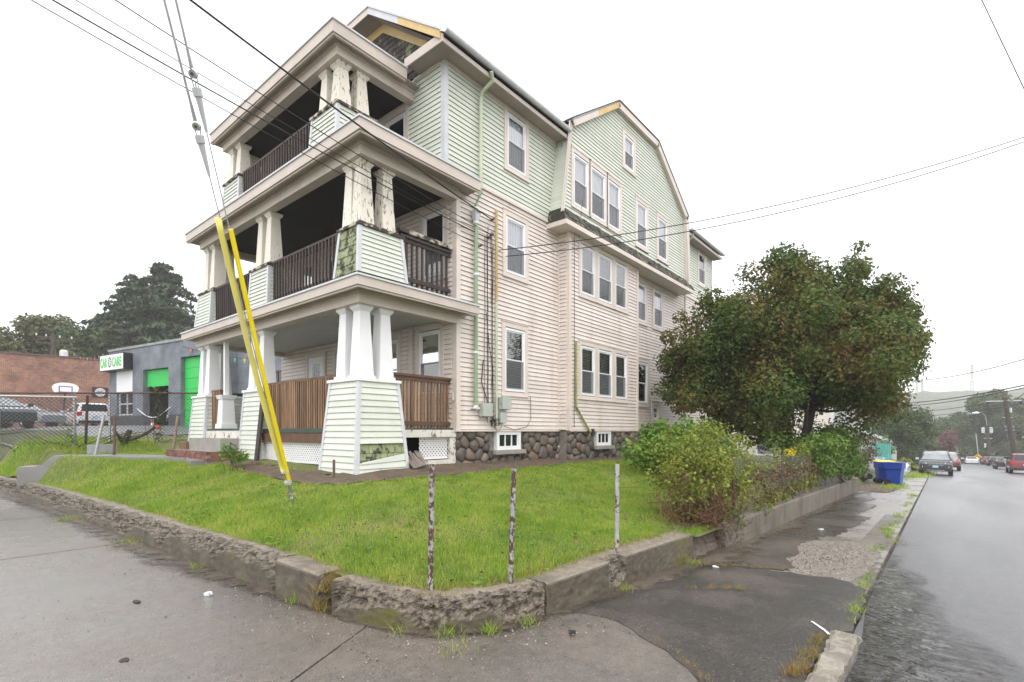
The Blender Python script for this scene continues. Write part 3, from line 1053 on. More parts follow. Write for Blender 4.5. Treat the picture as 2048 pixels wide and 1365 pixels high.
# ================================================================== THE HOUSE
house = thing('apartment_house', 'three storey corner house with stacked porches, pink siding below and pale green above', 'house', (7.67, 8.0, 0.9))
POOL = []     # clapboards: (apparent size, verts, faces, material indices, parent)
CMATS = [PINK, GREEN, SEAM, SEAMG]
CAMP = Vector((0, 0, 1.6))
def clap(o, u, n, a, b, z, h, mi, parent=None, slope=None, lift=0.0):
    """one board: o origin at z=0 of the wall line, u along, n outward; a..b along; slope leans the wall in (per metre)"""
    u, n = Vector(u), Vector(n)
    th, tt = 0.021, 0.004
    def pt(t, off, zz):
        q = Vector(o) + u * t + n * (off + (slope or 0) * zz)
        return Vector((q.x, q.y, zz))
    a0, a1 = a if isinstance(a, tuple) else (a, a)
    b0, b1 = b if isinstance(b, tuple) else (b, b)
    vs = [pt(a0, th + lift, z), pt(b0, th + lift, z), pt(b1, tt + lift, z + h), pt(a1, tt + lift, z + h),
          pt(a0, 0 + lift, z + 0.001), pt(b0, 0 + lift, z + 0.001), pt(b1, 0 + lift, z + h), pt(a1, 0 + lift, z + h)]
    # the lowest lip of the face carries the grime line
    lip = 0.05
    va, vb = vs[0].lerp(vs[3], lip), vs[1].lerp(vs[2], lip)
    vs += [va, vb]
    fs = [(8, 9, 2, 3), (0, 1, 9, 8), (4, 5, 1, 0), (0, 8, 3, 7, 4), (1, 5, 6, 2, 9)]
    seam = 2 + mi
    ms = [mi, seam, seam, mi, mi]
    c = sum(vs[:4], Vector()) / 4
    dist = max(2, (c - CAMP).length)
    view = abs((c - CAMP).normalized().dot(n))
    size = (vs[1] - vs[0]).length * h * view / dist ** 2
    POOL.append((size, vs, fs, ms, parent or house))
def siding(o, u, n, z0, z1, span, mi, openings=(), exp=0.105, maxlen=3.7, parent=None, slope=None, seed=0):
    """span(z) -> (a,b); openings (a0,a1,z0,z1)"""
    r = random.Random(seed)
    k = int(round((z1 - z0) / exp))
    e = (z1 - z0) / k
    for i in range(k):
        z = z0 + i * e
        zc = z + e / 2
        a0, b0 = span(z)
        a1, b1 = span(z + e)
        segs = [(max(a0, a1), min(b0, b1))]
        for (oa, ob, oz0, oz1) in openings:
            if oz0 - 0.2 * e < zc < oz1 + 0.2 * e:
                ns = []
                for (s, t) in segs:
                    if ob <= s or oa >= t:
                        ns.append((s, t))
                    else:
                        if oa > s:
                            ns.append((s, oa))
                        if ob < t:
                            ns.append((ob, t))
                segs = ns
        for (s, t) in segs:
            if t - s < 0.03:
                continue
            x = s
            while x < t - 1e-4:
                ln = t - x
                if ln > maxlen:
                    ln = r.uniform(0.45, 0.9) * maxlen
                y = min(t, x + ln)
                if t - y < 0.3:
                    y = t
                sa = (a0, a1) if abs(x - max(a0, a1)) < 1e-6 and x == s else x
                sb = (b0, b1) if abs(y - min(b0, b1)) < 1e-6 and y == t else y
                clap(o, u, n, sa, sb, z, e, mi, parent, slope)
                x = y

YS = 8.0
NSIDE = (0, -1, 0)
UX = (1, 0, 0)
WIN = []
def window(o, u, n, a, z, w, h, style, casing=0.115, parent=None, casm=None, sill=True, prefix=None):
    """o: wall-line origin; a,z: lower left corner of the sash opening"""
    u, n = Vector(u), Vector(n)
    O = Vector(o) + u * a + Vector((0, 0, z))
    Z = Vector((0, 0, 1))
    def bx(mb, s0, s1, t0, t1, d0, d1, mi=0):
        mb.obox(O + u * s0 + Z * t0 + n * d0, u * (s1 - s0), Z * (t1 - t0), n * (d1 - d0), mi)
    c = casing
    mb = MB()
    bx(mb, -c, 0, -0.02, h + 0.02, 0.0, 0.035)
    bx(mb, w, w + c, -0.02, h + 0.02, 0.0, 0.035)
    bx(mb, -c, w + c, h + 0.02, h + 0.02 + c, 0.0, 0.036)
    bx(mb, -c - 0.015, w + c + 0.015, h + 0.02 + c, h + 0.045 + c, 0.0, 0.05)
    if sill:
        bx(mb, -c, w + c, -0.02 - 0.08, -0.021, 0.0, 0.034)
        bx(mb, -c - 0.015, w + c + 0.015, -0.128, -0.101, 0.0, 0.055)
    W = mb.build('window', casm or LTRIM, parent or house)
    f = 0.052
    mb = MB()
    for (s0, s1, t0, t1) in ((0, f, 0, h), (w - f, w, 0, h), (f, w - f, 0, f), (f, w - f, h - f, h)):
        bx(mb, s0, s1, t0, t1, -0.06, 0.022)
    mb.build('frame', VINYL, W)
    hm = h * 0.49
    g = 0.033
    for nm, t0, t1, d in (('upper_sash', hm - 0.0, h - f, 0.002), ('lower_sash', f, hm + 0.03, -0.022)):
        mb = MB()
        s0, s1 = f, w - f
        for (a0, a1, b0, b1) in ((s0, s0 + g, t0, t1), (s1 - g, s1, t0, t1), (s0 + g, s1 - g, t0, t0 + g), (s0 + g, s1 - g, t1 - g, t1)):
            bx(mb, a0, a1, b0, b1, d - 0.022, d)
        mb.build(nm, VINYL, W)
        mb = MB()
        q = d - 0.012
        mb.quad(O + u * (s0 + g) + Z * (t0 + g) + n * q, O + u * (s1 - g) + Z * (t0 + g) + n * q, O + u * (s1 - g) + Z * (t1 - g) + n * q, O + u * (s0 + g) + Z * (t1 - g) + n * q)
        mb.build('pane', GLASSD if style == 'dark' else GLASS, W)
    def plane(nm, m, t0, t1, d, s0=f, s1=None):
        s1 = s1 if s1 is not None else w - f
        mb = MB()
        mb.quad(O + u * s0 + Z * t0 + n * d, O + u * s1 + Z * t0 + n * d, O + u * s1 + Z * t1 + n * d, O + u * s0 + Z * t1 + n * d)
        return mb.build(nm, m, W)
    def folds(nm, m, t0, t1, d, s0, s1):
        mb = MB()
        k = 26
        for i in range(k):
            x0, x1 = s0 + (s1 - s0) * i / k, s0 + (s1 - s0) * (i + 1) / k
            d0, d1 = d + 0.018 * math.sin(i * 1.7 + a), d + 0.018 * math.sin((i + 1) * 1.7 + a)
            mb.quad(O + u * x0 + Z * t0 + n * d0, O + u * x1 + Z * t0 + n * d1, O + u * x1 + Z * t1 + n * d1, O + u * x0 + Z * t1 + n * d0)
        return mb.build(nm, m, W, smooth=True)
    if style in ('curtain', 'shade'):
        folds('curtain', CURT, f, h - f, -0.075, f - 0.03, w - f + 0.03)
    elif style == 'blind':
        mb = MB()
        k = int((h - 0.1) / 0.045)
        for i in range(k):
            t = f + 0.045 * i + 0.02
            mb.obox(O + u * (f + 0.01) + Z * t - n * 0.10, u * (w - 2 * f - 0.02), n * 0.022, Z * 0.018 + n * 0.004)
        mb.build('blind', BLIND, W)
    elif style == 'drawn':
        folds('curtain', CURT, f + h * 0.42, h - f, -0.075, f - 0.03, w - f + 0.03)
        folds('curtain', CURTB, f, h * 0.44, -0.09, f - 0.03, f + w * 0.35)
    elif style == 'half':
        folds('curtain', CURTB, f, h * 0.98, -0.10, f, w * 0.42)
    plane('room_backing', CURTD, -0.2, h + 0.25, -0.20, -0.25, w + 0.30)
    if style not in ('dark', 'noscreen'):
        plane('screen', SCREEN, f + 0.01, hm + 0.01, 0.010)
    return W

# ---- wall cores (behind the boards) -------------------------------------------
WALLIN = M("house_wall_core", (0.30, 0.25, 0.22), 0.8, 0.1)
def core(pts, ext, m=WALLIN, name='wall'):
    mb = MB()
    mb.prism(pts, ext)
    return mb.build(name, m, house)
# side wall with real window openings is simulated by shallow boxes behind each pane: core sits 0.4 m back at windows
def wall_rect(o, u, n, a0, a1, z0, z1, openings, m=WALLIN, depth=0.12, name='wall'):
    """wall sheet with rectangular holes, plus reveals"""
    u, n = Vector(u), Vector(n)
    aa = sorted({a0, a1} | {x for q in openings for x in (q[0], q[1]) if a0 < x < a1})
    zz = sorted({z0, z1} | {x for q in openings for x in (q[2], q[3]) if z0 < x < z1})
    mb = MB()
    for i in range(len(aa) - 1):
        for j in range(len(zz) - 1):
            ca, cz = (aa[i] + aa[i + 1]) / 2, (zz[j] + zz[j + 1]) / 2
            if any(q[0] < ca < q[1] and q[2] < cz < q[3] for q in openings):
                continue
            O = Vector(o) + u * aa[i] + Vector((0, 0, zz[j]))
            A = u * (aa[i + 1] - aa[i])
            Z = Vector((0, 0, zz[j + 1] - zz[j]))
            q = -n * 0.004
            mb.quad(O + q, O + A + q, O + A + Z + q, O + Z + q)
    return mb.build(name, m, house)

def wall_with(o, u, n, a0, a1, z0, z1, wins, mi, seed, exp=0.105, span=None, wallname='wall'):
    """wins: (a, z, w, h, style)"""
    ops = [(q[0], q[0] + q[2], q[1], q[1] + q[3]) for q in wins]
    wall_rect(o, u, n, a0, a1, z0, z1, ops, name=wallname)
    big = [(q[0] - 0.10, q[0] + q[2] + 0.10, q[1] - 0.10, q[1] + q[3] + 0.11) for q in wins]
    siding(o, u, n, z0, z1, span or (lambda z: (a0, a1)), mi, big, seed=seed, exp=exp)
    for q in wins:
        window(o, u, n, q[0], q[1], q[2], q[3], q[4])

# ---- side wall, front part ----------------------------------------------------
O8 = (0, YS, 0)
wall_with(O8, UX, NSIDE, 7.78, 11.55, 1.63, 7.10, [(9.28, 2.56, 0.77, 1.52, 'blind'), (9.32, 5.42, 0.75, 1.34, 'curtain')], 0, 1)
wall_with(O8, UX, NSIDE, 7.43, 11.42, 7.16, 9.46, [(9.37, 7.98, 0.72, 1.30, 'curtain')], 1, 2)
# return of the bay and its front
wall_with((11.55, 0, 0), (0, -1, 0), (-1, 0, 0), -8.0, -7.74, 1.63, 7.05, [], 0, 3)
OB = (0, 7.68, 0)
def triple(z, h, style):
    return [(12.16, z, 0.72, h, style), (13.10, z, 0.80, h, style), (14.12, z, 0.72, h, style)]
wall_with(OB, UX, NSIDE, 11.66, 15.58, 1.63, 7.0, triple(2.60, 1.38, 'blind') + triple(5.44, 1.36, 'half'), 0, 4)
# recessed wall behind the gable's right half
wall_with(O8, UX, NSIDE, 15.66, 19.60, 1.63, 7.0, [(16.25, 2.56, 0.80, 1.42, 'dark'), (16.20, 5.42, 0.74, 1.32, 'curtain'), (17.60, 5.42, 0.74, 1.34, 'drawn'), (17.5, 2.0, 0.5, 0.5, 'dark')], 0, 5)
wall_with(O8, UX, NSIDE, 19.60, 23.70, 1.63, 7.10, [(21.6, 2.6, 0.8, 1.4, 'curtain'), (21.6, 5.4, 0.8, 1.35, 'curtain')], 0, 6)
wall_with(O8, UX, NSIDE, 19.72, 23.70, 7.16, 9.46, [(22.1, 8.0, 0.78, 1.32, 'half')], 1, 7)
wall_rect((15.66, 0, 0), (0, 1, 0), (1, 0, 0), 7.70, 8.0, 1.63, 7.05, [], m=PINK)
wall_rect((23.75, 0, 0), (0, 1, 0), (1, 0, 0), 8.0, 15.8, 1.0, 9.5, [], m=GREEN)
wall_rect((0, 15.8, 0), (1, 0, 0), (0, 1, 0), 7.67, 23.75, 1.0, 9.5, [], m=PINK)
# corner boards
def cboard(x, y, z0, z1, m, wx=0.10, wy=0.10, name='corner_board', x1=None):
    mb = MB()
    mb.box(x, y, z0, x + wx, y + wy, z1)
    return mb.build(name, m, house)
cboard(7.67, 7.965, 1.60, 7.10, LTRIM, 0.12, 0.13)
cboard(7.325, 7.965, 7.14, 9.42, GREYT, 0.11, 0.12)
cboard(11.545, 7.645, 1.61, 7.02, LTRIM, 0.12, 0.10)
cboard(15.57, 7.645, 1.61, 7.02, LTRIM, 0.10, 0.12)
cboard(23.66, 7.965, 1.61, 9.42, GREYT, 0.10, 0.12)
cboard(11.50, 7.955, 1.61, 7.05, PINK, 0.05, 0.045, 'inner_corner_strip')
# belt trims
mb = MB()
mb.box(7.44, 7.95, 7.10, 11.5, 7.99, 7.16)
mb.build('belt_trim', LTRIM, house)
mb = MB()
mb.box(19.7, 7.95, 7.10, 23.7, 7.99, 7.16)
mb.build('belt_trim', LTRIM, house)
mb = MB()
mb.box(7.66, 7.955, 1.585, 11.60, 8.05, 1.625)
mb.box(11.60, 7.635, 1.585, 15.66, 7.9, 1.625)
mb.box(15.66, 7.955, 1.585, 23.75, 8.05, 1.625)
mb.build('sill_strip', LTRIM, house)

# ---- 3rd floor front wall (green, beside the porch) and walls inside the porches ------
OF3 = (7.33, 0, 0)
NF = (-1, 0, 0)
UY = (0, 1, 0)
wall_with(OF3, UY, NF, 8.08, 9.14, 7.16, 9.40, [], 1, 8)
wall_with(OF3, UY, NF, 9.14, 15.8, 7.16, 9.05, [(9.25, 7.55, 0.72, 1.25, 'dark'), (10.2, 7.55, 0.72, 1.25, 'dark'), (12.2, 7.2, 0.85, 1.75, 'dark')], 0, 9)
OF = (7.67, 0, 0)
wall_with(OF, UY, NF, 8.10, 15.8, 4.42, 6.72, [(8.32, 5.05, 0.72, 1.42, 'curtain'), (10.3, 5.05, 0.72, 1.42, 'dark'), (12.3, 4.45, 0.85, 1.95, 'dark'), (13.8, 5.05, 0.72, 1.42, 'dark')], 0, 10)
wall_with(OF, UY, NF, 8.10, 15.8, 1.66, 4.02, [(8.46, 2.42, 0.72, 1.42, 'blind'), (9.95, 2.35, 0.80, 1.45, 'dark')], 0, 11)
mb = MB()
mb.box(7.60, 9.38, 1.66, 7.66, 9.50, 4.0)
mb.build('corner_board', LTRIM, house)
# front doors
def door(y, w, h, z, glazed):
    mb = MB()
    c = 0.10
    mb.box(7.60, y - c, z, 7.66, y, z + h + c)
    mb.box(7.60, y + w, z, 7.66, y + w + c, z + h + c)
    mb.box(7.601, y, z + h, 7.66, y + w, z + h + c)
    D = mb.build('door', LTRIM, house)
    mb = MB()
    mb.box(7.625, y + 0.005, z, 7.645, y + w - 0.005, z + h - 0.005)
    mb.build('door_leaf', WHITE, D)
    mb = MB()
    if glazed:
        for i in range(3):
            for j in range(4):
                y0, z0 = y + 0.24 + i * 0.13, z + 1.0 + j * 0.22
                mb.box(7.618, y0, z0, 7.630, y0 + 0.105, z0 + 0.195)
    else:
        pts = []
        for k in range(9):
            t = math.pi * k / 8
            pts.append((7.618, y + w / 2 + 0.24 * math.cos(t), z + 1.58 + 0.20 * math.sin(t)))
        mb.prism(pts, (0.012, 0, 0))
    mb.build('door_glass', CARGL, D)
    mb = MB()
    mb.tube([(7.62, y + 0.08, z + 1.0), (7.57, y + 0.08, z + 1.0)], 0.02, 8)
    mb.build('handle', CHROME, D)
door(13.25, 0.85, 2.05, 1.66, True)
door(11.75, 0.90, 2.05, 1.66, False)

# ---- foundation of field stones -----------------------------------------------
def foundation(x0, x1, y, wins, seed):
    mb = MB()
    mb.box(x0, y + 0.06, 0.2, x1, y + 0.30, 1.60)
    mb.build('foundation_mortar', MORTAR, house)
    r = random.Random(seed)
    zlo, zhi = 0.5, 1.60
    sites = []
    tries = 0
    while tries < 4000:
        tries += 1
        p = (r.uniform(x0 - 0.1, x1 + 0.1), r.uniform(zlo - 0.1, zhi + 0.02))
        rad = r.choice((0.17, 0.2, 0.24, 0.28, 0.33))
        if all(math.hypot((p[0] - q[0]) * 0.85, (p[1] - q[1]) * 1.15) > (rad + q[2]) * 0.5 for q in sites):
            sites.append((p[0], p[1], rad))
    for s_ in sites:
        poly = [(x0, zlo), (x1, zlo), (x1, zhi), (x0, zhi)]
        for q in sites:
            if q is s_ or math.hypot(q[0] - s_[0], q[1] - s_[1]) > 1.0:
                continue
            mx, mz = (s_[0] + q[0]) / 2, (s_[1] + q[1]) / 2
            nx_, nz_ = q[0] - s_[0], q[1] - s_[1]
            out = []
            for i in range(len(poly)):
                A, B = poly[i], poly[(i + 1) % len(poly)]
                da = (A[0] - mx) * nx_ + (A[1] - mz) * nz_
                db = (B[0] - mx) * nx_ + (B[1] - mz) * nz_
                if da <= 0:
                    out.append(A)
                if (da <= 0) != (db <= 0):
                    t = da / (da - db)
                    out.append((A[0] + (B[0] - A[0]) * t, A[1] + (B[1] - A[1]) * t))
            poly = out
            if len(poly) < 3:
                break
        if len(poly) < 3:
            continue
        cx = sum(p[0] for p in poly) / len(poly)
        cz = sum(p[1] for p in poly) / len(poly)
        if any(a - 0.06 < cx < b + 0.06 and c - 0.08 < cz for a, b, c in wins):
            continue
        if max(p[1] for p in poly) < lawn_z(cx, y) - 0.02:
            continue
        # round the corners once (Chaikin), then dome it
        rp = []
        for i in range(len(poly)):
            A, B = poly[i], poly[(i + 1) % len(poly)]
            if math.hypot(A[0] - B[0], A[1] - B[1]) < 0.02:
                continue
            rp.append((A[0] * .75 + B[0] * .25, A[1] * .75 + B[1] * .25))
            rp.append((A[0] * .25 + B[0] * .75, A[1] * .25 + B[1] * .75))
        if len(rp) < 4:
            continue
        if any(a - 0.10 < p[0] < b + 0.10 and c - 0.12 < p[1] for a, b, c in wins for p in rp):
            rp = [(min(p[0], wins[0][0] - 0.02) if cx < wins[0][0] else (max(p[0], wins[0][1] + 0.02) if cx > wins[0][1] else p[0]), min(p[1], wins[0][2] - 0.10) if wins[0][0] < cx < wins[0][1] else p[1]) for p in rp]
        n_ = len(rp)
        bulge = r.uniform(0.02, 0.055)
        st = MB()
        vs = []
        for (k, d) in ((0.97, 0.07), (0.93, 0.0), (0.78, -0.6 * bulge), (0.48, -bulge)):
            for p in rp:
                vs.append((cx + (p[0] - cx) * k, y + d + (0.012 * r.uniform(-1, 1) if k < 0.9 else 0), cz + (p[1] - cz) * k))
        fs = []
        for k in range(3):
            for j in range(n_):
                fs.append((k * n_ + j, k * n_ + (j + 1) % n_, (k + 1) * n_ + (j + 1) % n_, (k + 1) * n_ + j))
        fs.append(tuple(3 * n_ + j for j in range(n_)))
        st.add(vs, fs)
        st.build('stone', STONE, house, smooth=True)
foundation(7.72, 11.58, 8.02, [(8.95, 10.0, 1.10)], 21)
foundation(11.58, 15.66, 7.70, [(13.0, 13.95, 1.12)], 22)
foundation(15.66, 17.2, 8.02, [], 23)
def cellar_window(x, y, z, w, h):
    mb = MB()
    c = 0.09
    for (a0, a1, b0, b1) in ((-c, 0, -c, h + c), (w, w + c, -c, h + c), (0, w, h, h + c), (0, w, -c, 0)):
        mb.box(x + a0, y - 0.02, z + b0, x + a1, y + 0.1, z + b1)
    W = mb.build('cellar_window', WHITE, house)
    for q in ((x + w / 3 - 0.018, x + w / 3 + 0.018), (x + w * 2 / 3 - 0.018, x + w * 2 / 3 + 0.018), (x, x + 0.03), (x + w - 0.03, x + w)):
        mb = MB()
        mb.box(q[0], y + 0.002, z, q[1], y + 0.03, z + h)
        mb.build('muntin', WHITE, W)
    mb = MB()
    mb.quad((x, y + 0.02, z), (x + w, y + 0.02, z), (x + w, y + 0.02, z + h), (x, y + 0.02, z + h))
    mb.build('pane', CARGL, W)
    mb = MB()
    mb.box(x - 0.2, y - 0.10, z - c - 0.10, x + w + 0.2, y + 0.08, z - c)
    mb.build('sill', STEPC, W)
cellar_window(9.08, 8.0, 1.235, 0.72, 0.27)
cellar_window(13.1, 7.68, 1.255, 0.66, 0.26)

# ================================================================== roofs and eaves
def eave_box(x0, y0, x1, y1, z0, z1, m=TAN, name='fascia', drip=True):
    pass
def eave_rect(x0, y0, x1, y1, zf0, zf1, bx0, by0, by1, bz0, bz1, zroof, wallx, capx):
    """porch roof edge: fascia round three sides, soffit, drip edge, beam under it, sloped top"""
    t = 0.03
    mb = MB()
    mb.box(x0, y0, zf0, x0 + t, y1, zf1)
    mb.box(x0 + t, y0, zf0, x1, y0 + t, zf1)
    mb.box(x0 + t, y1 - t, zf0, capx, y1, zf1)
    # smaller moulding under the fascia
    mb.box(x0 + 0.03, y0 + 0.03, zf0 - 0.035, x0 + 0.07, y1 - 0.03, zf0 - 0.001)
    mb.box(x0 + 0.07, y0 + 0.03, zf0 - 0.035, x1 - 0.01, y0 + 0.07, zf0 - 0.001)
    mb.build('fascia', TAN, house)
    mb = MB()
    mb.box(x0 - 0.025, y0 - 0.025, zf1 - 0.012, x0 + 0.06, y1 + 0.025, zf1 + 0.022)
    mb.box(x0 + 0.06, y0 - 0.025, zf1 - 0.012, x1, y0 + 0.06, zf1 + 0.022)
    mb.build('drip_edge', GREYT, house)
    mb = MB()
    mb.box(x0 + 0.031, y0 + 0.031, zf0 + 0.02, capx, y1 - 0.031, zf0 + 0.04)
    if x1 > capx:
        mb.box(capx, y0 + 0.031, zf0 + 0.02, x1, 7.97, zf0 + 0.04)
    mb.build('soffit', SOFF, house)
    # roof skin
    mb = MB()
    A, B, C, D = (x0 - .02, y0 - .02, zf1 + .024), (x0 - .02, y1 + .02, zf1 + .024), (wallx, y1 - 0.4, zroof), (wallx, y0 + 0.4, zroof)
    E, F = (bx0 + 0.1, y0 + 0.45, zroof), (bx0 + 0.1, y1 - 0.45, zroof)
    mb.quad(A, B, F, E)
    mb.quad((x1, y0 - .02, zf1 + .024), A, E, (x1, y0 + 0.45, zroof))
    mb.quad(B, (capx, y1 + .02, zf1 + .024), (capx, y1 - .45, zroof), F)
    mb.quad(E, F, (capx, y1 - .45, zroof), (capx, y0 + .45, zroof))
    mb.build('porch_roof', ROOFM, house)
    b = 0.20
    mb = MB()
    mb.box(bx0, by0, bz0, bx0 + b, by1, bz1)
    mb.box(bx0 + b, by0, bz0, wallx - 0.002, by0 + b, bz1)
    mb.box(bx0 + b, by1 - b, bz0, wallx - 0.002, by1, bz1)
    # crown strip where beam meets soffit
    mb.box(bx0 - 0.04, by0 - 0.04, bz1 - 0.05, bx0 - 0.001, by1 + 0.04, bz1 + 0.01)
    mb.box(bx0 - 0.001, by0 - 0.04, bz1 - 0.05, wallx - 0.01, by0 - 0.001, bz1 + 0.01)
    return mb.build('porch_beam', TAN, house)
eave_rect(4.98, 7.58, 7.98, 16.05, 4.10, 4.27, 5.24, 7.93, 15.75, 3.90, 4.115, 4.43, 7.67, 7.67)
eave_rect(5.02, 7.58, 8.02, 15.85, 6.76, 6.97, 5.27, 7.93, 15.55, 6.56, 6.775, 7.14, 7.67, 7.67)
eave_rect(5.20, 8.72, 6.94, 14.62, 9.10, 9.33, 5.42, 8.95, 14.40, 8.90, 9.115, 9.62, 7.33, 7.33)
# porch ceilings
mb = MB()
mb.box(5.44, 8.13, 4.02, 7.66, 15.55, 4.05)
pc = mb.build('porch_ceiling', PCEIL, house)
for i in range(56):
    y = 8.2 + i * 0.131
    mb = MB()
    mb.box(5.44, y, 4.008, 7.655, y + 0.118, 4.0195)
    mb.build('ceiling_board', PCEIL, pc)
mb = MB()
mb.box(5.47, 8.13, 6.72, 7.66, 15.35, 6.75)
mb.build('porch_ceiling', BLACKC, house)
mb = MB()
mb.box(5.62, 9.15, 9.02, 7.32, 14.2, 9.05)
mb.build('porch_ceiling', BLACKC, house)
# decks
mb = MB()
mb.box(5.25, 8.05, 1.56, 7.66, 15.75, 1.65)
mb.build('porch_floor', DECKG, house)
mb = MB()
mb.box(5.18, 7.98, 4.30, 7.66, 15.7, 4.42)
mb.build('porch_floor', DARKW, house)
mb = MB()
mb.box(5.42, 8.95, 7.02, 7.32, 14.5, 7.17)
mb.build('porch_floor', DARKW, house)

# ---- main roof ------------------------------------------------------------------
SL = 0.72
EX0, EX1, EY0, EY1, EZ = 6.93, 24.0, 7.60, 16.2, 9.56
RY = (EY0 + EY1) / 2
RZ = EZ + (RY - EY0) * SL
JZ = 11.34
JY0 = EY0 + (JZ - EZ) / SL
JY1 = EY1 - (JZ - EZ) / SL
HX = 1.9
th = 0.04
def roofslab(pts, m=ROOFM, name='roof', parent=None, down=th):
    mb = MB()
    n = len(pts)
    vs = [Vector(p) for p in pts] + [Vector(p) - Vector((0, 0, down)) for p in pts]
    mb.add(vs, [tuple(range(n)), tuple(range(n, 2 * n))[::-1]] + [(i, n + i, n + (i + 1) % n, (i + 1) % n) for i in range(n)])
    return mb.build(name, m, parent or house)
roofslab([(EX0, EY0, EZ), (EX1, EY0, EZ), (EX1, RY, RZ), (EX0 + HX, RY, RZ), (EX0, JY0, JZ)])
roofslab([(EX0, EY1, EZ), (EX0, JY1, JZ), (EX0 + HX, RY, RZ), (EX1, RY, RZ), (EX1, EY1, EZ)])
roofslab([(EX0, JY0, JZ), (EX0 + HX, RY, RZ), (EX0, JY1, JZ)])
# side soffits and fascias
mb = MB()
for q in ((EX0 + 0.03, EY0 + 0.03, 9.40, 11.44, 8.0, 9.42), (EX0 + 0.03, 8.0, 9.40, 7.32, 8.74, 9.42), (EX0 + 0.03, 14.5, 9.40, 7.32, EY1, 9.42), (19.9, EY0 + 0.03, 9.40, EX1, 8.0, 9.42)):
    mb = MB()
    mb.box(*q)
    mb.build('soffit', SOFF, house)
mb = MB()
for q in ((EX0, EY0, 9.37, EX0 + 0.03, 8.80, 9.555), (EX0, 14.45, 9.37, EX0 + 0.03, EY1, 9.555), (EX0 + 0.03, EY0, 9.37, 11.46, EY0 + 0.03, 9.46), (19.9, EY0, 9.37, EX1, EY0 + 0.03, 9.46)):
    mb = MB()
    mb.box(*q)
    mb.build('fascia', TAN, house)
mb = MB()
mb.box(7.44, 7.955, 9.33, 11.4, 7.99, 9.40)
mb.box(7.30, 8.1, 9.33, 7.325, 8.95, 9.40)
mb.build('frieze_board', LTRIM, house)
# gutters
def gutter(x0, x1, y, z):
    mb = MB()
    prof = []
    for k in range(7):
        t = math.pi * k / 6
        prof.append((-0.065 * math.cos(t), -0.075 * math.sin(t)))
    prof += [(0.055, 0.0), (0.0, -0.06), (-0.055, 0.0)]
    mb.prism([(x0, y + a, z + b) for a, b in prof], (x1 - x0, 0, 0))
    return mb.build('gutter', GREYT, house)
gutter(EX0 + 0.0, 11.42, EY0 - 0.07, 9.585)
gutter(19.95, EX1, EY0 - 0.07, 9.585)
# front gable: wall of old shingles, rakes, bare wood
mb = MB()
gx = 7.33
mb.prism([(gx, 8.05, 9.45), (gx, 15.8, 9.45), (gx, 15.8, EZ + (EY1 - 15.8) * SL), (gx, JY1, JZ - 0.06), (gx, JY0, JZ - 0.06), (gx, 8.05, EZ + (8.05 - EY0) * SL - 0.1)], (0.1, 0, 0))
mb.build('gable_wall', SHDARK, house)
sh = MB()
rr = random.Random(5)
z = 9.60
while z < 11.2:
    y = 8.1
    while y < 11.2:
        wd = rr.uniform(0.1, 0.2)
        ytop = EY0 + (z + 0.13 - EZ) / SL + 0.12
        if y > ytop - 0.1:
            sh.obox((gx - 0.022, y, z), (0.018, 0, 0), (0, wd - 0.008, 0), (0.012, 0, 0.15 + rr.uniform(-.01, .01)))
        y += wd
    z += 0.13
tag(sh.build('roof_shingle', SHDARK, house), kind='stuff')
def rake(p0, p1, n, mats, w=0.03, h=0.17, parts=((0, 1),), name='rake_board'):
    p0, p1 = Vector(p0), Vector(p1)
    for (a, b), m in zip(parts, mats):
        mb = MB()
        A, B = p0.lerp(p1, a), p0.lerp(p1, b)
        mb.obox(A, B - A, Vector(n) * w, Vector((0, 0, -h)))
        mb.build(name, m, house)
dz = Vector((0, 0, -0.03))
rake((EX0 - 0.002, EY0, EZ - 0.0), (EX0 - 0.002, JY0, JZ - 0.0), (-1, 0, 0), [YWOOD, GREYT], parts=((0.02, 0.56), (0.561, 1.0)))
rake((EX0 - 0.002, JY0, JZ - 0.0), (EX0 - 0.002, JY1, JZ - 0.0), (-1, 0, 0), [TAN])
rake((EX0 - 0.002, EY1, EZ - 0.0), (EX0 - 0.002, JY1, JZ - 0.0), (-1, 0, 0), [GREYT])
rake((EX0 - 0.034, EY0 - 0.02, EZ + 0.035), (EX0 - 0.034, JY0, JZ + 0.035), (-1, 0, 0), [GREYT], w=0.02, h=0.05, name='drip_edge')
rake((EX0 - 0.034, JY0, JZ + 0.035), (EX0 - 0.034, JY1, JZ + 0.035), (-1, 0, 0), [GREYT], w=0.02, h=0.05, name='drip_edge')
# soffit under the rake, frieze of bare wood on the gable
for (a, b, m, nm) in (((EY0 + .1, EZ), (JY0, JZ), SOFF, 'soffit'),):
    mb = MB()
    mb.quad((EX0 + .01, a[0], a[1] - 0.155), (gx, a[0], a[1] - 0.155), (gx, b[0], b[1] - 0.155), (EX0 + .01, b[0], b[1] - 0.155))
    mb.quad((EX0 + .01, JY0, JZ - 0.155), (gx, JY0, JZ - 0.155), (gx, JY1, JZ - 0.155), (EX0 + .01, JY1, JZ - 0.155))
    mb.build(nm, m, house)
mb = MB()
A, B = Vector((gx - 0.03, 8.1, EZ + (8.1 - EY0) * SL - 0.16)), Vector((gx - 0.03, JY0, JZ - 0.16))
mb.obox(A, B - A, (0.028, 0, 0), (0, 0, -0.2))
mb.obox((gx - 0.03, JY0, JZ - 0.16), (0, JY1 - JY0, 0), (0.028, 0, 0), (0, 0, -0.2))
mb.build('frieze_board', YWOOD, house)
# small pent strip above the front eave
mb = MB()
mb.quad((EX0, EY0 + 0.1, 9.56), (EX0, 8.9, 9.56), (gx, 8.9, 9.78), (gx, EY0 + 0.2, 9.78))
mb.build('pent_strip', SHDARK, house)

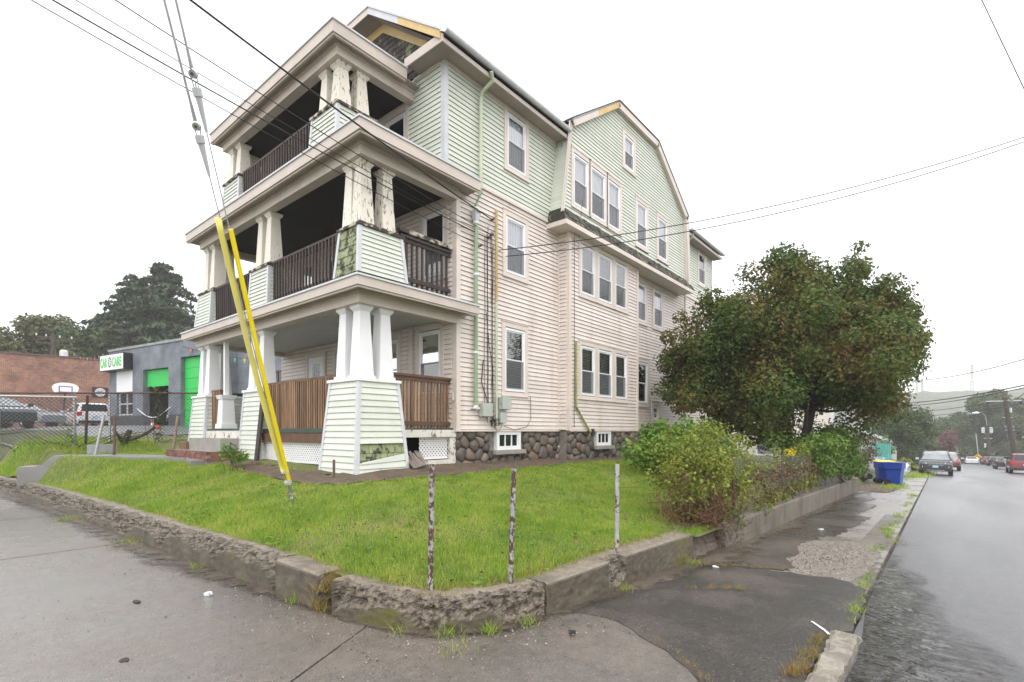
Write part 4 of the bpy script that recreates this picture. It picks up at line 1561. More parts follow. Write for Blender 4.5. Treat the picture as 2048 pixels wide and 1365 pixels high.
# ---- cross gable -----------------------------------------------------------------
GY = 7.60
GP = [(11.12, 7.36), (11.54, 9.80), (14.0, 11.46), (16.85, 11.46), (19.45, 9.80), (19.70, 7.36)]
def gspan(z):
    if z < 9.80:
        t = (z - 7.36) / (9.80 - 7.36)
        return (11.12 + 0.42 * t, 19.70 - 0.25 * t)
    t = (z - 9.80) / (11.46 - 9.80)
    return (11.54 + 2.46 * t, 19.45 - 2.60 * t)
OG = (0, GY, 0)
gw = [(11.66, 7.74, 0.72, 1.36, 'curtain'), (12.56, 7.74, 0.80, 1.36, 'drawn'), (13.54, 7.74, 0.72, 1.36, 'curtain'), (15.42, 7.72, 0.72, 1.38, 'curtain'), (17.05, 7.72, 0.76, 1.38, 'drawn'), (14.55, 9.92, 0.64, 0.98, 'drawn')]
ops = [(q[0], q[0] + q[2], q[1], q[1] + q[3]) for q in gw]
wall_rect(OG, UX, NSIDE, 11.54, 19.45, 7.36, 9.8, ops)
wall_rect(OG, UX, NSIDE, 14.0, 16.85, 9.8, 11.46, ops)
mb = MB()
for q in (((11.12, 7.36), (11.54, 7.36), (11.54, 9.8)), ((19.45, 7.36), (19.70, 7.36), (19.45, 9.8)), ((11.54, 9.8), (14.0, 9.8), (14.0, 11.46)), ((16.85, 9.8), (19.45, 9.8), (16.85, 11.46))):
    mb.poly([(x, GY + 0.004, z) for x, z in q])
mb.build('wall', WALLIN, house)
siding(OG, UX, NSIDE, 7.36, 9.80, gspan, 1, [(q[0] - 0.10, q[0] + q[2] + 0.10, q[1] - 0.10, q[1] + q[3] + 0.11) for q in gw], seed=31, exp=0.1017)
siding(OG, UX, NSIDE, 9.80, 11.46, gspan, 1, [(q[0] - 0.10, q[0] + q[2] + 0.10, q[1] - 0.10, q[1] + q[3] + 0.11) for q in gw], seed=32, exp=0.1038)
for q in gw:
    window(OG, UX, NSIDE, *q)
# steep lower slope on the left, clad in boards (return to the main wall)
siding((0, 0, 0), (0, -1, 0), (-1, 0, 0), 7.30, 9.78, lambda z: (-8.0, -7.62), 1, seed=33, slope=None, exp=0.105) if False else None
for i in range(24):
    z = 7.28 + i * 0.104
    t = (z - 7.36) / (9.80 - 7.36)
    x = 11.12 + 0.42 * t
    clap((x, 0, 0), (0, -1, 0), (-1, 0, 0), -7.99, -7.53, z, 0.104, 1)
mb = MB()
mb.quad((11.13, 7.6, 7.3), (11.13, 8.02, 7.3), (11.55, 8.02, 9.82), (11.55, 7.6, 9.82))
mb.build('gable_side', WALLIN, house)
# rake trims with overhang, soffits, roof planes running back to the main roof
def rake2(a, b, w=0.16, y=7.46, name='rake_board', m=LTRIM, parts=((0, 1),), mats=None):
    p0, p1 = Vector((a[0], y, a[1])), Vector((b[0], y, b[1]))
    d = (p1 - p0).normalized()
    inw = Vector((d.z, 0, -d.x))
    for (s, t), mm in zip(parts, mats or [m]):
        mb = MB()
        A, B = p0.lerp(p1, s), p0.lerp(p1, t)
        mb.obox(A, B - A, inw * w, Vector((0, 0.03, 0)))
        mb.build(name, mm, house)
    mb = MB()
    mb.obox(p0 - inw * 0.03, p1 - p0, inw * 0.04, Vector((0, 0.18 if w > .12 else .03, 0)))
    mb.build('drip_edge', GREYT if w > .12 else m, house)
    mb = MB()
    mb.obox(p0 + inw * (w - 0.03) + Vector((0, 0.03, 0)), p1 - p0, inw * 0.02, Vector((0, 0.125, 0)))
    mb.build('soffit', LTRIM, house)
ov = 0.12
K = [(11.06, 7.30), (11.46, 9.86), (14.0, 11.60), (16.85, 11.60), (19.56, 9.86), (19.80, 7.30)]
rake2(K[0], K[1], w=0.10, y=7.54)
rake2(K[1], K[2], parts=((0, 0.5), (0.5, 1)), mats=[LTRIM, YWOOD])
rake2(K[2], K[3], w=0.2)
rake2(K[3], K[4], w=0.2)
rake2(K[4], K[5], w=0.2)
back = 13.5
roofslab([(K[1][0] - 0.05, 7.44, K[1][1] + 0.05), (K[2][0], 7.44, K[2][1] + 0.05), (15.42, 9.2, 12.62), (15.42, back, 12.62), (K[1][0] - 0.05, back, K[1][1] + 0.05)])
roofslab([(K[4][0] + 0.05, 7.44, K[4][1] + 0.05), (K[4][0] + 0.05, back, K[4][1] + 0.05), (15.42, back, 12.62), (15.42, 9.2, 12.62), (K[3][0], 7.44, K[3][1] + 0.05)])
roofslab([(K[2][0], 7.44, K[2][1] + 0.05), (K[3][0], 7.44, K[3][1] + 0.05), (15.42, 9.2, 12.62)])
mb = MB()
mb.quad((19.72, 7.46, 7.3), (19.48, 7.46, 9.9), (19.48, 8.05, 9.9), (19.72, 8.05, 7.3))
mb.build('gable_side', LTRIM, house)
# mossy skirt roof under the gable
mb = MB()
mb.quad((10.98, 7.39, 7.06), (19.86, 7.39, 7.06), (19.72, 7.585, 7.44), (11.10, 7.585, 7.44))
mb.quad((10.98, 7.39, 7.06), (11.10, 7.585, 7.44), (11.10, 8.0, 7.44), (10.98, 8.0, 7.06))
mb.build('skirt_roof', SHDARK, house)
sh = MB()
rr = random.Random(9)
for row in range(3):
    t0 = row / 3
    x = 10.98 + 0.04 * row
    while x < 19.8:
        wd = rr.uniform(0.10, 0.22)
        y0, z0 = 7.39 + 0.195 * t0, 7.06 + 0.38 * t0
        lift = rr.uniform(0.004, 0.02)
        if rr.random() > 0.06:
            sh.obox((x, y0 - 0.006, z0 + 0.004), (wd - 0.012, 0, 0), (0, 0.068, 0.134), (0, -lift * 1.5, lift * .6))
        x += wd
tag(sh.build('roof_shingle', SHDARK, house), kind='stuff')
mb = MB()
mb.box(10.98, 7.36, 6.94, 19.86, 7.385, 7.06)
mb.box(10.98, 7.385, 6.94, 11.01, 8.0, 7.06)
mb.build('fascia', LTRIM, house)
mb = MB()
mb.box(11.01, 7.385, 6.96, 19.86, 8.0, 6.99)
mb.build('soffit', LTRIM, house)
mb = MB()
mb.box(11.56, 7.635, 6.84, 15.66, 7.68, 6.955)
mb.box(15.75, 7.955, 6.84, 19.6, 7.99, 6.955)
mb.build('frieze_board', LTRIM, house)

# ================================================================== porch piers, columns, railings
def pier(x0, x1, y0, y1, z0, z1, fl, mi=1, open_patch=False, old_front=False, exp=0.112, flx=None, cap=SILLBAD, capth=0.05):
    """battered pier; fl = how much the foot spreads on each side"""
    flx = fl if flx is None else flx
    cx, cy = (x0 + x1) / 2, (y0 + y1) / 2
    a1, b1 = (x1 - x0) / 2, (y1 - y0) / 2
    mb = MB()
    mb.frustum(cx, cy, z0, z1, a1 + flx - 0.03, b1 + fl - 0.03, a1 - 0.03, b1 - 0.03)
    P = mb.build('porch_pier', SHGREEN if (open_patch or old_front) else WALLIN, house)
    H = z1 - z0
    def frac(z):
        return (z1 - z) / H
    k = max(3, int(round(H / exp)))
    e = H / k
    for i in range(k):
        z = z0 + i * e
        f0, f1 = frac(z), frac(z + e)
        # front face (-x)
        if not old_front:
            xa, xb = x0 - flx * f0, x0 - flx * f1
            clap4(P, (xa, y0 - fl * f0 + 0.04), (xa, y1 + fl * f0 - 0.04), (xb, y0 - fl * f1 + 0.04), (xb, y1 + fl * f1 - 0.04), z, e, (-1, 0), mi)
        if not (open_patch and 0.28 < (z - z0 + e / 2) < 0.52):
            ya, yb = y0 - fl * f0, y0 - fl * f1
            if open_patch and (z - z0) < 0.30 and (z - z0) > 0.12:
                pass
            clap4(P, (x0 - flx * f0 + 0.04, ya), (x1 + flx * f0 - 0.04, ya), (x0 - flx * f1 + 0.04, yb), (x1 + flx * f1 - 0.04, yb), z, e, (0, -1), mi)
    if old_front:
        rr = random.Random(3)
        rows = 5
        for r_ in range(rows):
            za, zb = z0 + H * r_ / rows, z0 + H * (r_ + 1) / rows + 0.02
            y = y0 - fl * frac(za) + 0.03
            while y < y1 + fl * frac(za) - 0.05:
                wd = rr.uniform(0.12, 0.24)
                ye = min(y + wd, y1 + fl * frac(za))
                mb = MB()
                xo = x0 - flx * frac(za)
                xt = x0 - flx * frac(zb)
                mb.add([(xo - 0.02, y, za), (xo - 0.02, ye - 0.008, za), (xt - 0.006, ye - 0.008, zb), (xt - 0.006, y, zb), (xo + 0.03, y, za), (xo + 0.03, ye - 0.008, za)], [(0, 1, 2, 3), (4, 5, 1, 0)])
                mb.build('shingle', SHGREEN, P)
                y = ye
    if open_patch:
        rr = random.Random(4)
        for r_ in range(2):
            za = z0 + 0.27 + r_ * 0.13
            zb = za + 0.14
            x = x0 - flx * frac(za) + 0.05
            while x < x1 + flx * frac(za) - 0.06:
                wd = rr.uniform(0.13, 0.24)
                xe = min(x + wd, x1 + flx * frac(za) - 0.04)
                mb = MB()
                yo, yt = y0 - fl * frac(za), y0 - fl * frac(zb)
                mb.add([(x, yo + 0.004, za), (xe - 0.01, yo + 0.004, za), (xe - 0.01, yt + 0.016, zb), (x, yt + 0.016, zb), (x, yo + 0.03, za), (xe - 0.01, yo + 0.03, za)], [(0, 1, 2, 3), (4, 5, 1, 0)])
                mb.build('shingle', SHGREEN, P)
                x = xe
        # torn board hanging aslant
        mb = MB()
        ya = y0 - fl * frac(z0 + 0.25) - 0.03
        mb.add([(x0 - 0.06, ya, z0 + 0.20), (x1 + 0.09, ya + 0.01, z0 + 0.24), (x1 + 0.09, ya + 0.02, z0 + 0.37), (x0 - 0.02, ya + 0.005, z0 + 0.235),
                (x0 - 0.06, ya + 0.01, z0 + 0.20), (x1 + 0.09, ya + 0.02, z0 + 0.24), (x1 + 0.09, ya + 0.03, z0 + 0.37), (x0 - 0.02, ya + 0.015, z0 + 0.235)],
               [(0, 1, 2, 3), (4, 7, 6, 5), (0, 4, 5, 1), (3, 2, 6, 7)])
        mb.build('torn_clapboard', GREEN, P)
    # corner boards
    w_, t_ = 0.045, 0.026
    for (sx, sy) in ((-1, -1), (-1, 1), (1, -1)):
        X0, X1 = (x0 - flx, x0) if sx < 0 else (x1 + flx, x1)
        Y0, Y1 = (y0 - fl, y0) if sy < 0 else (y1 + fl, y1)
        lo_ = [(X0 - t_, Y0 - t_), (X0 + w_, Y0 - t_), (X0 + w_, Y0 + w_), (X0 - t_, Y0 + w_)] if (sx, sy) == (-1, -1) else \
              ([(X0 - t_, Y0 - w_), (X0 + w_, Y0 - w_), (X0 + w_, Y0 + t_), (X0 - t_, Y0 + t_)] if sy > 0 else [(X0 - w_, Y0 - t_), (X0 + t_, Y0 - t_), (X0 + t_, Y0 + w_), (X0 - w_, Y0 + w_)])
        hi_ = [(a + (X1 - X0), b + (Y1 - Y0)) for a, b in lo_]
        mb = MB()
        mb.add([(a, b, z0) for a, b in lo_] + [(a, b, z1) for a, b in hi_], [(0, 1, 5, 4), (1, 2, 6, 5), (2, 3, 7, 6), (3, 0, 4, 7), (4, 5, 6, 7)])
        mb.build('corner_board', GREYT, P)
    mb = MB()
    mb.box(x0 - 0.05, y0 - 0.05, z1 + 0.001, x1 + 0.05, y1 + 0.05, z1 + capth)
    mb.build('pier_cap', cap, P)
    return P
def clap4(parent, p0, p1, q0, q1, z, h, n, mi):
    """board on a battered face: foot p0-p1 at z, head q0-q1 at z+h"""
    th, tt = 0.021, 0.005
    n = Vector((n[0], n[1], 0))
    vs = [Vector((*p0, z)) + n * th, Vector((*p1, z)) + n * th, Vector((*q1, z + h)) + n * tt, Vector((*q0, z + h)) + n * tt,
          Vector((*p0, z)) - n * 0.004, Vector((*p1, z)) - n * 0.004, Vector((*q1, z + h)) - n * 0.004, Vector((*q0, z + h)) - n * 0.004]
    vs += [vs[0].lerp(vs[3], 0.05), vs[1].lerp(vs[2], 0.05)]
    fs = [(8, 9, 2, 3), (0, 1, 9, 8), (4, 5, 1, 0), (0, 8, 3, 7, 4), (1, 5, 6, 2, 9)]
    c = (vs[0] + vs[2]) / 2
    dist = max(2, (c - CAMP).length)
    size = (vs[1] - vs[0]).length * h * abs((c - CAMP).normalized().dot(n)) / dist ** 2
    POOL.append((size, vs, fs, [mi, 2 + mi, 2 + mi, mi, mi], parent))

def column(x, y, z0, z1, a, b, m, bad=False):
    """square tapered column with base plate and capital"""
    mb = MB()
    mb.frustum(x, y, z0 + 0.06, z1 - 0.10, a, a, b, b)
    Cc = mb.build('column', m, house)
    mb = MB()
    mb.frustum(x, y, z0, z0 + 0.06, a + 0.025, a + 0.025, a + 0.02, a + 0.02)
    mb.build('base', SILLBAD if bad else m, Cc)
    mb = MB()
    mb.frustum(x, y, z1 - 0.10, z1 - 0.055, b + 0.008, b + 0.008, b + 0.035, b + 0.035)
    mb.frustum(x, y, z1 - 0.0545, z1, b + 0.045, b + 0.045, b + 0.05, b + 0.05)
    mb.build('capital', m, Cc)
    return Cc

def baluster_run(p0, p1, zb, zt, step, m, wd=0.042, rail=None, railh=0.05, parent=None, skip=()):
    """railing: lower and upper rail with square balusters; p0,p1 in plan"""
    p0, p1 = Vector((*p0, 0)), Vector((*p1, 0))
    d = p1 - p0
    ln = d.length
    d.normalize()
    n_ = Vector((-d.y, d.x, 0))
    rail = rail or m
    mb = MB()
    mb.obox(p0 + Vector((0, 0, zt - railh)) - n_ * 0.05, d * ln, n_ * 0.10, Vector((0, 0, railh)))
    mb.obox(p0 + Vector((0, 0, zt - railh - 0.08)) - n_ * 0.018, d * ln, n_ * 0.036, Vector((0, 0, 0.079)))
    Rl = mb.build('railing', rail, house)
    mb = MB()
    mb.obox(p0 + Vector((0, 0, zb + 0.05)) - n_ * 0.018, d * ln, n_ * 0.036, Vector((0, 0, 0.085)))
    mb.build('lower_rail', rail, Rl)
    k = int(ln / step)
    for i in range(k):
        t = (i + 0.5) * ln / k
        if i in skip:
            continue
        q = p0 + d * (t - wd / 2) + n_ * 0.020 + Vector((0, 0, zb - random.uniform(0, 0.02)))
        mb = MB()
        mb.obox(q, d * wd, n_ * 0.034, Vector((random.uniform(-.004, .004), random.uniform(-.004, .004), zt - railh - zb + 0.02)))
        mb.build('baluster', m, Rl)
    return Rl

# ---- first floor ----
pier(5.26, 6.12, 7.97, 8.90, 0.80, 2.50, 0.14, open_patch=True, cap=WHITE, capth=0.055)
pier(5.26, 5.95, 11.78, 12.68, 0.95, 2.50, 0.10, cap=WHITE, capth=0.055)
pier(5.26, 6.12, 15.02, 15.95, 0.95, 2.50, 0.12, cap=WHITE, capth=0.055)
for (x, y) in ((5.47, 8.19), (5.47, 8.65), (5.92, 8.19), (5.47, 12.0), (5.47, 12.46), (5.47, 15.65), (5.47, 15.2), (5.92, 15.65)):
    column(x, y, 2.556, 3.90, 0.155, 0.105, WHITE)
# half height newel pier with a thin post
mb = MB()
mb.frustum(5.45, 14.25, 1.66, 1.78, 0.20, 0.20, 0.19, 0.19)
mb.frustum(5.45, 14.25, 1.781, 2.42, 0.165, 0.165, 0.135, 0.135)
mb.frustum(5.45, 14.25, 2.421, 2.52, 0.16, 0.16, 0.19, 0.19)
nw = mb.build('newel_pier', WHITE, house)
mb = MB()
mb.box(5.40, 14.20, 2.52, 5.50, 14.30, 3.90)
mb.build('post', WHITE, nw)
baluster_run((5.42, 8.93), (5.42, 11.72), 1.62, 2.68, 0.088, BROWNW, rail=BROWNR)
baluster_run((6.14, 8.16), (7.66, 8.16), 1.66, 2.74, 0.088, BROWNW, rail=BROWNR)
baluster_run((5.42, 14.42), (5.42, 15.0), 1.62, 2.68, 0.09, BROWNW, rail=BROWNR)
baluster_run((6.14, 15.6), (7.66, 15.6), 1.62, 2.68, 0.12, BROWNW, rail=BROWNR)
# skirting below the porch floor
mb = MB()
mb.box(5.22, 8.95, 1.36, 5.26, 11.75, 1.55)
mb.build('skirt_board', BROWNR, house)
def lattice(o, u, w, z0, h, name='lattice'):
    """crossed laths in two layers, cut to the panel"""
    u = Vector(u)
    n_ = Vector((u.y, -u.x, 0))
    mb = MB()
    p, lw = 0.086, 0.046
    for sgn, d in ((1, 0.0), (-1, 0.007)):
        c = -h
        while c < w + h:
            # lath from (c,0) going up at 45 degrees
            pts = []
            for (a, b) in ((c, 0), (c + lw, 0), (c + lw + h, h), (c + h, h)):
                pts.append((a, b))
            if sgn < 0:
                pts = [(w - a, b) for a, b in pts]
            # clip to 0..w
            def clip(poly, lo, left):
                out = []
                for i in range(len(poly)):
                    P0, P1 = poly[i], poly[(i + 1) % len(poly)]
                    i0 = P0[0] >= lo if left else P0[0] <= lo
                    i1 = P1[0] >= lo if left else P1[0] <= lo
                    if i0:
                        out.append(P0)
                    if i0 != i1:
                        t = (lo - P0[0]) / (P1[0] - P0[0])
                        out.append((lo, P0[1] + t * (P1[1] - P0[1])))
                return out
            q = clip(pts, 0, True)
            q = clip(q, w, False) if len(q) > 2 else q
            if len(q) > 2:
                O = Vector(o) + n_ * d
                mb.prism([O + u * a + Vector((0, 0, z0 + b)) for a, b in q], n_ * 0.006)
            c += p
    mb.obox(Vector(o) + Vector((0, 0, z0 - 0.03)), u * w, n_ * 0.02, Vector((0, 0, 0.03)))
    mb.obox(Vector(o) + Vector((0, 0, z0 + h)), u * w, n_ * 0.02, Vector((0, 0, 0.03)))
    return mb.build(name, LATT, house)
lattice((5.28, 8.98, 0), (0, 1, 0), 2.85, 0.97, 0.36)
lattice((6.78, 8.14, 0), (1, 0, 0), 0.78, 1.04, 0.40)
PEELW = M("peeling_white_board", (0.66, 0.64, 0.58), 0.6, 0.1, 4, col2=(0.22, 0.16, 0.12), c2sc=6, lo=0.56, hi=0.62)
mb = MB()
mb.box(6.20, 8.03, 1.47, 7.75, 8.10, 1.62)
mb.build('skirt_board', PEELW, house)
mb = MB()
mb.box(7.57, 8.06, 0.85, 7.74, 8.12, 1.468)
mb.build('skirt_post', PEELW, house)
mb = MB()
mb.box(6.70, 8.04, 0.86, 7.56, 8.12, 0.99)
mb.build('skirt_board', PEELW, house)
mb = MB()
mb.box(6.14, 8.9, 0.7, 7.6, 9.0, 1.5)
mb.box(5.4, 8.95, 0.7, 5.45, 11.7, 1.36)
mb.build('crawl_space_shade_sheet', BLACKC, house)  # black sheets stand in for the shade under the porch
# second floor
pier(5.29, 6.22, 7.99, 8.62, 4.44, 5.30, 0.07, old_front=True, exp=0.088)
pier(5.29, 5.75, 11.50, 12.38, 4.44, 5.30, 0.05, exp=0.088)
pier(5.29, 6.22, 14.75, 15.62, 4.44, 5.30, 0.08, exp=0.088)
for (x, y, m) in ((5.50, 8.20, CREAMBAD), (5.50, 8.50, CREAM), (5.98, 8.20, CREAMBAD), (5.50, 11.72, CREAM), (5.50, 12.16, CREAM), (5.50, 15.38, CREAM), (5.50, 14.95, CREAM), (5.95, 15.38, CREAM)):
    column(x, y, 5.352, 6.56, 0.15, 0.10, m, bad=True)
baluster_run((5.40, 8.66), (5.40, 11.46), 4.46, 5.38, 0.122, DARKW, railh=0.045)
baluster_run((5.40, 12.42), (5.40, 14.70), 4.46, 5.38, 0.122, DARKW, railh=0.045)
baluster_run((6.28, 8.12), (7.62, 8.12), 4.52, 5.46, 0.122, DARKW, railh=0.045)
baluster_run((6.2, 15.4), (7.62, 15.4), 4.46, 5.38, 0.125, DARKW, railh=0.045)
mb = MB()
mb.box(6.25, 8.05, 5.50, 7.66, 8.20, 5.58)
mb.build('rail_cap', SILLBAD, house)
mb = MB()
mb.box(5.24, 8.05, 4.425, 6.4, 8.0, 4.455)
mb.box(6.3, 8.02, 4.425, 7.66, 8.16, 4.46)
mb.build('deck_edge', DARKW, house)
# third floor
pier(5.46, 6.30, 8.99, 9.92, 7.16, 7.98, 0.05, exp=0.09)
pier(5.46, 6.30, 13.45, 14.36, 7.16, 7.98, 0.05, exp=0.09)
for (x, y, m) in ((5.66, 9.19, CREAMBAD), (5.66, 9.64, CREAM), (6.08, 9.19, CREAMBAD), (5.66, 14.16, CREAM), (5.66, 13.72, CREAM), (6.08, 14.16, CREAM)):
    column(x, y, 8.032, 8.90, 0.145, 0.10, m, bad=True)
baluster_run((5.56, 9.98), (5.56, 13.40), 7.22, 8.08, 0.118, DARKW, railh=0.045)
baluster_run((6.3, 14.2), (7.3, 14.2), 7.22, 8.08, 0.125, DARKW, railh=0.045)

# ---- steps to the front door ----
mb = MB()
mb.box(4.75, 12.75, 1.10, 5.25, 14.75, 1.42)
st = mb.build('front_steps', STEPC, house)
mb = MB()
mb.box(5.20, 12.75, 1.42, 5.30, 14.9, 1.60)
mb.build('riser', PEELW, st)
rr = random.Random(12)
for row, z in enumerate((0.92, 0.99, 1.06)):
    y = 12.6 + (0.1 if row % 2 else 0)
    while y < 15.2:
        mb = MB()
        j = rr.uniform(-0.008, 0.008)
        mb.box(4.40 + j, y, z, 4.50 + j, y + 0.195, z + 0.062)
        mb.build('brick', BRICKS, st)
        y += 0.207
    x = 4.5
    while x < 5.2:
        mb = MB()
        mb.box(x, 12.6 + rr.uniform(-.006, .006), z, x + 0.195, 12.7, z + 0.062)
        mb.build('brick', BRICKS, st)
        x += 0.207
mb = MB()
mb.box(4.42, 12.62, 0.6, 5.26, 15.3, 1.122)
mb.build('step_core', M("step_mortar", (0.28, 0.25, 0.22), 0.8, 0.2, 6), st)
# porch ceiling light
mb = MB()
mb.lathe((6.45, 10.5, 3.86), [(0.03, 0.15), (0.06, 0.12), (0.06, 0.10)], 10)
pl = mb.build('porch_lamp', RUSTB, house)
mb = MB()
mb.lathe((6.45, 10.5, 3.80), [(0.035, 0.0), (0.05, 0.06), (0.05, 0.16)], 10)
mb.build('lamp_glass', M("lamp_glass", (0.7, 0.7, 0.65), 0.2, 0), pl)

# ---- pipes, boxes and cables on the side wall ------------------------------------
def pipe(pts, r, m, name, n=10):
    mb = MB()
    mb.tube(pts, r, n)
    return mb.build(name, m, house)
dp1 = pipe([(8.30, 7.53, 9.46), (8.42, 7.60, 9.35), (8.36, 7.86, 9.18), (8.36, 7.90, 9.05), (8.36, 7.90, 7.02)], 0.043, PIPEGR, 'downspout')
dp2 = pipe([(8.36, 7.90, 6.96), (8.20, 7.90, 6.60), (8.20, 7.90, 2.14)], 0.045, PIPEG, 'downspout')
mb = MB()
for z in (6.52, 6.2, 5.05, 3.32, 2.12):
    mb.lathe((8.20, 7.90, z), [(0.055, 0), (0.055, 0.045)], 10)
mb.box(8.11, 7.86, 2.09, 8.29, 7.975, 2.12)
mb.build('pipe_strap', WHITE, dp2)
mb = MB()
mb.frustum(8.20, 7.90, 6.24, 6.46, 0.04, 0.04, 0.10, 0.07)
mb.build('leader_head', GREYT, dp2)
pipe([(20.3, 7.53, 9.46), (20.3, 7.65, 9.3), (20.3, 7.88, 9.1), (20.3, 7.90, 2.0)], 0.043, PIPEGR, 'downspout')
pipe([(8.92, 7.93, 6.75), (8.92, 7.93, 4.6)], 0.030, PIPEY, 'conduit')
pipe([(8.92, 7.93, 4.598), (8.92, 7.93, 1.66)], 0.030, PIPEGR, 'conduit')
pipe([(11.85, 7.62, 4.05), (11.85, 7.62, 2.25), (12.55, 7.60, 1.55)], 0.03, M("mossy_pipe", (0.28, 0.31, 0.10), 0.5, 0.2, 4, col2=(0.35, 0.15, 0.05), c2sc=2), 'vent_pipe')
mb = MB()
mb.tube([(12.72, 7.62, 1.66), (12.72, 7.62, 1.45)], 0.05, 10)
mb.build('vent_cap', BLKPL, house)
def ubox(x, z, w, h, d=0.12):
    mb = MB()
    mb.box(x, 7.97 - d, z, x + w, 7.97, z + h)
    B = mb.build('utility_box', UTIL, house)
    mb = MB()
    mb.box(x - 0.012, 7.97 - d - 0.022, z + 0.01, x + w + 0.012, 7.97 - d - 0.001, z + h + 0.012)
    mb.build('cover', UTIL, B)
ubox(8.36, 1.92, 0.31, 0.30)
ubox(9.03, 2.10, 0.30, 0.30)
ubox(9.00, 1.78, 0.20, 0.24, 0.09)
rr = random.Random(77)
def cable(pts, r=0.008, name='cable', parent=None, n=5, m=None):
    mb = MB()
    mb.tube(pts, r, n)
    return mb.build(name, m or BLACKW, parent or house)
def wobble(a, b, k, amp):
    a, b = Vector(a), Vector(b)
    out = []
    for i in range(k + 1):
        p = a.lerp(b, i / k)
        if 0 < i < k:
            p += Vector((rr.uniform(-amp, amp), 0, rr.uniform(-amp, amp)))
        out.append(p)
    return out
for x, z1, z0 in ((8.62, 6.10, 1.9), (8.66, 6.3, 1.85), (8.76, 6.2, 1.75), (8.79, 6.2, 1.7), (8.55, 6.0, 2.2), (8.83, 5.9, 1.7)):
    cable(wobble((x, 7.955, z1), (x + rr.uniform(-.05, .08), 7.955, z0), 12, 0.012), 0.0075)
cable([(8.5, 7.955, 3.2), (8.44, 7.955, 2.7), (8.55, 7.95, 2.45), (8.75, 7.95, 2.05), (8.85, 7.95, 1.85)], 0.012)
cable([(8.6, 7.95, 4.3), (8.7, 7.95, 3.5), (8.82, 7.95, 3.1), (8.83, 7.95, 2.0)], 0.008)
# tangle by the boxes
for i in range(7):
    c = (8.72 + rr.uniform(-.15, .3), 1.78 + rr.uniform(-.1, .12))
    r0 = rr.uniform(0.05, 0.12)
    cable([(c[0] + r0 * math.cos(t) * (1 + .3 * math.sin(3 * t)), 7.93 - 0.01 * i, c[1] + r0 * 0.8 * math.sin(t)) for t in np.linspace(rr.uniform(0, 2), 6.4, 14)], 0.006)
cable([(10.25, 7.955, 2.45), (10.26, 7.955, 1.9), (10.1, 7.955, 1.7), (9.6, 7.95, 1.62), (9.2, 7.94, 1.72)], 0.007)
cable(wobble((11.78, 7.635, 7.0), (11.78, 7.635, 1.7), 14, 0.01), 0.007)
cable(wobble((12.06, 7.56, 7.95), (11.95, 7.6, 6.9), 8, 0.015), 0.006)
# insulators where the service drops land
for (x, z) in ((8.75, 6.45), (8.73, 6.10), (8.66, 6.02), (8.36, 5.75)):
    mb = MB()
    mb.tube([(x, 7.97, z), (x, 7.86, z + 0.01)], [0.018, 0.03], 8)
    mb.build('service_bracket', RUSTB, house)

# ---- flush the clapboard pool ------------------------------------------------------
POOL.sort(key=lambda q: -q[0])
for (s, vs, fs, ms, par) in POOL[:300]:
    mb = MB()
    mb.v = [tuple(v) for v in vs]
    mb.f, mb.m = list(fs), list(ms)
    mb.build('clapboard', CMATS, par)
mb = MB()
for (s, vs, fs, ms, par) in POOL[300:]:
    o_ = len(mb.v)
    mb.v += [tuple(v) for v in vs]
    mb.f += [tuple(i + o_ for i in f) for f in fs]
    mb.m += ms
tag(mb.build('clapboard', CMATS, house), kind='stuff')
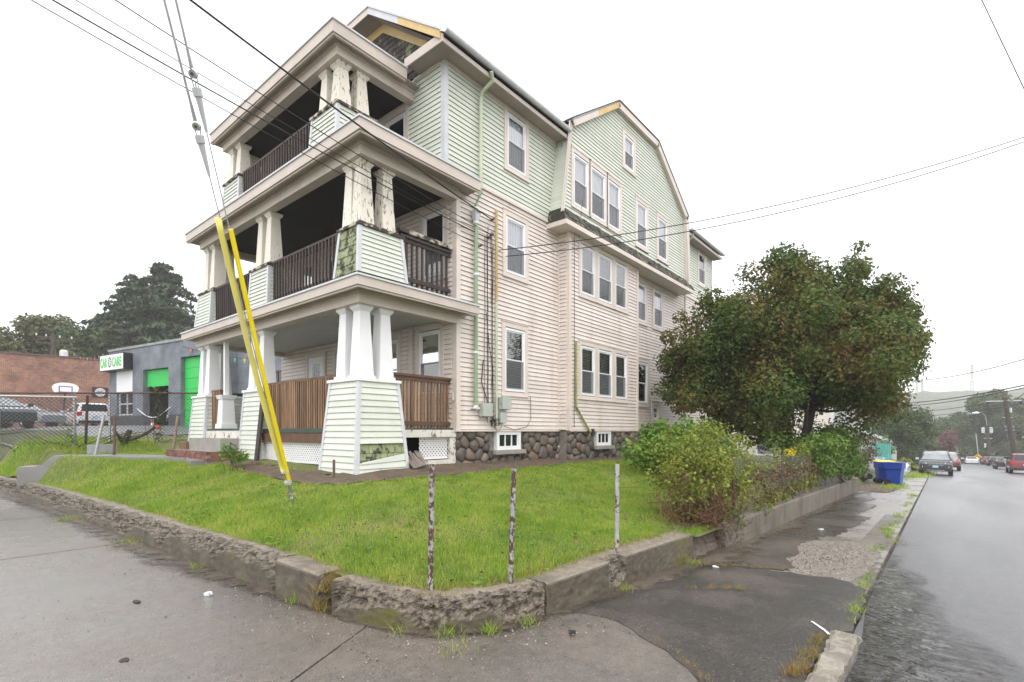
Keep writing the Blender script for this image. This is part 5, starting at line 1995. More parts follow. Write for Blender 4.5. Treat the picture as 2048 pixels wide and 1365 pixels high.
# ================================================================== CARS
WSCR_SKY = M('sky_pale_windscreen', (0.27, 0.30, 0.31), 0.05, 0.2, 2)  # pale sky reflection is painted into the glass colour
def car(name, label, cat, loc, heading, kind, paint, group=None, grille=False, plate=True, lamps='both', local_z=0.0):
    """kind: suv / sedan / hatch.  Local x runs to the front, wheels on z=0"""
    t = thing(name, label, cat, (0, 0, 0), group)
    if kind == 'suv':
        Lh, W, H = 2.40, 0.96, 1.74
        # x, bottom, belt, top, half width, half width at the roof
        ST = [(-2.40, .42, .80, .95, .84, .74), (-2.34, .32, 1.02, 1.20, .93, .80), (-2.26, .30, 1.05, 1.62, .955, .74), (-2.0, .28, 1.06, 1.71, .96, .74), (-0.6, .28, 1.06, 1.76, .96, .74),
              (0.25, .28, 1.05, 1.70, .96, .73), (0.55, .28, 1.05, 1.55, .96, .74), (1.02, .28, 1.06, 1.09, .955, .86), (1.6, .28, 1.02, 1.06, .95, .84), (2.2, .30, .95, 1.00, .93, .78), (2.36, .34, .86, .90, .88, .74), (2.42, .45, .75, .80, .80, .70)]
        wr, wb = 0.37, (-1.42, 1.46)
        glass_x = (-2.05, -0.95, -0.88, 0.02, 0.08, 0.62)
        ws, rw_ = ((1.02, 1.10), (0.58, 1.535), (0.27, 1.69)), ((-2.36, 1.14), (-2.268, 1.60))
    elif kind == 'sedan':
        Lh, W, H = 2.35, 0.90, 1.45
        ST = [(-2.36, .42, .72, .80, .76, .70), (-2.28, .32, .90, .98, .86, .74), (-1.75, .26, .95, 1.02, .90, .76), (-1.55, .26, .95, 1.06, .90, .72), (-0.85, .25, .94, 1.41, .90, .62), (-0.1, .25, .93, 1.45, .90, .61),
              (0.45, .25, .93, 1.38, .90, .62), (1.15, .25, .93, .98, .90, .76), (1.7, .26, .88, .94, .89, .74), (2.15, .28, .80, .85, .86, .72), (2.32, .34, .66, .72, .78, .66)]
        wr, wb = 0.32, (-1.35, 1.40)
        glass_x = (-1.15, -0.55, -0.48, 0.10, 0.16, 0.80)
        ws, rw_ = ((1.12, 1.00), (0.47, 1.36)), ((-1.56, 1.08), (-0.87, 1.39))
    else:
        raise ValueError
    def ring(s):
        x, zb, zbelt, zt, wd, wt = s
        zm = (zb + zbelt) / 2
        pts = [(-wd * .88, zb), (-wd, zm - .08), (-wd * 1.0, zm + .12), (-wd * .965, zbelt), (-wt, zt - (zt - zbelt) * .06), (-wt * .80, zt)]
        return [(x, a, b) for a, b in pts] + [(x, -a, b) for a, b in pts[::-1]]
    mb = MB()
    k = 12
    for s in ST:
        mb.v += ring(s)
    for i in range(len(ST) - 1):
        for j in range(k):
            j2 = (j + 1) % k
            mb.f.append((i * k + j, i * k + j2, (i + 1) * k + j2, (i + 1) * k + j))
            mb.m.append(0)
    mb.f.append(tuple(range(k)))
    mb.f.append(tuple((len(ST) - 1) * k + j for j in range(k))[::-1])
    mb.m += [0, 0]
    mb.build('body', paint, t)
    def half(x, which):
        for a, b in zip(ST[:-1], ST[1:]):
            if a[0] <= x <= b[0]:
                f = (x - a[0]) / (b[0] - a[0])
                return [a[q] + (b[q] - a[q]) * f for q in range(6)]
    # side glass
    for sgn in (-1, 1):
        for a, b in ((0, 1), (2, 3), (4, 5)):
            xs = (glass_x[a], glass_x[b])
            P_ = []
            for x, up in ((xs[0], 0), (xs[1], 0), (xs[1], 1), (xs[0], 1)):
                _, zb, zbelt, zt, wd, wt = half(x, 0)
                ww = wd * .965 + (wt - wd * .965) * (0.10 if not up else 0.90) + 0.008
                zz = zbelt + (zt - (zt - zbelt) * .06 - zbelt) * (0.10 if not up else 0.90)
                P_.append((x, sgn * ww, zz))
            mb = MB()
            mb.quad(*P_)
            mb.build('side_window', CARGL, t)
    for nm, lo_, hi_, sg in [('windscreen', ws[k_], ws[k_ + 1], 1) for k_ in range(len(ws) - 1)] + [('rear_window', rw_[0], rw_[1], -1)]:
        mb = MB()
        wl = half(max(lo_[0], ST[1][0] + .001), 0)
        wh = half(hi_[0], 0)
        off = 0.014 * sg
        mb.quad((lo_[0] + off, -wl[5] * .92, lo_[1] + .012), (lo_[0] + off, wl[5] * .92, lo_[1] + .012), (hi_[0] + off, wh[5] * .86, hi_[1] + .012), (hi_[0] + off, -wh[5] * .86, hi_[1] + .012))
        mb.build(nm, WSCR_SKY if nm == 'windscreen' else CARGL, t)
    for x in wb:
        for sgn in (-1, 1):
            n = 18
            def cyl(r, y0, y1, m, nm, par):
                mb = MB()
                mb.tube([(x, sgn * y0, wr), (x, sgn * y1, wr)], r, n)
                return mb.build(nm, m, par)
            whl = cyl(wr, W - .24, W - .005, TYRE, 'wheel', t)
            cyl(wr * .66, W - .02, W + .004, CHROME, 'rim', whl)
            cyl(wr * .16, W - .01, W + .014, BLKPL, 'hub', whl)
    front, back = ST[-2], ST[1]
    xf = ST[-1][0]
    mb = MB()
    mb.box(front[0] - .22, -front[4] * .97, .33, front[0] + .075, front[4] * .97, .50)
    mb.build('bumper', BLKPL if kind == 'suv' else paint, t)
    mb = MB()
    mb.box(-Lh - .04, -back[4] * .93, .34, -Lh + .2, back[4] * .93, .52)
    mb.build('bumper', BLKPL if kind == 'suv' else paint, t)
    zl = .80 if kind == 'suv' else .66
    for sgn in (-1, 1):
        mb = MB()
        y0, y1 = sgn * front[4] * .56, sgn * front[4] * .97
        mb.prism([(front[0] - .06, y0, zl), (front[0] - .20, y1, zl + .02), (front[0] - .24, y1, zl + .13), (front[0] - .06, y0, zl + .10)], (.11, 0, 0))
        mb.build('headlight', LAMPW, t)
        mb = MB()
        mb.box(-Lh - .002, sgn * back[4] * .74, zl + .02, -Lh + .16, sgn * back[4] * 1.01, zl + (.30 if kind == 'suv' else .15))
        mb.build('tail_light', LAMPR, t)
        mb = MB()
        mb.frustum(ws[0][0] - .12, sgn * (W + .10), ws[0][1] + .0, ws[0][1] + .15, .05, .10, .05, .09)
        mb.build('mirror', paint if kind == 'sedan' else GREYT, t)
    if grille:
        for i in range(7):
            mb = MB()
            y = -.36 + i * .12
            mb.box(xf - .10, y - .045, .70, xf + .02, y + .045, .87)
            g = mb.build('grille_slot', CHROME, t)
            mb = MB()
            mb.box(xf + .0205, y - .03, .715, xf + .03, y + .03, .855)
            mb.build('slot', BLKPL, g)
        mb = MB()
        mb.box(front[0] + .075, -.5, .36, front[0] + .085, .5, .39)
        mb.build('bumper_strip', CHROME, t)
        for sgn in (-1, 1):
            mb = MB()
            mb.tube([(front[0] + .0, sgn * .70, .60), (front[0] + .05, sgn * .68, .60)], .07, 10)
            mb.build('fog_lamp', LAMPW, t)
        mb = MB()
        mb.box(-2.0, -.66, 1.775, .1, -.62, 1.81)
        mb.build('roof_rail', CHROME, t)
        mb = MB()
        mb.box(-2.0, .62, 1.775, .1, .66, 1.81)
        mb.build('roof_rail', CHROME, t)
    if plate:
        mb = MB()
        if lamps == 'rear':
            mb.box(-Lh - .03, -.16, .68, -Lh + .05, .16, .83)
        else:
            mb.box(front[0] + .076, -.16, .56, front[0] + .092, .16, .71)
            mb.box(front[0] - .02, -.05, .6, front[0] + .077, .05, .66)
        mb.build('number_plate', PLATE, t)
    t.location = loc
    t.rotation_euler = (0, 0, heading)
    return t
def paint(n, c, r=0.22):
    return M(n, c, r, 0.03, 1, coat=0.6)
PB, PR, PW, PG = paint("black_car_paint", (0.016, 0.017, 0.02)), paint("red_car_paint", (0.15, 0.012, 0.018)), paint("white_car_paint", (0.72, 0.73, 0.74)), paint("silver_car_paint", (0.30, 0.33, 0.36))
PD = paint("dark_blue_car_paint", (0.02, 0.03, 0.04))
def rz(x):
    return gs(x) - 0.026
PITCH = math.atan(-0.035)
def road_car(name, label, x, y, heading, kind, pnt, **k):
    c = car(name, label, 'car', (x, y, rz(x)), heading, kind, pnt, **k)
    sgn = 1 if abs(heading) < 1.5 else -1
    c.rotation_euler = (0, 0.035 * sgn, heading)
    return c
# street cars
road_car('parked_car', 'black off-roader parked facing us behind the blue bin', 49.5, 0.25, math.pi, 'suv', PB, grille=True)
road_car('parked_car', 'red car mostly hidden behind the black off-roader', 66, -0.55, math.pi, 'suv', PR)
road_car('parked_car', 'white car low at the crest of the road', 118.4, -4.15, 0.0, 'sedan', PW, lamps='rear')
road_car('parked_car', 'dark red car parked just right of the yellow arrow sign', 113.5, -6.1, 0.0, 'sedan', PR, lamps='rear')
road_car('parked_car', 'small black car parked between the dark red car and the black saloon', 102.9, -6.2, 0.0, 'sedan', PB, lamps='rear')
road_car('parked_car', 'black saloon parked beside the foot of the leaning pole', 80.3, -5.6, 0.0, 'sedan', paint("wet_black_paint", (0.03, 0.022, 0.026)), lamps='rear')
road_car('parked_car', 'bright red car at the right edge of the picture', 63.2, -5.55, 0.0, 'suv', paint("bright_red_paint", (0.20, 0.014, 0.02)), lamps='rear')
car('parked_car', 'silver car nose sticking out behind the blue bin', 'car', (38.6, 3.75, gs(38) + 0.02), -1.62, 'sedan', paint("pale_silver_paint", (0.55, 0.57, 0.6)))
# cars on the garage lot
car('parked_car', 'white off-roader parked tail towards us below the basketball hoop', 'car', (8.4, 46.3, 1.78), R(92), 'suv', PW, lamps='rear')
car('parked_car', 'silver car behind the fence at the left edge', 'car', (4.3, 41.0, 1.78), R(-52), 'sedan', PG)
car('parked_car', 'dark car in front of the silver car at the left edge', 'car', (2.75, 33.5, 1.72), R(-78), 'sedan', PD)

# ================================================================== GARAGE AND BRICK BUILDING
GA = Vector((8.4, 39.8, 1.6))
gd = (Vector((10.1, 30.05, 0)) - Vector((8.4, 39.8, 0))).normalized()       # along the front, towards us
gn = Vector((gd.y, -gd.x, 0))
if gn.x > 0:
    gn = -gn
gar = thing('garage', 'grey painted block garage with green roller doors', 'garage', GA)
GREYB = bpy.data.materials.new("grey_painted_brick")
GREYB.use_nodes = True
def brick_mat(m, c1, c2, mort, scale, rough=0.7, bump=0.3, bw=0.5, rh=0.25, rotz=0.0, vertical_axis=True):
    N, L = m.node_tree.nodes, m.node_tree.links
    b = N["Principled BSDF"]
    b.inputs["Roughness"].default_value = rough
    tc = N.new("ShaderNodeTexCoord")
    mp = N.new("ShaderNodeMapping")
    mp.inputs["Rotation"].default_value = (0, 0, -rotz)
    L.new(tc.outputs["Object"], mp.inputs[0])
    sx = N.new("ShaderNodeSeparateXYZ")
    L.new(mp.outputs[0], sx.inputs[0])
    cx = N.new("ShaderNodeCombineXYZ")
    L.new(sx.outputs[0], cx.inputs[0])
    L.new(sx.outputs[2], cx.inputs[1])
    bt = N.new("ShaderNodeTexBrick")
    bt.inputs["Color1"].default_value = (*c1, 1)
    bt.inputs["Color2"].default_value = (*c2, 1)
    bt.inputs["Mortar"].default_value = (*mort, 1)
    bt.inputs["Scale"].default_value = scale
    bt.inputs["Mortar Size"].default_value = 0.018
    bt.inputs["Brick Width"].default_value = bw
    bt.inputs["Row Height"].default_value = rh
    L.new(cx.outputs[0], bt.inputs[0])
    nz = N.new("ShaderNodeTexNoise")
    nz.inputs["Scale"].default_value = 1.2
    nz.inputs["Detail"].default_value = 6
    L.new(tc.outputs["Object"], nz.inputs[0])
    mr = N.new("ShaderNodeMapRange")
    mr.inputs[1].default_value, mr.inputs[2].default_value = 0.3, 0.7
    mr.inputs[3].default_value, mr.inputs[4].default_value = 0.65, 1.3
    L.new(nz.outputs[0], mr.inputs[0])
    mx = N.new("ShaderNodeMix")
    mx.data_type = 'RGBA'
    mx.blend_type = 'MULTIPLY'
    mx.inputs[0].default_value = 1
    L.new(bt.outputs[0], mx.inputs[6])
    cc = N.new("ShaderNodeCombineColor")
    for i in range(3):
        L.new(mr.outputs[0], cc.inputs[i])
    L.new(cc.outputs[0], mx.inputs[7])
    L.new(mx.outputs[2], b.inputs["Base Color"])
    bp = N.new("ShaderNodeBump")
    bp.inputs["Strength"].default_value = bump
    bp.inputs["Distance"].default_value = 0.02
    bp.invert = True
    L.new(bt.outputs["Fac"], bp.inputs["Height"])
    L.new(bp.outputs[0], b.inputs["Normal"])
gang = math.atan2(gd.y, gd.x)
brick_mat(GREYB, (0.155, 0.175, 0.205), (0.175, 0.195, 0.225), (0.13, 0.15, 0.175), 1.6, 0.6, 0.4, 0.62, 0.22, rotz=gang)
DGREY = M("dark_grey_base", (0.055, 0.058, 0.065), 0.7, 0.15, 3)
GRN = M("bright_green_door", (0.02, 0.52, 0.085), 0.45, 0.05, 2)
DARKIN = M("dark_interior", (0.02, 0.02, 0.022), 0.9, 0.4, 2)
def gp(s, z, d=0.0):
    """point on the garage front: s metres from its far corner, z up, d out"""
    q = GA + gd * s + gn * d
    return Vector((q.x, q.y, 1.6 + z))
def gbox(mb, s0, s1, z0, z1, d0, d1):
    mb.obox(gp(s0, z0, d0), gd * (s1 - s0), Vector((0, 0, z1 - z0)), gn * (d1 - d0))
GH, GL, GD_ = 4.90, 12.4, 11.0
# front wall pieces round the openings: window s1.0-2.9 z1.0-4(boarded), door1 s4.15-6.9 z0-3.55, door2 s8.55-11.6 z0-4.1
ops_g = [(0.95, 2.95, 0.95, 3.75), (4.15, 6.95, 0.0, 3.55), (8.2, 11.4, 0.0, 4.0)]
ss = sorted({0, GL} | {q for o in ops_g for q in o[:2]})
zz = sorted({-0.3, GH} | {q for o in ops_g for q in o[2:]})
mb = MB()
for i in range(len(ss) - 1):
    for j in range(len(zz) - 1):
        cs, cz = (ss[i] + ss[i + 1]) / 2, (zz[j] + zz[j + 1]) / 2
        if any(o[0] < cs < o[1] and o[2] < cz < o[3] for o in ops_g):
            continue
        gbox(mb, ss[i], ss[i + 1], zz[j], zz[j + 1], -0.35, 0)
gbox(mb, 0, GL, -0.3, GH, -GD_, -GD_ + 0.3)
gbox(mb, -0.0, 0.3, -0.3, GH, -GD_ + 0.3, -0.35)
gbox(mb, GL - 0.3, GL, -0.3, GH, -GD_ + 0.3, -0.35)
mb.build('wall', GREYB, gar)
mb = MB()
for (a, b) in ((0, 4.13), (6.97, 8.18), (11.42, GL)):
    gbox(mb, a, b, -0.3, 0.9, 0.002, 0.02)
tag(mb.build('painted_base', DGREY, gar), kind='stuff')
mb = MB()
gbox(mb, -0.08, GL + 0.05, GH, GH + 0.14, -GD_, 0.06)
mb.build('coping', M("parapet_coping", (0.25, 0.26, 0.27), 0.6, 0.2, 3), gar)
mb = MB()
gbox(mb, 0.3, GL - 0.3, 4.3, 4.4, -GD_ + 0.3, -0.35)
mb.build('roof', DGREY, gar)
def roller(s0, s1, z0, z1, d):
    n = max(1, int((z1 - z0) / 0.5))
    D = None
    for i in range(n):
        mb = MB()
        a, b = z0 + (z1 - z0) * i / n, z0 + (z1 - z0) * (i + 1) / n
        gbox(mb, s0, s1, a + 0.008, b - 0.008, d - 0.05, d)
        o = mb.build('garage_door' if D is None else 'door_panel', GRN, gar if D is None else D)
        D = D or o
roller(8.22, 11.38, 0.0, 3.98, -0.22)
roller(4.17, 6.93, 2.55, 3.53, -0.22)
mb = MB()
gbox(mb, 3.0, 8.0, 0, 4.2, -5.0, -4.9)
mb.build('interior', DARKIN, gar)
# small paned window below a white board
mb = MB()
gbox(mb, 0.98, 2.92, 2.35, 3.72, -0.10, 0.02)
mb.build('board', WHITE, gar)
mb = MB()
gbox(mb, 0.95, 2.95, 0.95, 2.33, -0.2, -0.19)
gw_ = mb.build('window', CARGL, gar)
for (a, b, c, d) in ((0.95, 1.03, 0.95, 2.33), (1.9, 1.97, 0.95, 2.33), (2.87, 2.95, 0.95, 2.33), (1.03, 2.87, 1.60, 1.67), (1.03, 2.87, 0.95, 1.02), (1.03, 2.87, 2.26, 2.33)):
    mb = MB()
    gbox(mb, a, b, c, d, -0.185, -0.13)
    mb.build('muntin', GREYT, gw_)
# barred window seen through the porch, on the near part
gs_win = MB()
gbox(gs_win, 12.2, 12.3, 1.2, 2.9, 0.01, 0.02)
# lit box sign
SIGNW = M("sign_face", (0.80, 0.82, 0.80), 0.4, 0.02)
SGREEN = M("sign_green_letter", (0.10, 0.55, 0.12), 0.5, 0)
SBLACK = M("sign_black", (0.015, 0.015, 0.015), 0.5, 0)
sg = thing('shop_sign', 'white box sign with green letters high on the grey garage', 'sign', gp(0.05, 3.9, 0.3))
mb = MB()
gbox(mb, 0.02, 3.0, 3.62, 4.62, 0.03, 0.50)
mb.build('box', SBLACK, sg)
mb = MB()
gbox(mb, 0.06, 2.96, 3.67, 4.57, 0.50, 0.512)
mb.build('face', SIGNW, sg)
def text_mesh(txt, size, m, name, parent, origin, ux, uz, depth=0.01, align='LEFT', sx=1.0):
    cu = bpy.data.curves.new(name, 'FONT')
    cu.body = txt
    cu.size = size
    cu.extrude = depth
    cu.align_x = align
    cu.offset = 0.022 * size
    ob = bpy.data.objects.new(name, cu)
    COL.objects.link(ob)
    dg = bpy.context.evaluated_depsgraph_get()
    me = bpy.data.meshes.new_from_object(ob.evaluated_get(dg))
    bpy.data.objects.remove(ob)
    ux, uz = Vector(ux).normalized(), Vector(uz).normalized()
    un = ux.cross(uz)
    for v in me.vertices:
        x, y, z = v.co
        v.co = Vector(origin) + ux * x * sx + uz * y + un * z
    me.materials.clear()
    me.materials.append(m)
    o = link(name, me, parent)
    return o
text_mesh("CAR", 0.78, SGREEN, 'lettering', sg, gp(0.12, 3.86, 0.516), gd, (0, 0, 1), sx=0.56)
text_mesh("CARE", 0.78, SGREEN, 'lettering', sg, gp(1.62, 3.86, 0.516), gd, (0, 0, 1), sx=0.60)
mb = MB()
cx = gp(1.32, 4.12, 0.514)
n = 12
pts = []
for k in range(n * 4):
    t = 2 * math.pi * k / (n * 4)
    r_ = 0.33 if (k % 4) in (0, 1) else 0.27
    pts.append((math.cos(t) * r_ * 0.72, math.sin(t) * r_))
inner = [(math.cos(2 * math.pi * k / (n * 4)) * 0.15, math.sin(2 * math.pi * k / (n * 4)) * 0.21) for k in range(n * 4)]
O = [cx + gd * a + Vector((0, 0, b)) for a, b in pts]
I = [cx + gd * a + Vector((0, 0, b)) for a, b in inner]
mb.add(O + I, [(i, (i + 1) % len(O), len(O) + (i + 1) % len(O), len(O) + i) for i in range(len(O))])
mb.build('gear_emblem', SBLACK, sg)
mb = MB()
for k in range(5):
    t = 2 * math.pi * k / 5 + 0.3
    c = cx + gd * (math.cos(t) * 0.07) + Vector((0, 0, math.sin(t) * 0.10))
    mb.obox(c - gd * 0.03 - Vector((0, 0, 0.035)), gd * 0.05, Vector((0, 0, 0.06)), gn * 0.003)
tag(mb.build('emblem_spokes', SBLACK, sg), kind='stuff')
# banner in the open bay
RED = M("red_banner", (0.28, 0.02, 0.035), 0.6, 0.15, 3)
YLET = M("yellow_letter", (0.62, 0.50, 0.06), 0.5, 0)
bn = thing('banner', 'dark red feather banner with yellow letters and checkered foot in the open bay', 'banner', gp(5.3, 0.6, -0.9))
def bp_(a, b):
    return gp(5.0 + a, 0.55 + b, -0.9)
mb = MB()
mb.poly([bp_(0.0, 0.55), bp_(1.1, 0.55), bp_(1.75, 2.9), bp_(1.0, 2.95)])
mb.build('cloth', RED, bn)
mb = MB()
for i in range(7):
    for j in range(3):
        a0, b0 = -0.05 + i * 0.16 - j * 0.04, 0.05 + j * 0.165
        mb.add([bp_(a0, b0), bp_(a0 + .16, b0), bp_(a0 + .2, b0 + .165), bp_(a0 + .04, b0 + .165)], [(0, 1, 2, 3)], (i + j) % 2)
tag(mb.build('checker', [SBLACK, WHITE], bn), kind='stuff')
text_mesh("DE", 0.75, YLET, 'lettering', bn, bp_(1.05, 0.85) + gn * 0.01, Vector((0, 0, 1)) * 0.95 + gd * 0.25, -gd + Vector((0, 0, 0.25)), depth=0.004)
mb = MB()
mb.tube([bp_(-0.1, 0.0), bp_(1.05, 3.0)], 0.02, 6)
mb.build('pole', GALV, bn)
# hanging chain and small notice before the bay
ch = thing('chain', 'sagging white chain with a small red and white notice across the open bay', 'chain', gp(5.5, 0.9, 0.3))
mb = MB()
mb.tube([gp(4.05 + 3.6 * k / 20, 1.30 - 0.55 * math.sin(math.pi * k / 20), 0.25) for k in range(21)], 0.028, 5)
mb.build('links', WHITE, ch)
mb = MB()
gbox(mb, 5.6, 5.95, 0.15, 0.62, 0.25, 0.26)
nt_ = mb.build('notice', WHITE, ch)
mb = MB()
gbox(mb, 5.62, 5.93, 0.46, 0.60, 0.261, 0.266)
mb.build('notice_band', LAMPR, nt_)

# near grey wing seen between the porch columns, with a barred window
mb = MB()
wg = thing('garage_wing', 'grey block wing of the garage seen through the porch columns', 'building', (10.3, 29, 1.6))
W0, W1 = gp(GL + 0.02, 0, -0.6), gp(GL + 9.0, 0, -0.6)
mb.obox(W0 - Vector((0, 0, 0.3)), W1 - W0, -gn * 8, Vector((0, 0, 4.9)))
mb.build('wall', GREYB, wg)
mb = MB()
a = gp(GL + 2.1, 1.15, -0.59)
mb.obox(a, gd * 1.9, Vector((0, 0, 1.75)), gn * 0.03)
ww_ = mb.build('window', CARGL, wg)
for k in range(4):
    mb = MB()
    mb.obox(a + gd * (0.6 * k) + gn * 0.031, gd * 0.06, Vector((0, 0, 1.75)), gn * 0.03)
    mb.build('muntin', RUSTB, ww_)
for k in range(4):
    mb = MB()
    mb.obox(a + Vector((0, 0, 0.56 * k)) + gn * 0.062, gd * 1.86, Vector((0, 0, 0.05)), gn * 0.02)
    mb.build('muntin', RUSTB, ww_)
# pennant string along the garage
pn = thing('pennant_string', 'string of small coloured pennants from the garage to the brick roof', 'pennants', gp(0, 4.9, 0))
pcols = [M("pennant_%s" % n_, c, 0.6, 0) for n_, c in (("pink", (0.6, 0.05, 0.15)), ("yellow", (0.6, 0.5, 0.05)), ("green", (0.05, 0.4, 0.2)), ("orange", (0.65, 0.2, 0.03)))]
A, B = gp(-0.05, 4.9, 0.1), Vector((8.3, 52.5, 8.15))
pts = [A.lerp(B, k / 12) - Vector((0, 0, .55 * math.sin(math.pi * k / 12))) for k in range(13)]
mb = MB()
mb.tube(pts, 0.015, 4)
mb.build('cord', BLACKW, pn)
for k in range(1, 12):
    mb = MB()
    p = pts[k]
    d = (pts[k + 1] - pts[k - 1]).normalized()
    mb.prism([p - d * .12, p + d * .12, p - Vector((0, 0, .24))], (0.006, 0.0, 0))
    mb.build('pennant', pcols[k % 4], pn)
A, B = gp(8.6, 4.55, 0.1), gp(GL + 8, 4.1, -0.4)
p2 = thing('pennant_string', 'string of small pennants across the grey wall behind the porch', 'pennants', A)
pts = [A.lerp(B, k / 16) - Vector((0, 0, 0.8 * math.sin(math.pi * k / 16))) for k in range(17)]
mb = MB()
mb.tube(pts, 0.012, 4)
mb.build('cord', BLACKW, p2)
for k in range(1, 16):
    mb = MB()
    p = pts[k]
    d = (pts[k + 1] - pts[k - 1]).normalized()
    mb.prism([p - d * .10, p + d * .10, p - Vector((0, 0, .26))], (0.006, 0.0, 0))
    mb.build('pennant', pcols[(k * 3) % 4], p2)

# brick building
REDB = bpy.data.materials.new("old_red_brick")
REDB.use_nodes = True
brick_mat(REDB, (0.33, 0.125, 0.07), (0.15, 0.062, 0.045), (0.32, 0.26, 0.21), 2.0, 0.75, 0.4, 0.44, 0.15, rotz=R(-5.8))
bb = thing('brick_building', 'long low red brick building behind the parking lot', 'building', (6, 55, 1.6))
bd = Vector((0.995, -0.101, 0))
bn_ = Vector((-0.101, -0.995, 0))
BO = Vector((11.9, 54.7, 1.5))
mb = MB()
mb.obox(BO - bd * 26, bd * 34, -bn_ * 14, Vector((0, 0, 6.1)))
mb.build('wall', REDB, bb)
mb = MB()
mb.obox(BO - bd * 26.1 + Vector((0, 0, 6.1)) + bn_ * 0.08, bd * 34.2, -bn_ * 0.5, Vector((0, 0, 0.12)))
mb.build('coping', M("brown_coping", (0.11, 0.075, 0.07), 0.6, 0.2), bb)
def bpt(s, z, d=0):
    return BO - bd * s + Vector((0, 0, z)) + bn_ * d
INFILL = bpy.data.materials.new("brick_infill")
INFILL.use_nodes = True
brick_mat(INFILL, (0.30, 0.12, 0.07), (0.24, 0.095, 0.06), (0.27, 0.21, 0.17), 2.0, 0.75, 0.4, 0.44, 0.15, rotz=R(-5.8))
for s in (5.4, 1.0):
    mb = MB()
    pts = [bpt(s + 0.55, 1.9, 0.004), bpt(s - 0.55, 1.9, 0.004)] + [bpt(s - 0.55 * math.cos(math.pi * k / 8), 3.75 + 0.18 * math.sin(math.pi * k / 8), 0.004) for k in range(9)]
    mb.prism(pts, bn_ * 0.02)
    mb.build('bricked_up_window', INFILL, bb)
mb = MB()
mb.obox(bpt(6.1, 1.32, 0.001), bd * 1.6, bn_ * 0.10, Vector((0, 0, 0.22)))
mb.build('stone_sill', M("dark_sill", (0.10, 0.07, 0.06), 0.8, 0.2), bb)
vf = MB()
vf.obox(bpt(1.5, 2.95, 0.03), bd * 1.05, bn_ * 0.06, Vector((0, 0, 0.85)))
fanb = vf.build('vent_panel', SBLACK, bb)
mb = MB()
mb.tube([bpt(0.97, 3.37, 0.09), bpt(0.97, 3.37, 0.13)], 0.36, 20)
mb.build('fan', GREYT, fanb)
mb = MB()
for k in range(6):
    t = math.pi * k / 6
    mb.obox(bpt(0.97, 3.37, 0.131) - (bd * math.cos(t) + Vector((0, 0, math.sin(t)))) * 0.3, (bd * math.cos(t) + Vector((0, 0, math.sin(t)))) * 0.6, Vector((0, 0, 0.03)), bn_ * 0.01)
tag(mb.build('fan_guard', SBLACK, fanb), kind='stuff')
# basketball hoop
bh = thing('basketball_hoop', 'basketball hoop with white fan backboard above the white off-roader', 'hoop', (6.6, 52.3, 1.75))
c = Vector((8.0, 50.4, 1.45))
mb = MB()
mb.tube([c + Vector((-0.2, 0.3, 0)), c + Vector((0, 0.1, 3.0))], 0.06, 8)
mb.build('pole', SBLACK, bh)
pts = []
for k in range(13):
    t = math.pi * k / 12
    pts.append(c + Vector((0.78 * math.cos(t), 0, 3.35 + 0.42 * math.sin(t) ** 0.8)))
pts += [c + Vector((-0.7, 0, 3.1)), c + Vector((-0.6, 0, 2.95)), c + Vector((0.6, 0, 2.95)), c + Vector((0.7, 0, 3.1))]
mb = MB()
mb.prism(pts, (0, 0.04, 0))
bk = mb.build('backboard', WHITE, bh)
BLUE = M("blue_line", (0.05, 0.09, 0.25), 0.5, 0)
for (a, b, e, f) in ((-.40, .40, 3.44, 3.50), (-.40, .40, 3.03, 3.09), (-.40, -.34, 3.09, 3.44), (.34, .40, 3.09, 3.44)):
    mb = MB()
    mb.box(c.x + a, c.y - .01, c.z + e, c.x + b, c.y - .001, c.z + f)
    mb.build('target_line', BLUE, bk)
mb = MB()
mb.tube([c + Vector((0.22 * math.cos(t), -0.3 + 0.22 * math.sin(t), 3.0)) for t in np.linspace(0, 2 * math.pi, 17)], 0.015, 5)
mb.build('rim', LAMPO, bh)

# ================================================================== POLES, WIRES, GUYS
up = thing('utility_pole', 'short looking pole with cross arm and pale transformer behind the brick roof', 'utility pole', (4.9, 66, 1.5))
c = Vector((9.6, 66.4, 0))
mb = MB()
mb.tube([c + Vector((0, 0, 0)), c + Vector((0, 0, 11.0))], [0.2, 0.15], 8)
mb.build('shaft', WOODP, up)
for z in (10.6, 10.0):
    mb = MB()
    mb.box(c.x - 1.3, c.y - .06, z, c.x + 1.5, c.y + .06, z + 0.14)
    mb.build('cross_arm', WOODP, up)
mb = MB()
mb.lathe((c.x + 0.75, c.y - 0.3, 8.2), [(0.30, 0), (0.34, 0.05), (0.34, 1.2), (0.2, 1.35)], 12)
mb.build('transformer', M("transformer_grey", (0.55, 0.58, 0.60), 0.4, 0.05), up)
for dx in (-1.2, -0.5, 0.5, 1.4):
    mb = MB()
    mb.lathe((c.x + dx, c.y, 10.74), [(0.05, 0), (0.07, 0.1), (0.03, 0.25)], 8)
    mb.build('insulator', GREYT, up)

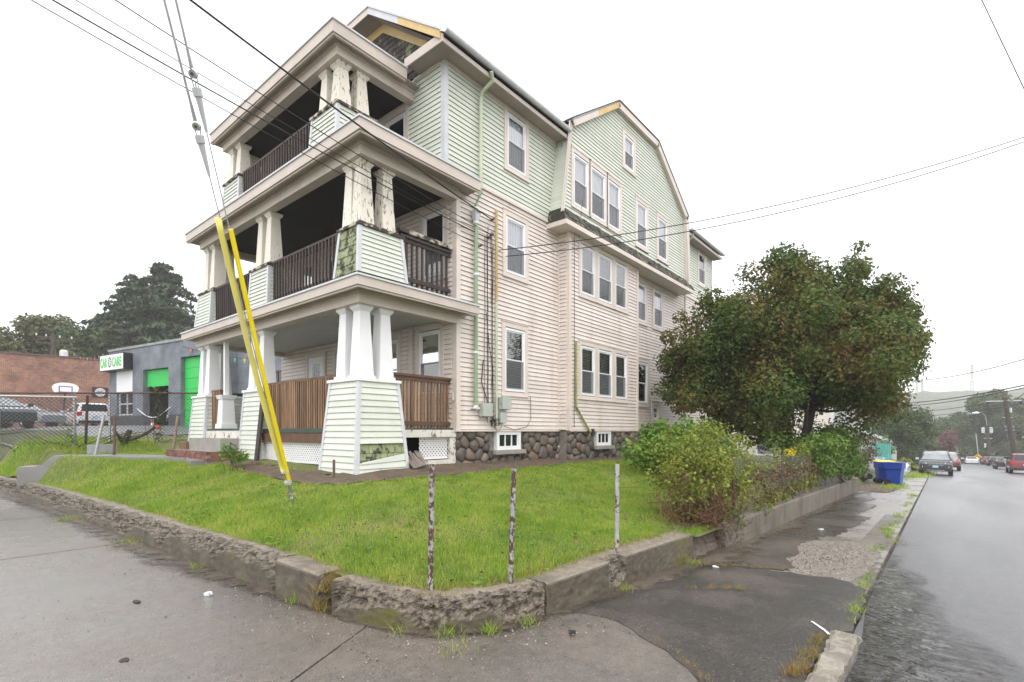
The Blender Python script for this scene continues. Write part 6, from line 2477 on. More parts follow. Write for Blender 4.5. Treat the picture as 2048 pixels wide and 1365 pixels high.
def leaning_pole(name, label, base, top, r, arm_z, heads=True):
    t = thing(name, label, 'utility pole', base)
    b, tp = Vector(base), Vector(top)
    mb = MB()
    mb.tube([b, b.lerp(tp, .5), tp], [r, r * .88, r * .75], 10)
    mb.build('shaft', WOODP, t)
    return t, b, tp
lp, lb, lt = leaning_pole('utility_pole', 'tall dark wooden pole leaning left at the right side of the street', (84.2, -7.0, gs(84) - 0.3), (83.0, -5.77, 5.5), 0.28, 0)
d_arm = Vector((0.12, -1, 0)).normalized()
mb = MB()
mb.obox(lt + Vector((-.1, 0, -0.45)) - d_arm * 1.6, d_arm * 3.2, Vector((.1, 0, 0)), Vector((0, 0, .10)))
mb.build('cross_arm', GREYT, lp)
for s in (-1.5, 1.4):
    mb = MB()
    q = lt + d_arm * s + Vector((-.05, 0, -0.9))
    mb.lathe(tuple(q), [(0.06, 0), (0.08, .1), (0.08, .45)], 8)
    mb.build('insulator', SBLACK, lp)
mb = MB()
mb.lathe(tuple(lt.lerp(lb, .17) + d_arm * .35), [(.05, -.3), (.12, -.28), (.12, .3), (.05, .32)], 10)
mb.build('conduit_cover', GREYT, lp)
for k_, f in enumerate((.27, .40, .44)):
    mb = MB()
    q = lb.lerp(lt, 1 - f)
    mb.tube([q + d_arm * .4, q - d_arm * .45], .035, 6)
    mb.build('bracket', GALV, lp)
fp, fb, ft = leaning_pole('utility_pole', 'slimmer pole with two pale transformers farther down the street', (129.9, -7.3, -5.6), (129.3, -6.65, 2.7), 0.25, 0)
for s in (-.55, .55):
    mb = MB()
    mb.lathe(tuple(ft.lerp(fb, .06) + d_arm * s - Vector((0, 0, 1.0))), [(.2, 0), (.26, .05), (.26, .95), (.12, 1.05)], 10)
    mb.build('transformer', GREYT, fp)
mb = MB()
mb.lathe(tuple(ft.lerp(fb, .45) - Vector((0, -.5, 0.5))), [(.14, 0), (.16, .05), (.16, .75), (.1, .8)], 10)
mb.build('transformer', GREYT, fp)
for f in (.2, .3):
    q = ft.lerp(fb, f)
    mb = MB()
    mb.tube([q + d_arm * .6, q - d_arm * .6], .04, 6)
    mb.build('bracket', GALV, fp)
# street lamp head reaching out from the far pole
sl = thing('street_lamp', 'pale street lamp head hanging in front of the far trees', 'street lamp', (96, -3.2, 12))
q = Vector((128.8, -5.6, 4.95))
mb = MB()
mb.tube([ft, ft + Vector((0, 0.15, 1.6)), q + Vector((0, -0.3, 0.1)), q], [.035, .035, .03, .03], 6)
mb.build('arm', GALV, sl)
mb = MB()
mb.tube([q, q + Vector((0, .4, 0.02)), q + Vector((0, 1.0, -.05))], [.1, .24, .12], 8)
mb.build('lamp_head', M("lamp_head", (0.75, 0.80, 0.80), 0.3, 0), sl)
# yellow warning sign
ys = thing('warning_sign', 'yellow diamond sign with a black left bend arrow', 'sign', (128.5, -5.0, -5.4))
q = Vector((128.5, -5.4, -5.2))
mb = MB()
mb.tube([q + Vector((0.1, 0, -.3)), q + Vector((.1, 0, 3.0))], .05, 6)
mb.build('post', GALV, ys)
YS_ = M("sign_yellow", (0.85, 0.42, 0.01), 0.5, 0)
mb = MB()
zc, hs = q.z + 1.95, 0.62
mb.prism([(q.x, q.y - hs, zc), (q.x, q.y, zc - hs), (q.x, q.y + hs, zc), (q.x, q.y, zc + hs)], (.03, 0, 0))
pnl = mb.build('panel', YS_, ys)
mb = MB()
for pts in ([(-.20, -.22), (-.11, -.22), (-.11, .09), (-.20, .09)], [(-.20, .09), (-.11, .09), (-.02, .19), (.16, .19), (.16, .10), (.0, .10), (-.11, .0)], [(.10, .27), (.33, .145), (.10, .02)]):
    mb.prism([(q.x - .012, q.y + a, zc + b) for a, b in pts], (.008, 0, 0))
tag(mb.build('bend_arrow', SBLACK, pnl), kind='stuff')
gp2 = thing('thin_pole', 'thin pale pole standing behind the yellow arrow sign', 'pole', (131, -5.4, -5.5))
mb = MB()
mb.tube([(131, -5.75, -5.5), (130.6, -5.2, 1.1)], [.08, .06], 6)
mb.build('shaft', GREYT, gp2)

def wire(label, pts, r, group=None, sag=0.0, n=24, m=None, name='overhead_wire'):
    P_ = [Vector(p) for p in pts]
    out = []
    for a, b in zip(P_[:-1], P_[1:]):
        for k in range(n):
            t = k / n
            out.append(a.lerp(b, t) - Vector((0, 0, sag * 4 * t * (1 - t))))
    out.append(P_[-1])
    mb = MB()
    mb.tube(out, r, 5)
    o = mb.build(name, m or BLACKW)
    return tag(o, label, 'wire', group)
# ---- guy wires on the lawn -----------------------------------------------------------
ANC = Vector((3.6, 7.07, 0.56))
TOPS = (Vector((1.49, 5.23, 5.39)), Vector((1.56, 5.16, 5.39)))
def guy(label, T, g0, g1, thim, sl, ymat, ridge):
    t = thing('guy_wire', label, 'guy wire', ANC)
    d = T - ANC
    P_ = lambda k: ANC + d * k
    dn = d.normalized()
    side = dn.cross(Vector((0.767, 0.641, 0))).normalized()
    bk = side.cross(dn).normalized()
    mb = MB()
    mb.tube([P_(0.03), P_(thim - .012)], 0.0065, 6)
    mb.build('strand', GALV, t)
    mb = MB()
    mb.tube([P_(thim + .012), P_(2.6)], 0.012, 8)
    mb.build('rod', GALV, t)
    # strain loop: eye, pulley, two strands, cone clamp
    mb = MB()
    mb.tube([P_(thim + .035), P_(thim + 0.008)], [0.014, 0.02], 8)
    mb.build('socket', GALV, t)
    mb = MB()
    c = P_(thim)
    mb.tube([c - bk * .02, c + bk * .02], 0.036, 14)
    mb.build('thimble', GALV, t)
    mb = MB()
    mb.tube([c - bk * .026, c + bk * .026], 0.014, 8)
    mb.build('pin', RUSTB, t)
    for s in (-1, 1):
        mb = MB()
        mb.tube([c + side * .03 * s, P_(sl + .02) + side * .02 * s], 0.006, 6)
        mb.build('loop_strand', GALV, t)
    mb = MB()
    mb.tube([P_(sl + .02), P_(sl + .008), P_(sl + .006), P_(sl - .045)], [0.042, 0.042, 0.03, 0.014], 12)
    mb.build('cone_clamp', GREYT, t)
    # yellow plastic guard: a long trough round the strand
    mb = MB()
    n, kk = 10, 24
    r = 0.032 if not ridge else 0.027
    vs = []
    for i in range(kk + 1):
        f = g0 + (g1 - g0) * i / kk
        bow = side * ((-0.012 + .012 * math.sin(math.pi * i / kk)) if ridge else (.024 + .03 * math.sin(math.pi * i / kk)))
        c = P_(f) + bow
        for j in range(n):
            a = 2 * math.pi * j / n
            rr_ = r * (1.0 + (0.22 if ridge and j in (7, 8) else 0) - (0.25 if ridge and j in (6, 9) else 0))
            vs.append(c + side * math.cos(a) * rr_ + bk * math.sin(a) * rr_)
    fs = [(i * n + j, i * n + (j + 1) % n, (i + 1) * n + (j + 1) % n, (i + 1) * n + j) for i in range(kk) for j in range(n)]
    fs += [tuple(range(n)), tuple(kk * n + j for j in range(n))]
    mb.add(vs, fs)
    mb.build('guard', ymat, t, smooth=not ridge)
    return t, side, bk
g1_, side1, bk1 = guy('guy wire in the pale yellow plastic guard, left of the pair', TOPS[0], 0.10, 0.68, 0.828, 0.795, YEL1, False)
g2_, side2, bk2 = guy('guy wire in the bright yellow ridged guard, right of the pair', TOPS[1], 0.075, 0.66, 0.904, 0.865, YEL2, True)
an = thing('ground_anchor', 'steel anchor rod with eye and clamps where the guy wires meet the grass', 'anchor', ANC)
d = (TOPS[0] - ANC)
dn = d.normalized()
mb = MB()
mb.tube([ANC - dn * .2, ANC + dn * .10], 0.014, 8)
mb.build('rod', GALV, an)
mb = MB()
c = ANC + dn * .13
mb.tube([c + dn * .05 * math.cos(a) + side1 * .035 * math.sin(a) for a in np.linspace(0, 2 * math.pi, 17)], 0.013, 7)
mb.build('eye', GALV, an)
for k, s in ((0.10, -1), (0.066, 1)):
    mb = MB()
    c = ANC + d * k
    mb.obox(c - side1 * .04 - bk1 * .03 - dn * .02, side1 * .08, bk1 * .06, dn * .045)
    mb.build('clamp', GREYT, an)
for s in (-1.6, -.5, .5, 1.6):
    mb = MB()
    mb.tube([ANC + dn * .16 + side1 * .012 * s, ANC + d * .06 + side1 * .025 * s, ANC + d * .095 + side1 * .02 * s], 0.0055, 6)
    mb.build('loop_strand', GALV, an)

# ---- overhead wires ---------------------------------------------------------------------
def service(label, start, end, r, sag, ext=3.0):
    s, e = Vector(start), Vector(end)
    s2 = s + (s - e) * (ext / (s - e).length)
    wire(label, [s2, s, e], r, 'service wires to the house', sag)
service('thick twisted service cable, topmost of the wires crossing the porches', (2.16, 6.77, 6.68), (8.75, 7.9, 6.45), 0.014, 0.05)
service('thin wire just below the twisted cable', (1.59, 7.45, 6.68), (8.73, 7.9, 6.10), 0.0075, 0.06)
service('thin wire, third from the top of those crossing the porches', (1.29, 7.81, 6.68), (8.66, 7.9, 6.02), 0.006, 0.07)
service('heavier straight wire, second from the lowest at the porches', (1.12, 8.02, 6.68), (8.62, 7.9, 5.98), 0.010, 0.08)
service('lowest thin wire crossing the porches', (0.95, 8.21, 6.68), (8.36, 7.9, 5.75), 0.007, 0.08)
wire('upper of two thin wires from the house to the right edge', [(9.0, 7.93, 5.83), (16.9, -1.51, 8.48), (18.5, -3.4, 9.1)], 0.011, 'thin wires over the side street', 0.35, m=BLACKW)
wire('lower of two thin wires from the house to the right edge', [(9.25, 7.93, 5.75), (16.9, -1.51, 8.37), (18.5, -3.4, 9.0)], 0.011, 'thin wires over the side street', 0.40)
wire('single steep wire in the upper right corner of the sky', [(9.3, 0.1, 8.2), (9.5, -0.44, 7.49), (9.86, -0.88, 6.28), (10.0, -1.1, 5.7)], 0.006, None, 0)
wire('wire from the tree to the right edge above the hill', [(50.5, 1.95, 5.51), (35.2, -3.14, 5.09), (32, -4.2, 5.2)], 0.022, 'wires above the hill', 0.25)
wire('upper cable of the close pair in front of the hill', [(87.1, 5.0, 5.29), (56.3, -5.03, 5.15), (50, -7, 5.3)], 0.05, 'wires above the hill', 0.3)
wire('lower cable of the close pair in front of the hill', [(87.1, 5.0, 4.95), (56.3, -5.03, 4.96), (50, -7, 5.1)], 0.04, 'wires above the hill', 0.35)
wire('faint wire ending at the top of the leaning pole', [(99.5, 5.7, 4.41), (83.0, -5.74, 5.23), (63.4, -5.66, 4.9)], 0.035, 'wires above the hill', 0.35)
wire('faint wire just under the top of the leaning pole', [(99.5, 5.7, 3.87), (83.0, -5.74, 4.4), (63.4, -5.66, 4.4)], 0.035, 'wires above the hill', 0.35)
wire('wire sagging from the leaning pole to the slimmer pole', [(83.2, -5.9, 3.4), (129.3, -6.7, 1.9)], 0.03, 'wires above the hill', 0.5)

# ---- bare fence posts --------------------------------------------------------------------
def post(label, x, y, z0, h, r, lean, m=RUST, cap=False):
    mb = MB()
    b = Vector((x, y, z0 - 0.1))
    tp = Vector((x + lean[0], y + lean[1], z0 + h))
    n = 12
    mb.tube([b, b.lerp(tp, .5), tp], r, n)
    # open pipe mouth
    mb.tube([tp - Vector((0, 0, .0)), tp + Vector((0, 0, .004))], r * .78, n, 1)
    o = mb.build('fence_post', [m, SBLACK], None, smooth=False)
    return tag(o, label, 'fence post', 'bare pipe fence posts')
post('rusty peeling post on the wall curve, leftmost of the three bare posts', 2.86, 3.29, 0.255, 1.06, 0.0235, (0.012, -0.012))
post('rusty peeling post in the middle of the three on the wall', 3.44, 2.90, 0.25, 1.02, 0.0225, (0.03, -0.022))
post('greyer post, rightmost of the three bare posts on the wall', 5.03, 2.71, 0.27, 0.97, 0.0225, (0.008, 0.0), M("grey_peeling_post", (0.36, 0.365, 0.37), 0.55, 0.2, 12, col2=(0.09, 0.045, 0.035), c2sc=16, lo=0.53, hi=0.60))
post('grey leaning post by the walk on the left', 3.24, 16.86, 0.93, 1.06, 0.035, (0.18, -0.12), GALV)
post('brown rusty post between the grey leaning post and the walk', 3.57, 16.46, 1.0, 1.0, 0.03, (0.02, -0.02), RUSTB)
post('brown tilted post with knob beside the front steps', 4.55, 15.30, 1.04, 0.95, 0.032, (0.10, -0.06), M("flaky_brown_post", (0.26, 0.18, 0.15), 0.7, 0.3, 12, col2=(0.09, 0.05, 0.035), c2sc=10))
post('short dark stub of pipe at the foot of the corner pier', 4.78, 7.98, 0.86, 0.24, 0.022, (0.0, 0.0), RUSTB)

# ---- chain link fences -----------------------------------------------------------------------
WIREM = M("fence_wire", (0.24, 0.235, 0.22), 0.5, 0.1, 5, metal=0.4)
WIRED = M("dark_fence_wire", (0.06, 0.06, 0.062), 0.6, 0.1, 5)
def chainlink(name, label, p0, p1, z0a, z0b, z1a, z1b, posts, cell=0.075, rail=True, wr=0.0035, railm=None, cat='fence', group=None, wm=None):
    """wire netting between two plan points; z0/z1 at both ends; posts as fractions"""
    t = thing(name, label, cat, (*p0, z0a), group)
    A, B = Vector((*p0, 0)), Vector((*p1, 0))
    ln = (B - A).length
    u = (B - A).normalized()
    n_ = Vector((-u.y, u.x, 0))
    h = ((z1a - z0a) + (z1b - z0b)) / 2
    def pt(s, z):
        f = s / ln
        lo_, hi_ = z0a + (z0b - z0a) * f, z1a + (z1b - z1a) * f
        q = A + u * s
        return Vector((q.x, q.y, lo_ + (hi_ - lo_) * z / h))
    mb = MB()
    def seg(a, b, off):
        a, b = a + n_ * off, b + n_ * off
        dd = (b - a).normalized()
        s1 = dd.cross(n_).normalized() * wr
        s2 = n_ * wr
        vs = [a + s1, a - s1 * .5 + s2, a - s1 * .5 - s2, b + s1, b - s1 * .5 + s2, b - s1 * .5 - s2]
        mb.add(vs, [(0, 1, 4, 3), (1, 2, 5, 4), (2, 0, 3, 5)])
    c = -h
    st_ = cell * 1.3
    while c < ln:
        s0, s1 = max(0, c), min(ln, c + h)
        if s1 > s0:
            seg(pt(s0, s0 - c), pt(s1, s1 - c), 0.002)
            seg(pt(s0, h - (s0 - c)), pt(s1, h - (s1 - c)), -0.002)
        c += st_
    tag(mb.build('wire_netting', wm or WIREM, t), kind='stuff')
    if rail:
        mb = MB()
        mb.tube([pt(0, h) , pt(ln, h)], 0.024, 8)
        mb.build('top_rail', railm or RUSTB, t)
    for f, over, m in posts:
        mb = MB()
        q = pt(f * ln, 0) + n_ * 0.03
        mb.tube([q - Vector((0, 0, .25)), pt(f * ln, h) + n_ * .03 + Vector((0, 0, over))], 0.03, 8)
        mb.build('post', m, t)
    return t
chainlink('chain_link_fence', 'long chain link fence with dark rusty top rail before the parking lot', (1.45, 18.62), (6.5, 18.45), 1.20, 1.40, 2.57, 2.84, [(0.02, .05, RUSTB), (0.49, .03, GALV), (0.97, .04, RUSTB)], wr=0.0055, wm=WIRED)
chainlink('chain_link_gate', 'gate like fence section with pale top rail at the left edge', (1.40, 18.25), (3.12, 18.18), 1.15, 1.28, 2.48, 2.52, [(0.12, 0, GALV), (0.97, 0.02, GALV)], wr=0.0055, railm=GALV, wm=WIRED)
mb = MB()
mb.tube([(3.33, 18.3, 1.2), (3.36, 18.25, 2.58)], 0.035, 7)
tag(mb.build('wooden_stake', WOODP), 'weathered stake standing behind the pale fence gate', 'stake')
chainlink('chain_link_fence', 'vine grown chain link fence on top of the straight wall', (8.75, 2.56), (22.5, 2.50), 0.18, -0.18, 1.16, 0.86, [(0.0, .05, RUSTB), (0.24, .05, RUSTB), (0.33, .04, RUSTB), (0.45, .08, RUSTB), (0.62, .02, RUSTB), (0.8, .02, RUSTB), (1, 0, RUSTB)], rail=False, wr=0.0028, cell=0.07)
chainlink('chain_link_fence', 'grey railed fence behind the bins', (33.2, 3.6), (39.4, 3.2), -1.1, -1.2, 0.55, 0.6, [(0, .05, GALV), (.5, .05, GALV), (1, .05, GALV)], railm=GALV, wr=0.006, cell=0.12)

# teal panel fence
tf = thing('panel_fence', 'teal corrugated fence panels behind the blue bins', 'fence', (39.5, 3.4, -1.2))
TEAL = M("teal_panel", (0.06, 0.30, 0.26), 0.5, 0.12, 3)
for k in range(9):
    mb = MB()
    x, y = 39.5 + 0.16 * k, 3.45 - 0.115 * k
    mb.prism([(x, y, -1.25), (x + .07, y - .02, -1.25), (x + .15, y - .105, -1.25), (x + .08, y - .085, -1.25)], (0, 0, 2.02 + 0.02 * (k % 3)))
    mb.build('panel', TEAL, tf)
mb = MB()
mb.tube([(39.4, 3.55, -1.3), (39.4, 3.55, 0.86)], .035, 7)
mb.build('post', GALV, tf)
# low white wall
mb = MB()
wp = [(40.8, 2.25), (44, 2.1), (47, 1.95), (50.5, 1.75)]
for a, b in zip(wp[:-1], wp[1:]):
    mb.add([(a[0], a[1], gs(a[0]) - .2), (b[0], b[1], gs(b[0]) - .2), (b[0], b[1], gs(b[0]) + .78), (a[0], a[1], gs(a[0]) + .78),
            (a[0], a[1] + .25, gs(a[0]) - .2), (b[0], b[1] + .25, gs(b[0]) - .2), (b[0], b[1] + .25, gs(b[0]) + .78), (a[0], a[1] + .25, gs(a[0]) + .78)],
           [(0, 1, 2, 3), (4, 7, 6, 5), (3, 2, 6, 7), (0, 3, 7, 4), (1, 5, 6, 2)])
tag(mb.build('garden_wall', M("white_wall_paint", (0.70, 0.70, 0.69), 0.7, 0.1, 2)), 'low white painted wall beside the street before the black off-roader', 'wall')

# ---- wheelie bins ---------------------------------------------------------------------------------
BLUEB = M("blue_bin_plastic", (0.010, 0.060, 0.36), 0.4, 0.08, 4)
YELB = M("yellow_bin_lid", (0.75, 0.55, 0.05), 0.4, 0.05)
BLKB = M("black_bin_plastic", (0.02, 0.02, 0.022), 0.35, 0.1, 4)
def bin_(label, loc, rot, body, lid, tilt=(0, 0)):
    t = thing('wheelie_bin', label, 'bin', (0, 0, 0), 'wheelie bins')
    mb = MB()
    mb.frustum(0, 0, 0.06, 0.72, .24, .23, .29, .29)
    mb.frustum(0, 0, .721, .76, .29, .29, .33, .335)
    mb.frustum(0, 0, .761, 1.03, .33, .335, .345, .35)
    mb.frustum(0, 0, 1.031, 1.06, .36, .37, .36, .37)
    mb.build('body', body, t)
    mb = MB()
    if lid is not None:
        mb.frustum(0, 0, 1.061, 1.12, .375, .385, .33, .34)
        mb.build('lid', lid, t)
    else:
        mb.box(-.30, -.31, 1.0605, .30, .31, 1.0615)
        mb.build('open_mouth', BLKPL, t)
    mb = MB()
    mb.tube([(-.35, -.25, 1.02), (-.44, -.25, 1.04), (-.44, .25, 1.04), (-.35, .25, 1.02)], .018, 6)
    mb.build('handle', body, t)
    for s in (-1, 1):
        mb = MB()
        mb.tube([(-.24, s * .24, .13), (-.24, s * .31, .13)], .13, 14)
        w_ = mb.build('wheel', TYRE, t)
        mb = MB()
        mb.tube([(-.24, s * .3105, .13), (-.24, s * .318, .13)], .05, 8)
        mb.build('hub', BLKPL, w_)
    t.location = loc
    t.rotation_euler = (tilt[0], tilt[1], rot)
    return t
def gsx(x):
    return gs(x) + 0.01
bin_('blue wheelie bin without lid standing nearest the gutter', (29.9, 1.62, gsx(29.9)), R(-100), BLUEB, None)
bin_('blue wheelie bin with yellow lid behind the lidless blue one', (30.7, 2.10, gsx(30.7)), R(-70), BLUEB, YELB)
bin_('black wheelie bin tipped over under the vines', (28.9, 2.75, gsx(28.9) + 0.12), R(60), BLKB, BLKB, (0, R(38)))

# ---- things under and beside the porch ----------------------------------------------------------------
mb = MB()
rr = random.Random(8)
for k in range(5):
    x = 6.22 + 0.085 * k
    mb.obox((x, 7.62 + 0.03 * k, lawn_z(x, 7.6) + .03 + .01 * k), (0.078, 0, 0.0), (0.10 + .02 * k, 0.42, 0.26 + rr.uniform(-.03, .03)), (0, -.02, .03))
tag(mb.build('broken_board', M("rotten_grey_boards", (0.20, 0.165, 0.14), 0.8, 0.3, 6, 0.3, stretch=(3, .5, .5), col2=(0.05, 0.04, 0.03), c2sc=5)), 'rotten grey boards leaning into the gap under the porch', 'boards')
mb = MB()
mb.obox((5.06, 11.72, 0.95), (0, -0.15, 0), (0.05, 0, 0), (0.13, -0.06, 1.52))
tag(mb.build('leaning_plank', DARKW), 'dark plank leaning against the middle porch pier', 'plank')
fpot = thing('plant_box', 'small wicker plant box on the brick steps beside the left pier', 'planter', (4.72, 14.95, 1.12))
mb = MB()
mb.frustum(4.82, 15.0, 1.125, 1.30, .13, .22, .15, .25)
mb.build('box', M("wicker", (0.20, 0.12, 0.06), 0.8, 0.3, 30), fpot)
mb = MB()
mb.frustum(4.82, 15.0, 1.301, 1.33, .14, .24, .10, .2)
mb.build('soil', M("dry_soil", (0.12, 0.10, 0.08), 0.9, 0.3, 20, bump=.8, bsc=60), fpot)
st2 = MB()
st2.box(2.75, 16.35, 0.80, 4.0, 17.6, 0.81)
# grey slab lying in the grass behind the walk
mb = MB()
pts = [(3.22, 17.55), (3.4, 17.48), (3.78, 17.48), (3.9, 17.6), (3.8, 17.8), (3.35, 17.85)]
mb.prism([(x, y, 0.98) for x, y in pts], (0, 0, 0.24))
tag(mb.build('concrete_block', M("grey_wet_block", (0.30, 0.31, 0.32), 0.5, .15, 5, bump=.3, bsc=30)), 'flat grey concrete block lying in the grass by the fence', 'block')
# small hanging meter tag beside the porch rail
mb = MB()
mb.box(7.58, 8.0, 2.25, 7.64, 8.02, 2.42)
mb.build('door_bell_box', UTIL, house)

# ---- litter on the pavement ----------------------------------------------------------------------------
def scrap(label, x, y, w_, h_, m, seed, z=0.004, crum=0.02, cat='litter', name='paper_scrap', rot=0.0):
    r = random.Random(seed)
    mb = MB()
    n = 7
    k0 = len(mb.v)
    mb.v.append((x, y, gs(x) + z + crum))
    for i in range(n):
        t = 2 * math.pi * i / n + rot
        mb.v.append((x + math.cos(t) * w_ * r.uniform(.6, 1), y + math.sin(t) * h_ * r.uniform(.6, 1), gs(x) + z + r.uniform(0, crum)))
    for i in range(n):
        mb.f.append((0, 1 + i, 1 + (i + 1) % n))
        mb.m.append(0)
    b = len(mb.v)
    mb.v += [(p[0], p[1], gs(x) + z - 0.003) for p in mb.v[1:n + 1]]
    for i in range(n):
        mb.f.append((1 + i, b + i, b + (i + 1) % n, 1 + (i + 1) % n))
        mb.m.append(0)
    o = mb.build(name, m)
    return tag(o, label, cat)
PAPER = M("wet_paper", (0.62, 0.64, 0.68), 0.5, 0.1, 20)
TARM = M("black_tar", (0.018, 0.018, 0.02), 0.45, 0.2, 20, bump=.6, bsc=60)
scrap('crumpled white paper scrap on the pavement by the wall', 1.93, 5.48, .05, .075, PAPER, 1, crum=.03)
scrap('white paper ring on the asphalt by the wall end', 6.62, 2.18, .05, .05, PAPER, 2)
scrap('white scrap on the asphalt farther up the side pavement', 11.3, 1.75, .10, .06, PAPER, 3)
scrap('dark flat tar lump on the concrete before the wall curve', 3.44, 2.25, .05, .03, TARM, 4, crum=.025, cat='tar lump', name='tar_lump')
scrap('dark flat stone pressed into the left pavement', 1.0, 4.35, .035, .05, TARM, 5, crum=.006, cat='tar lump', name='tar_lump')
scrap('long dark chip lying left of the paper scrap', 1.42, 5.75, .03, .09, TARM, 6, crum=.012, cat='tar lump', name='tar_lump')
# pebbles and crumbs, more of them against the wall
PEB = ramp_leaf("pavement_pebble", [(0, (0.02, 0.02, 0.022)), (.4, (.09, .075, .06)), (.7, (.22, .18, .14)), (1, (.45, .42, .38))], 3, .95, .6, 0, .3)
verts = []
def pebble(x, y, z, r):
    a = rng.uniform(0, 6.28)
    c, s = math.cos(a), math.sin(a)
    sx, sy, sz = r * rng.uniform(.7, 1.3), r * rng.uniform(.6, 1), r * rng.uniform(.4, .8)
    b = [(sx, 0, 0), (0, sy, 0), (-sx, 0, 0), (0, -sy, 0)]
    b = [(x + p[0] * c - p[1] * s, y + p[0] * s + p[1] * c, z) for p in b]
    t = (x, y, z + sz)
    for i in range(4):
        verts.extend([b[i], b[(i + 1) % 4], t])
for i in range(1500):
    p = WPTS[int(len(WPTS) * (0.25 + 0.75 * rng.random()))]
    d = abs(rng.normal(0, .35)) + .01
    ang = rng.uniform(-.4, .4)
    q = Vector((p.x, p.y))
    c = Vector((4.5, 6.5))
    o_ = (q - c).normalized() * d
    if q.y < 2.9:
        o_ = Vector((0.0, -d))
    pebble(q.x + o_.x, q.y + o_.y, gs(q.x) + .001, rng.uniform(.004, .013))
for i in range(700):
    x, y = rng.uniform(0, 3.4), rng.uniform(1.2, 9)
    if x < 2.3:
        pebble(x, y, .001, rng.uniform(.003, .009))
for i in range(1500):
    x, y = rng.normal(8.6, .9), rng.normal(1.18, .26)
    if inside(gravp, x, y):
        pebble(x, y, gs(x) + .0, rng.uniform(.006, .018))
for i in range(900):
    x, y = rng.uniform(24, 31), rng.uniform(1.3, 2.7)
    pebble(x, y, gs(x) + .012, rng.uniform(.01, .03))
tag(np_mesh('pebbles', np.array(verts), 3, PEB), kind='stuff')

# ---- houses and hill in the distance -----------------------------------------------------------------------
CREAMS = M("cream_siding", (0.66, 0.62, 0.52), 0.5, 0.04, 2)
def simple_house(name, label, x0, y0, x1, y1, z0, z1, zr, m, roofm, axis, wins, board=0.2, trim=None):
    t = thing(name, label, 'house', (x0, y0, z0))
    mb = MB()
    mb.box(x0, y0, z0, x1, y1, z1)
    if axis == 'x':
        ym = (y0 + y1) / 2
        mb.prism([(x0, y0, z1), (x0, y1, z1), (x0, ym, zr)], (x1 - x0, 0, 0))
    else:
        xm = (x0 + x1) / 2
        mb.prism([(x0, y0, z1), (x1, y0, z1), (xm, y0, zr)], (0, y1 - y0, 0))
    mb.build('wall', m, t)
    mb = MB()
    z = z0
    while z < z1 - board:
        mb.add([(x0 - .03, y0 - .03, z), (x1 + .03, y0 - .03, z), (x1 + .005, y0 - .006, z + board), (x0 - .005, y0 - .006, z + board)], [(0, 1, 2, 3)])
        mb.add([(x0 - .03, y1 + .03, z), (x0 - .03, y0 - .03, z), (x0 - .006, y0 - .005, z + board), (x0 - .006, y1 + .005, z + board)], [(0, 1, 2, 3)])
        mb.add([(x0 - .03, y1, z), (x0 - .03, y0 - .03, z), (x0, y0, z), (x0, y1, z)], [(0, 1, 2, 3)], 1)
        mb.add([(x0 - .03, y0 - .03, z), (x1 + .03, y0 - .03, z), (x1, y0, z), (x0, y0, z)], [(0, 1, 2, 3)], 1)
        z += board
    tag(mb.build('siding', [m, SEAM], t), kind='stuff')
    mb = MB()
    o_ = .35
    if axis == 'x':
        k = (zr - z1) / (ym - y0)
        for s in (0, 1):
            ya = y0 - o_ if s == 0 else y1 + o_
            mb.prism([(x0 - o_, ya, z1 - o_ * k), (x0 - o_, ym, zr), (x0 - o_, ym, zr + .15), (x0 - o_, ya, z1 - o_ * k + .15)], (x1 - x0 + 2 * o_, 0, 0))
    else:
        k = (zr - z1) / (xm - x0)
        for s in (0, 1):
            xa = x0 - o_ if s == 0 else x1 + o_
            mb.prism([(xa, y0 - o_, z1 - o_ * k), (xm, y0 - o_, zr), (xm, y0 - o_, zr + .15), (xa, y0 - o_, z1 - o_ * k + .15)], (0, y1 - y0 + 2 * o_, 0))
    mb.build('roof', roofm, t)
    for (face, a, z, w_, h_) in wins:
        mb = MB()
        if face == 'x':       # on the wall facing -x, a along y
            mb.box(x0 - .07, a - .1, z - .1, x0 - .035, a + w_ + .1, z + h_ + .1)
        else:
            mb.box(a - .1, y0 - .07, z - .1, a + w_ + .1, y0 - .035, z + h_ + .1)
        W = mb.build('window', WHITE, t)
        mb = MB()
        if face == 'x':
            mb.box(x0 - .085, a, z, x0 - .071, a + w_, z + h_ * .48)
            mb.box(x0 - .085, a, z + h_ * .52, x0 - .071, a + w_, z + h_)
        else:
            mb.box(a, y0 - .085, z, a + w_, y0 - .071, z + h_ * .48)
            mb.box(a, y0 - .085, z + h_ * .52, a + w_, y0 - .071, z + h_)
        mb.build('pane', CURTB, W)
    return t
simple_house('house', 'cream sided house seen under the dark tree', 31.5, 6.2, 44, 16, -0.6, 4.6, 8.0, CREAMS, ROOFM, 'x', [('x', 9.6, .9, 1.0, 1.6), ('x', 11.2, .9, .8, 1.6), ('x', 7.0, .3, 1.0, 1.5), ('y', 34, .9, 1, 1.5)])
simple_house('house', 'white house glimpsed behind the tree trunk', 56, 9, 66, 18, -1.5, 4.2, 7.5, M("white_far_siding", (0.72, 0.72, 0.72), 0.5, .04), ROOFM, 'y', [('x', 10, 1, 1, 1.5), ('y', 58, 1, 1, 1.5), ('y', 62, 1, 1, 1.5)])
simple_house('bungalow', 'small pale bungalow behind the round street tree', 78, 4.5, 86, 12, -3.2, 0.0, 1.6, M("pale_sage_siding", (0.50, 0.53, 0.48), 0.5, .05), M("pale_green_roof", (0.22, 0.28, 0.25), .7, .1), 'x', [('x', 5.4, -1.6, .9, 1.0), ('x', 9, -1.6, .9, 1)])
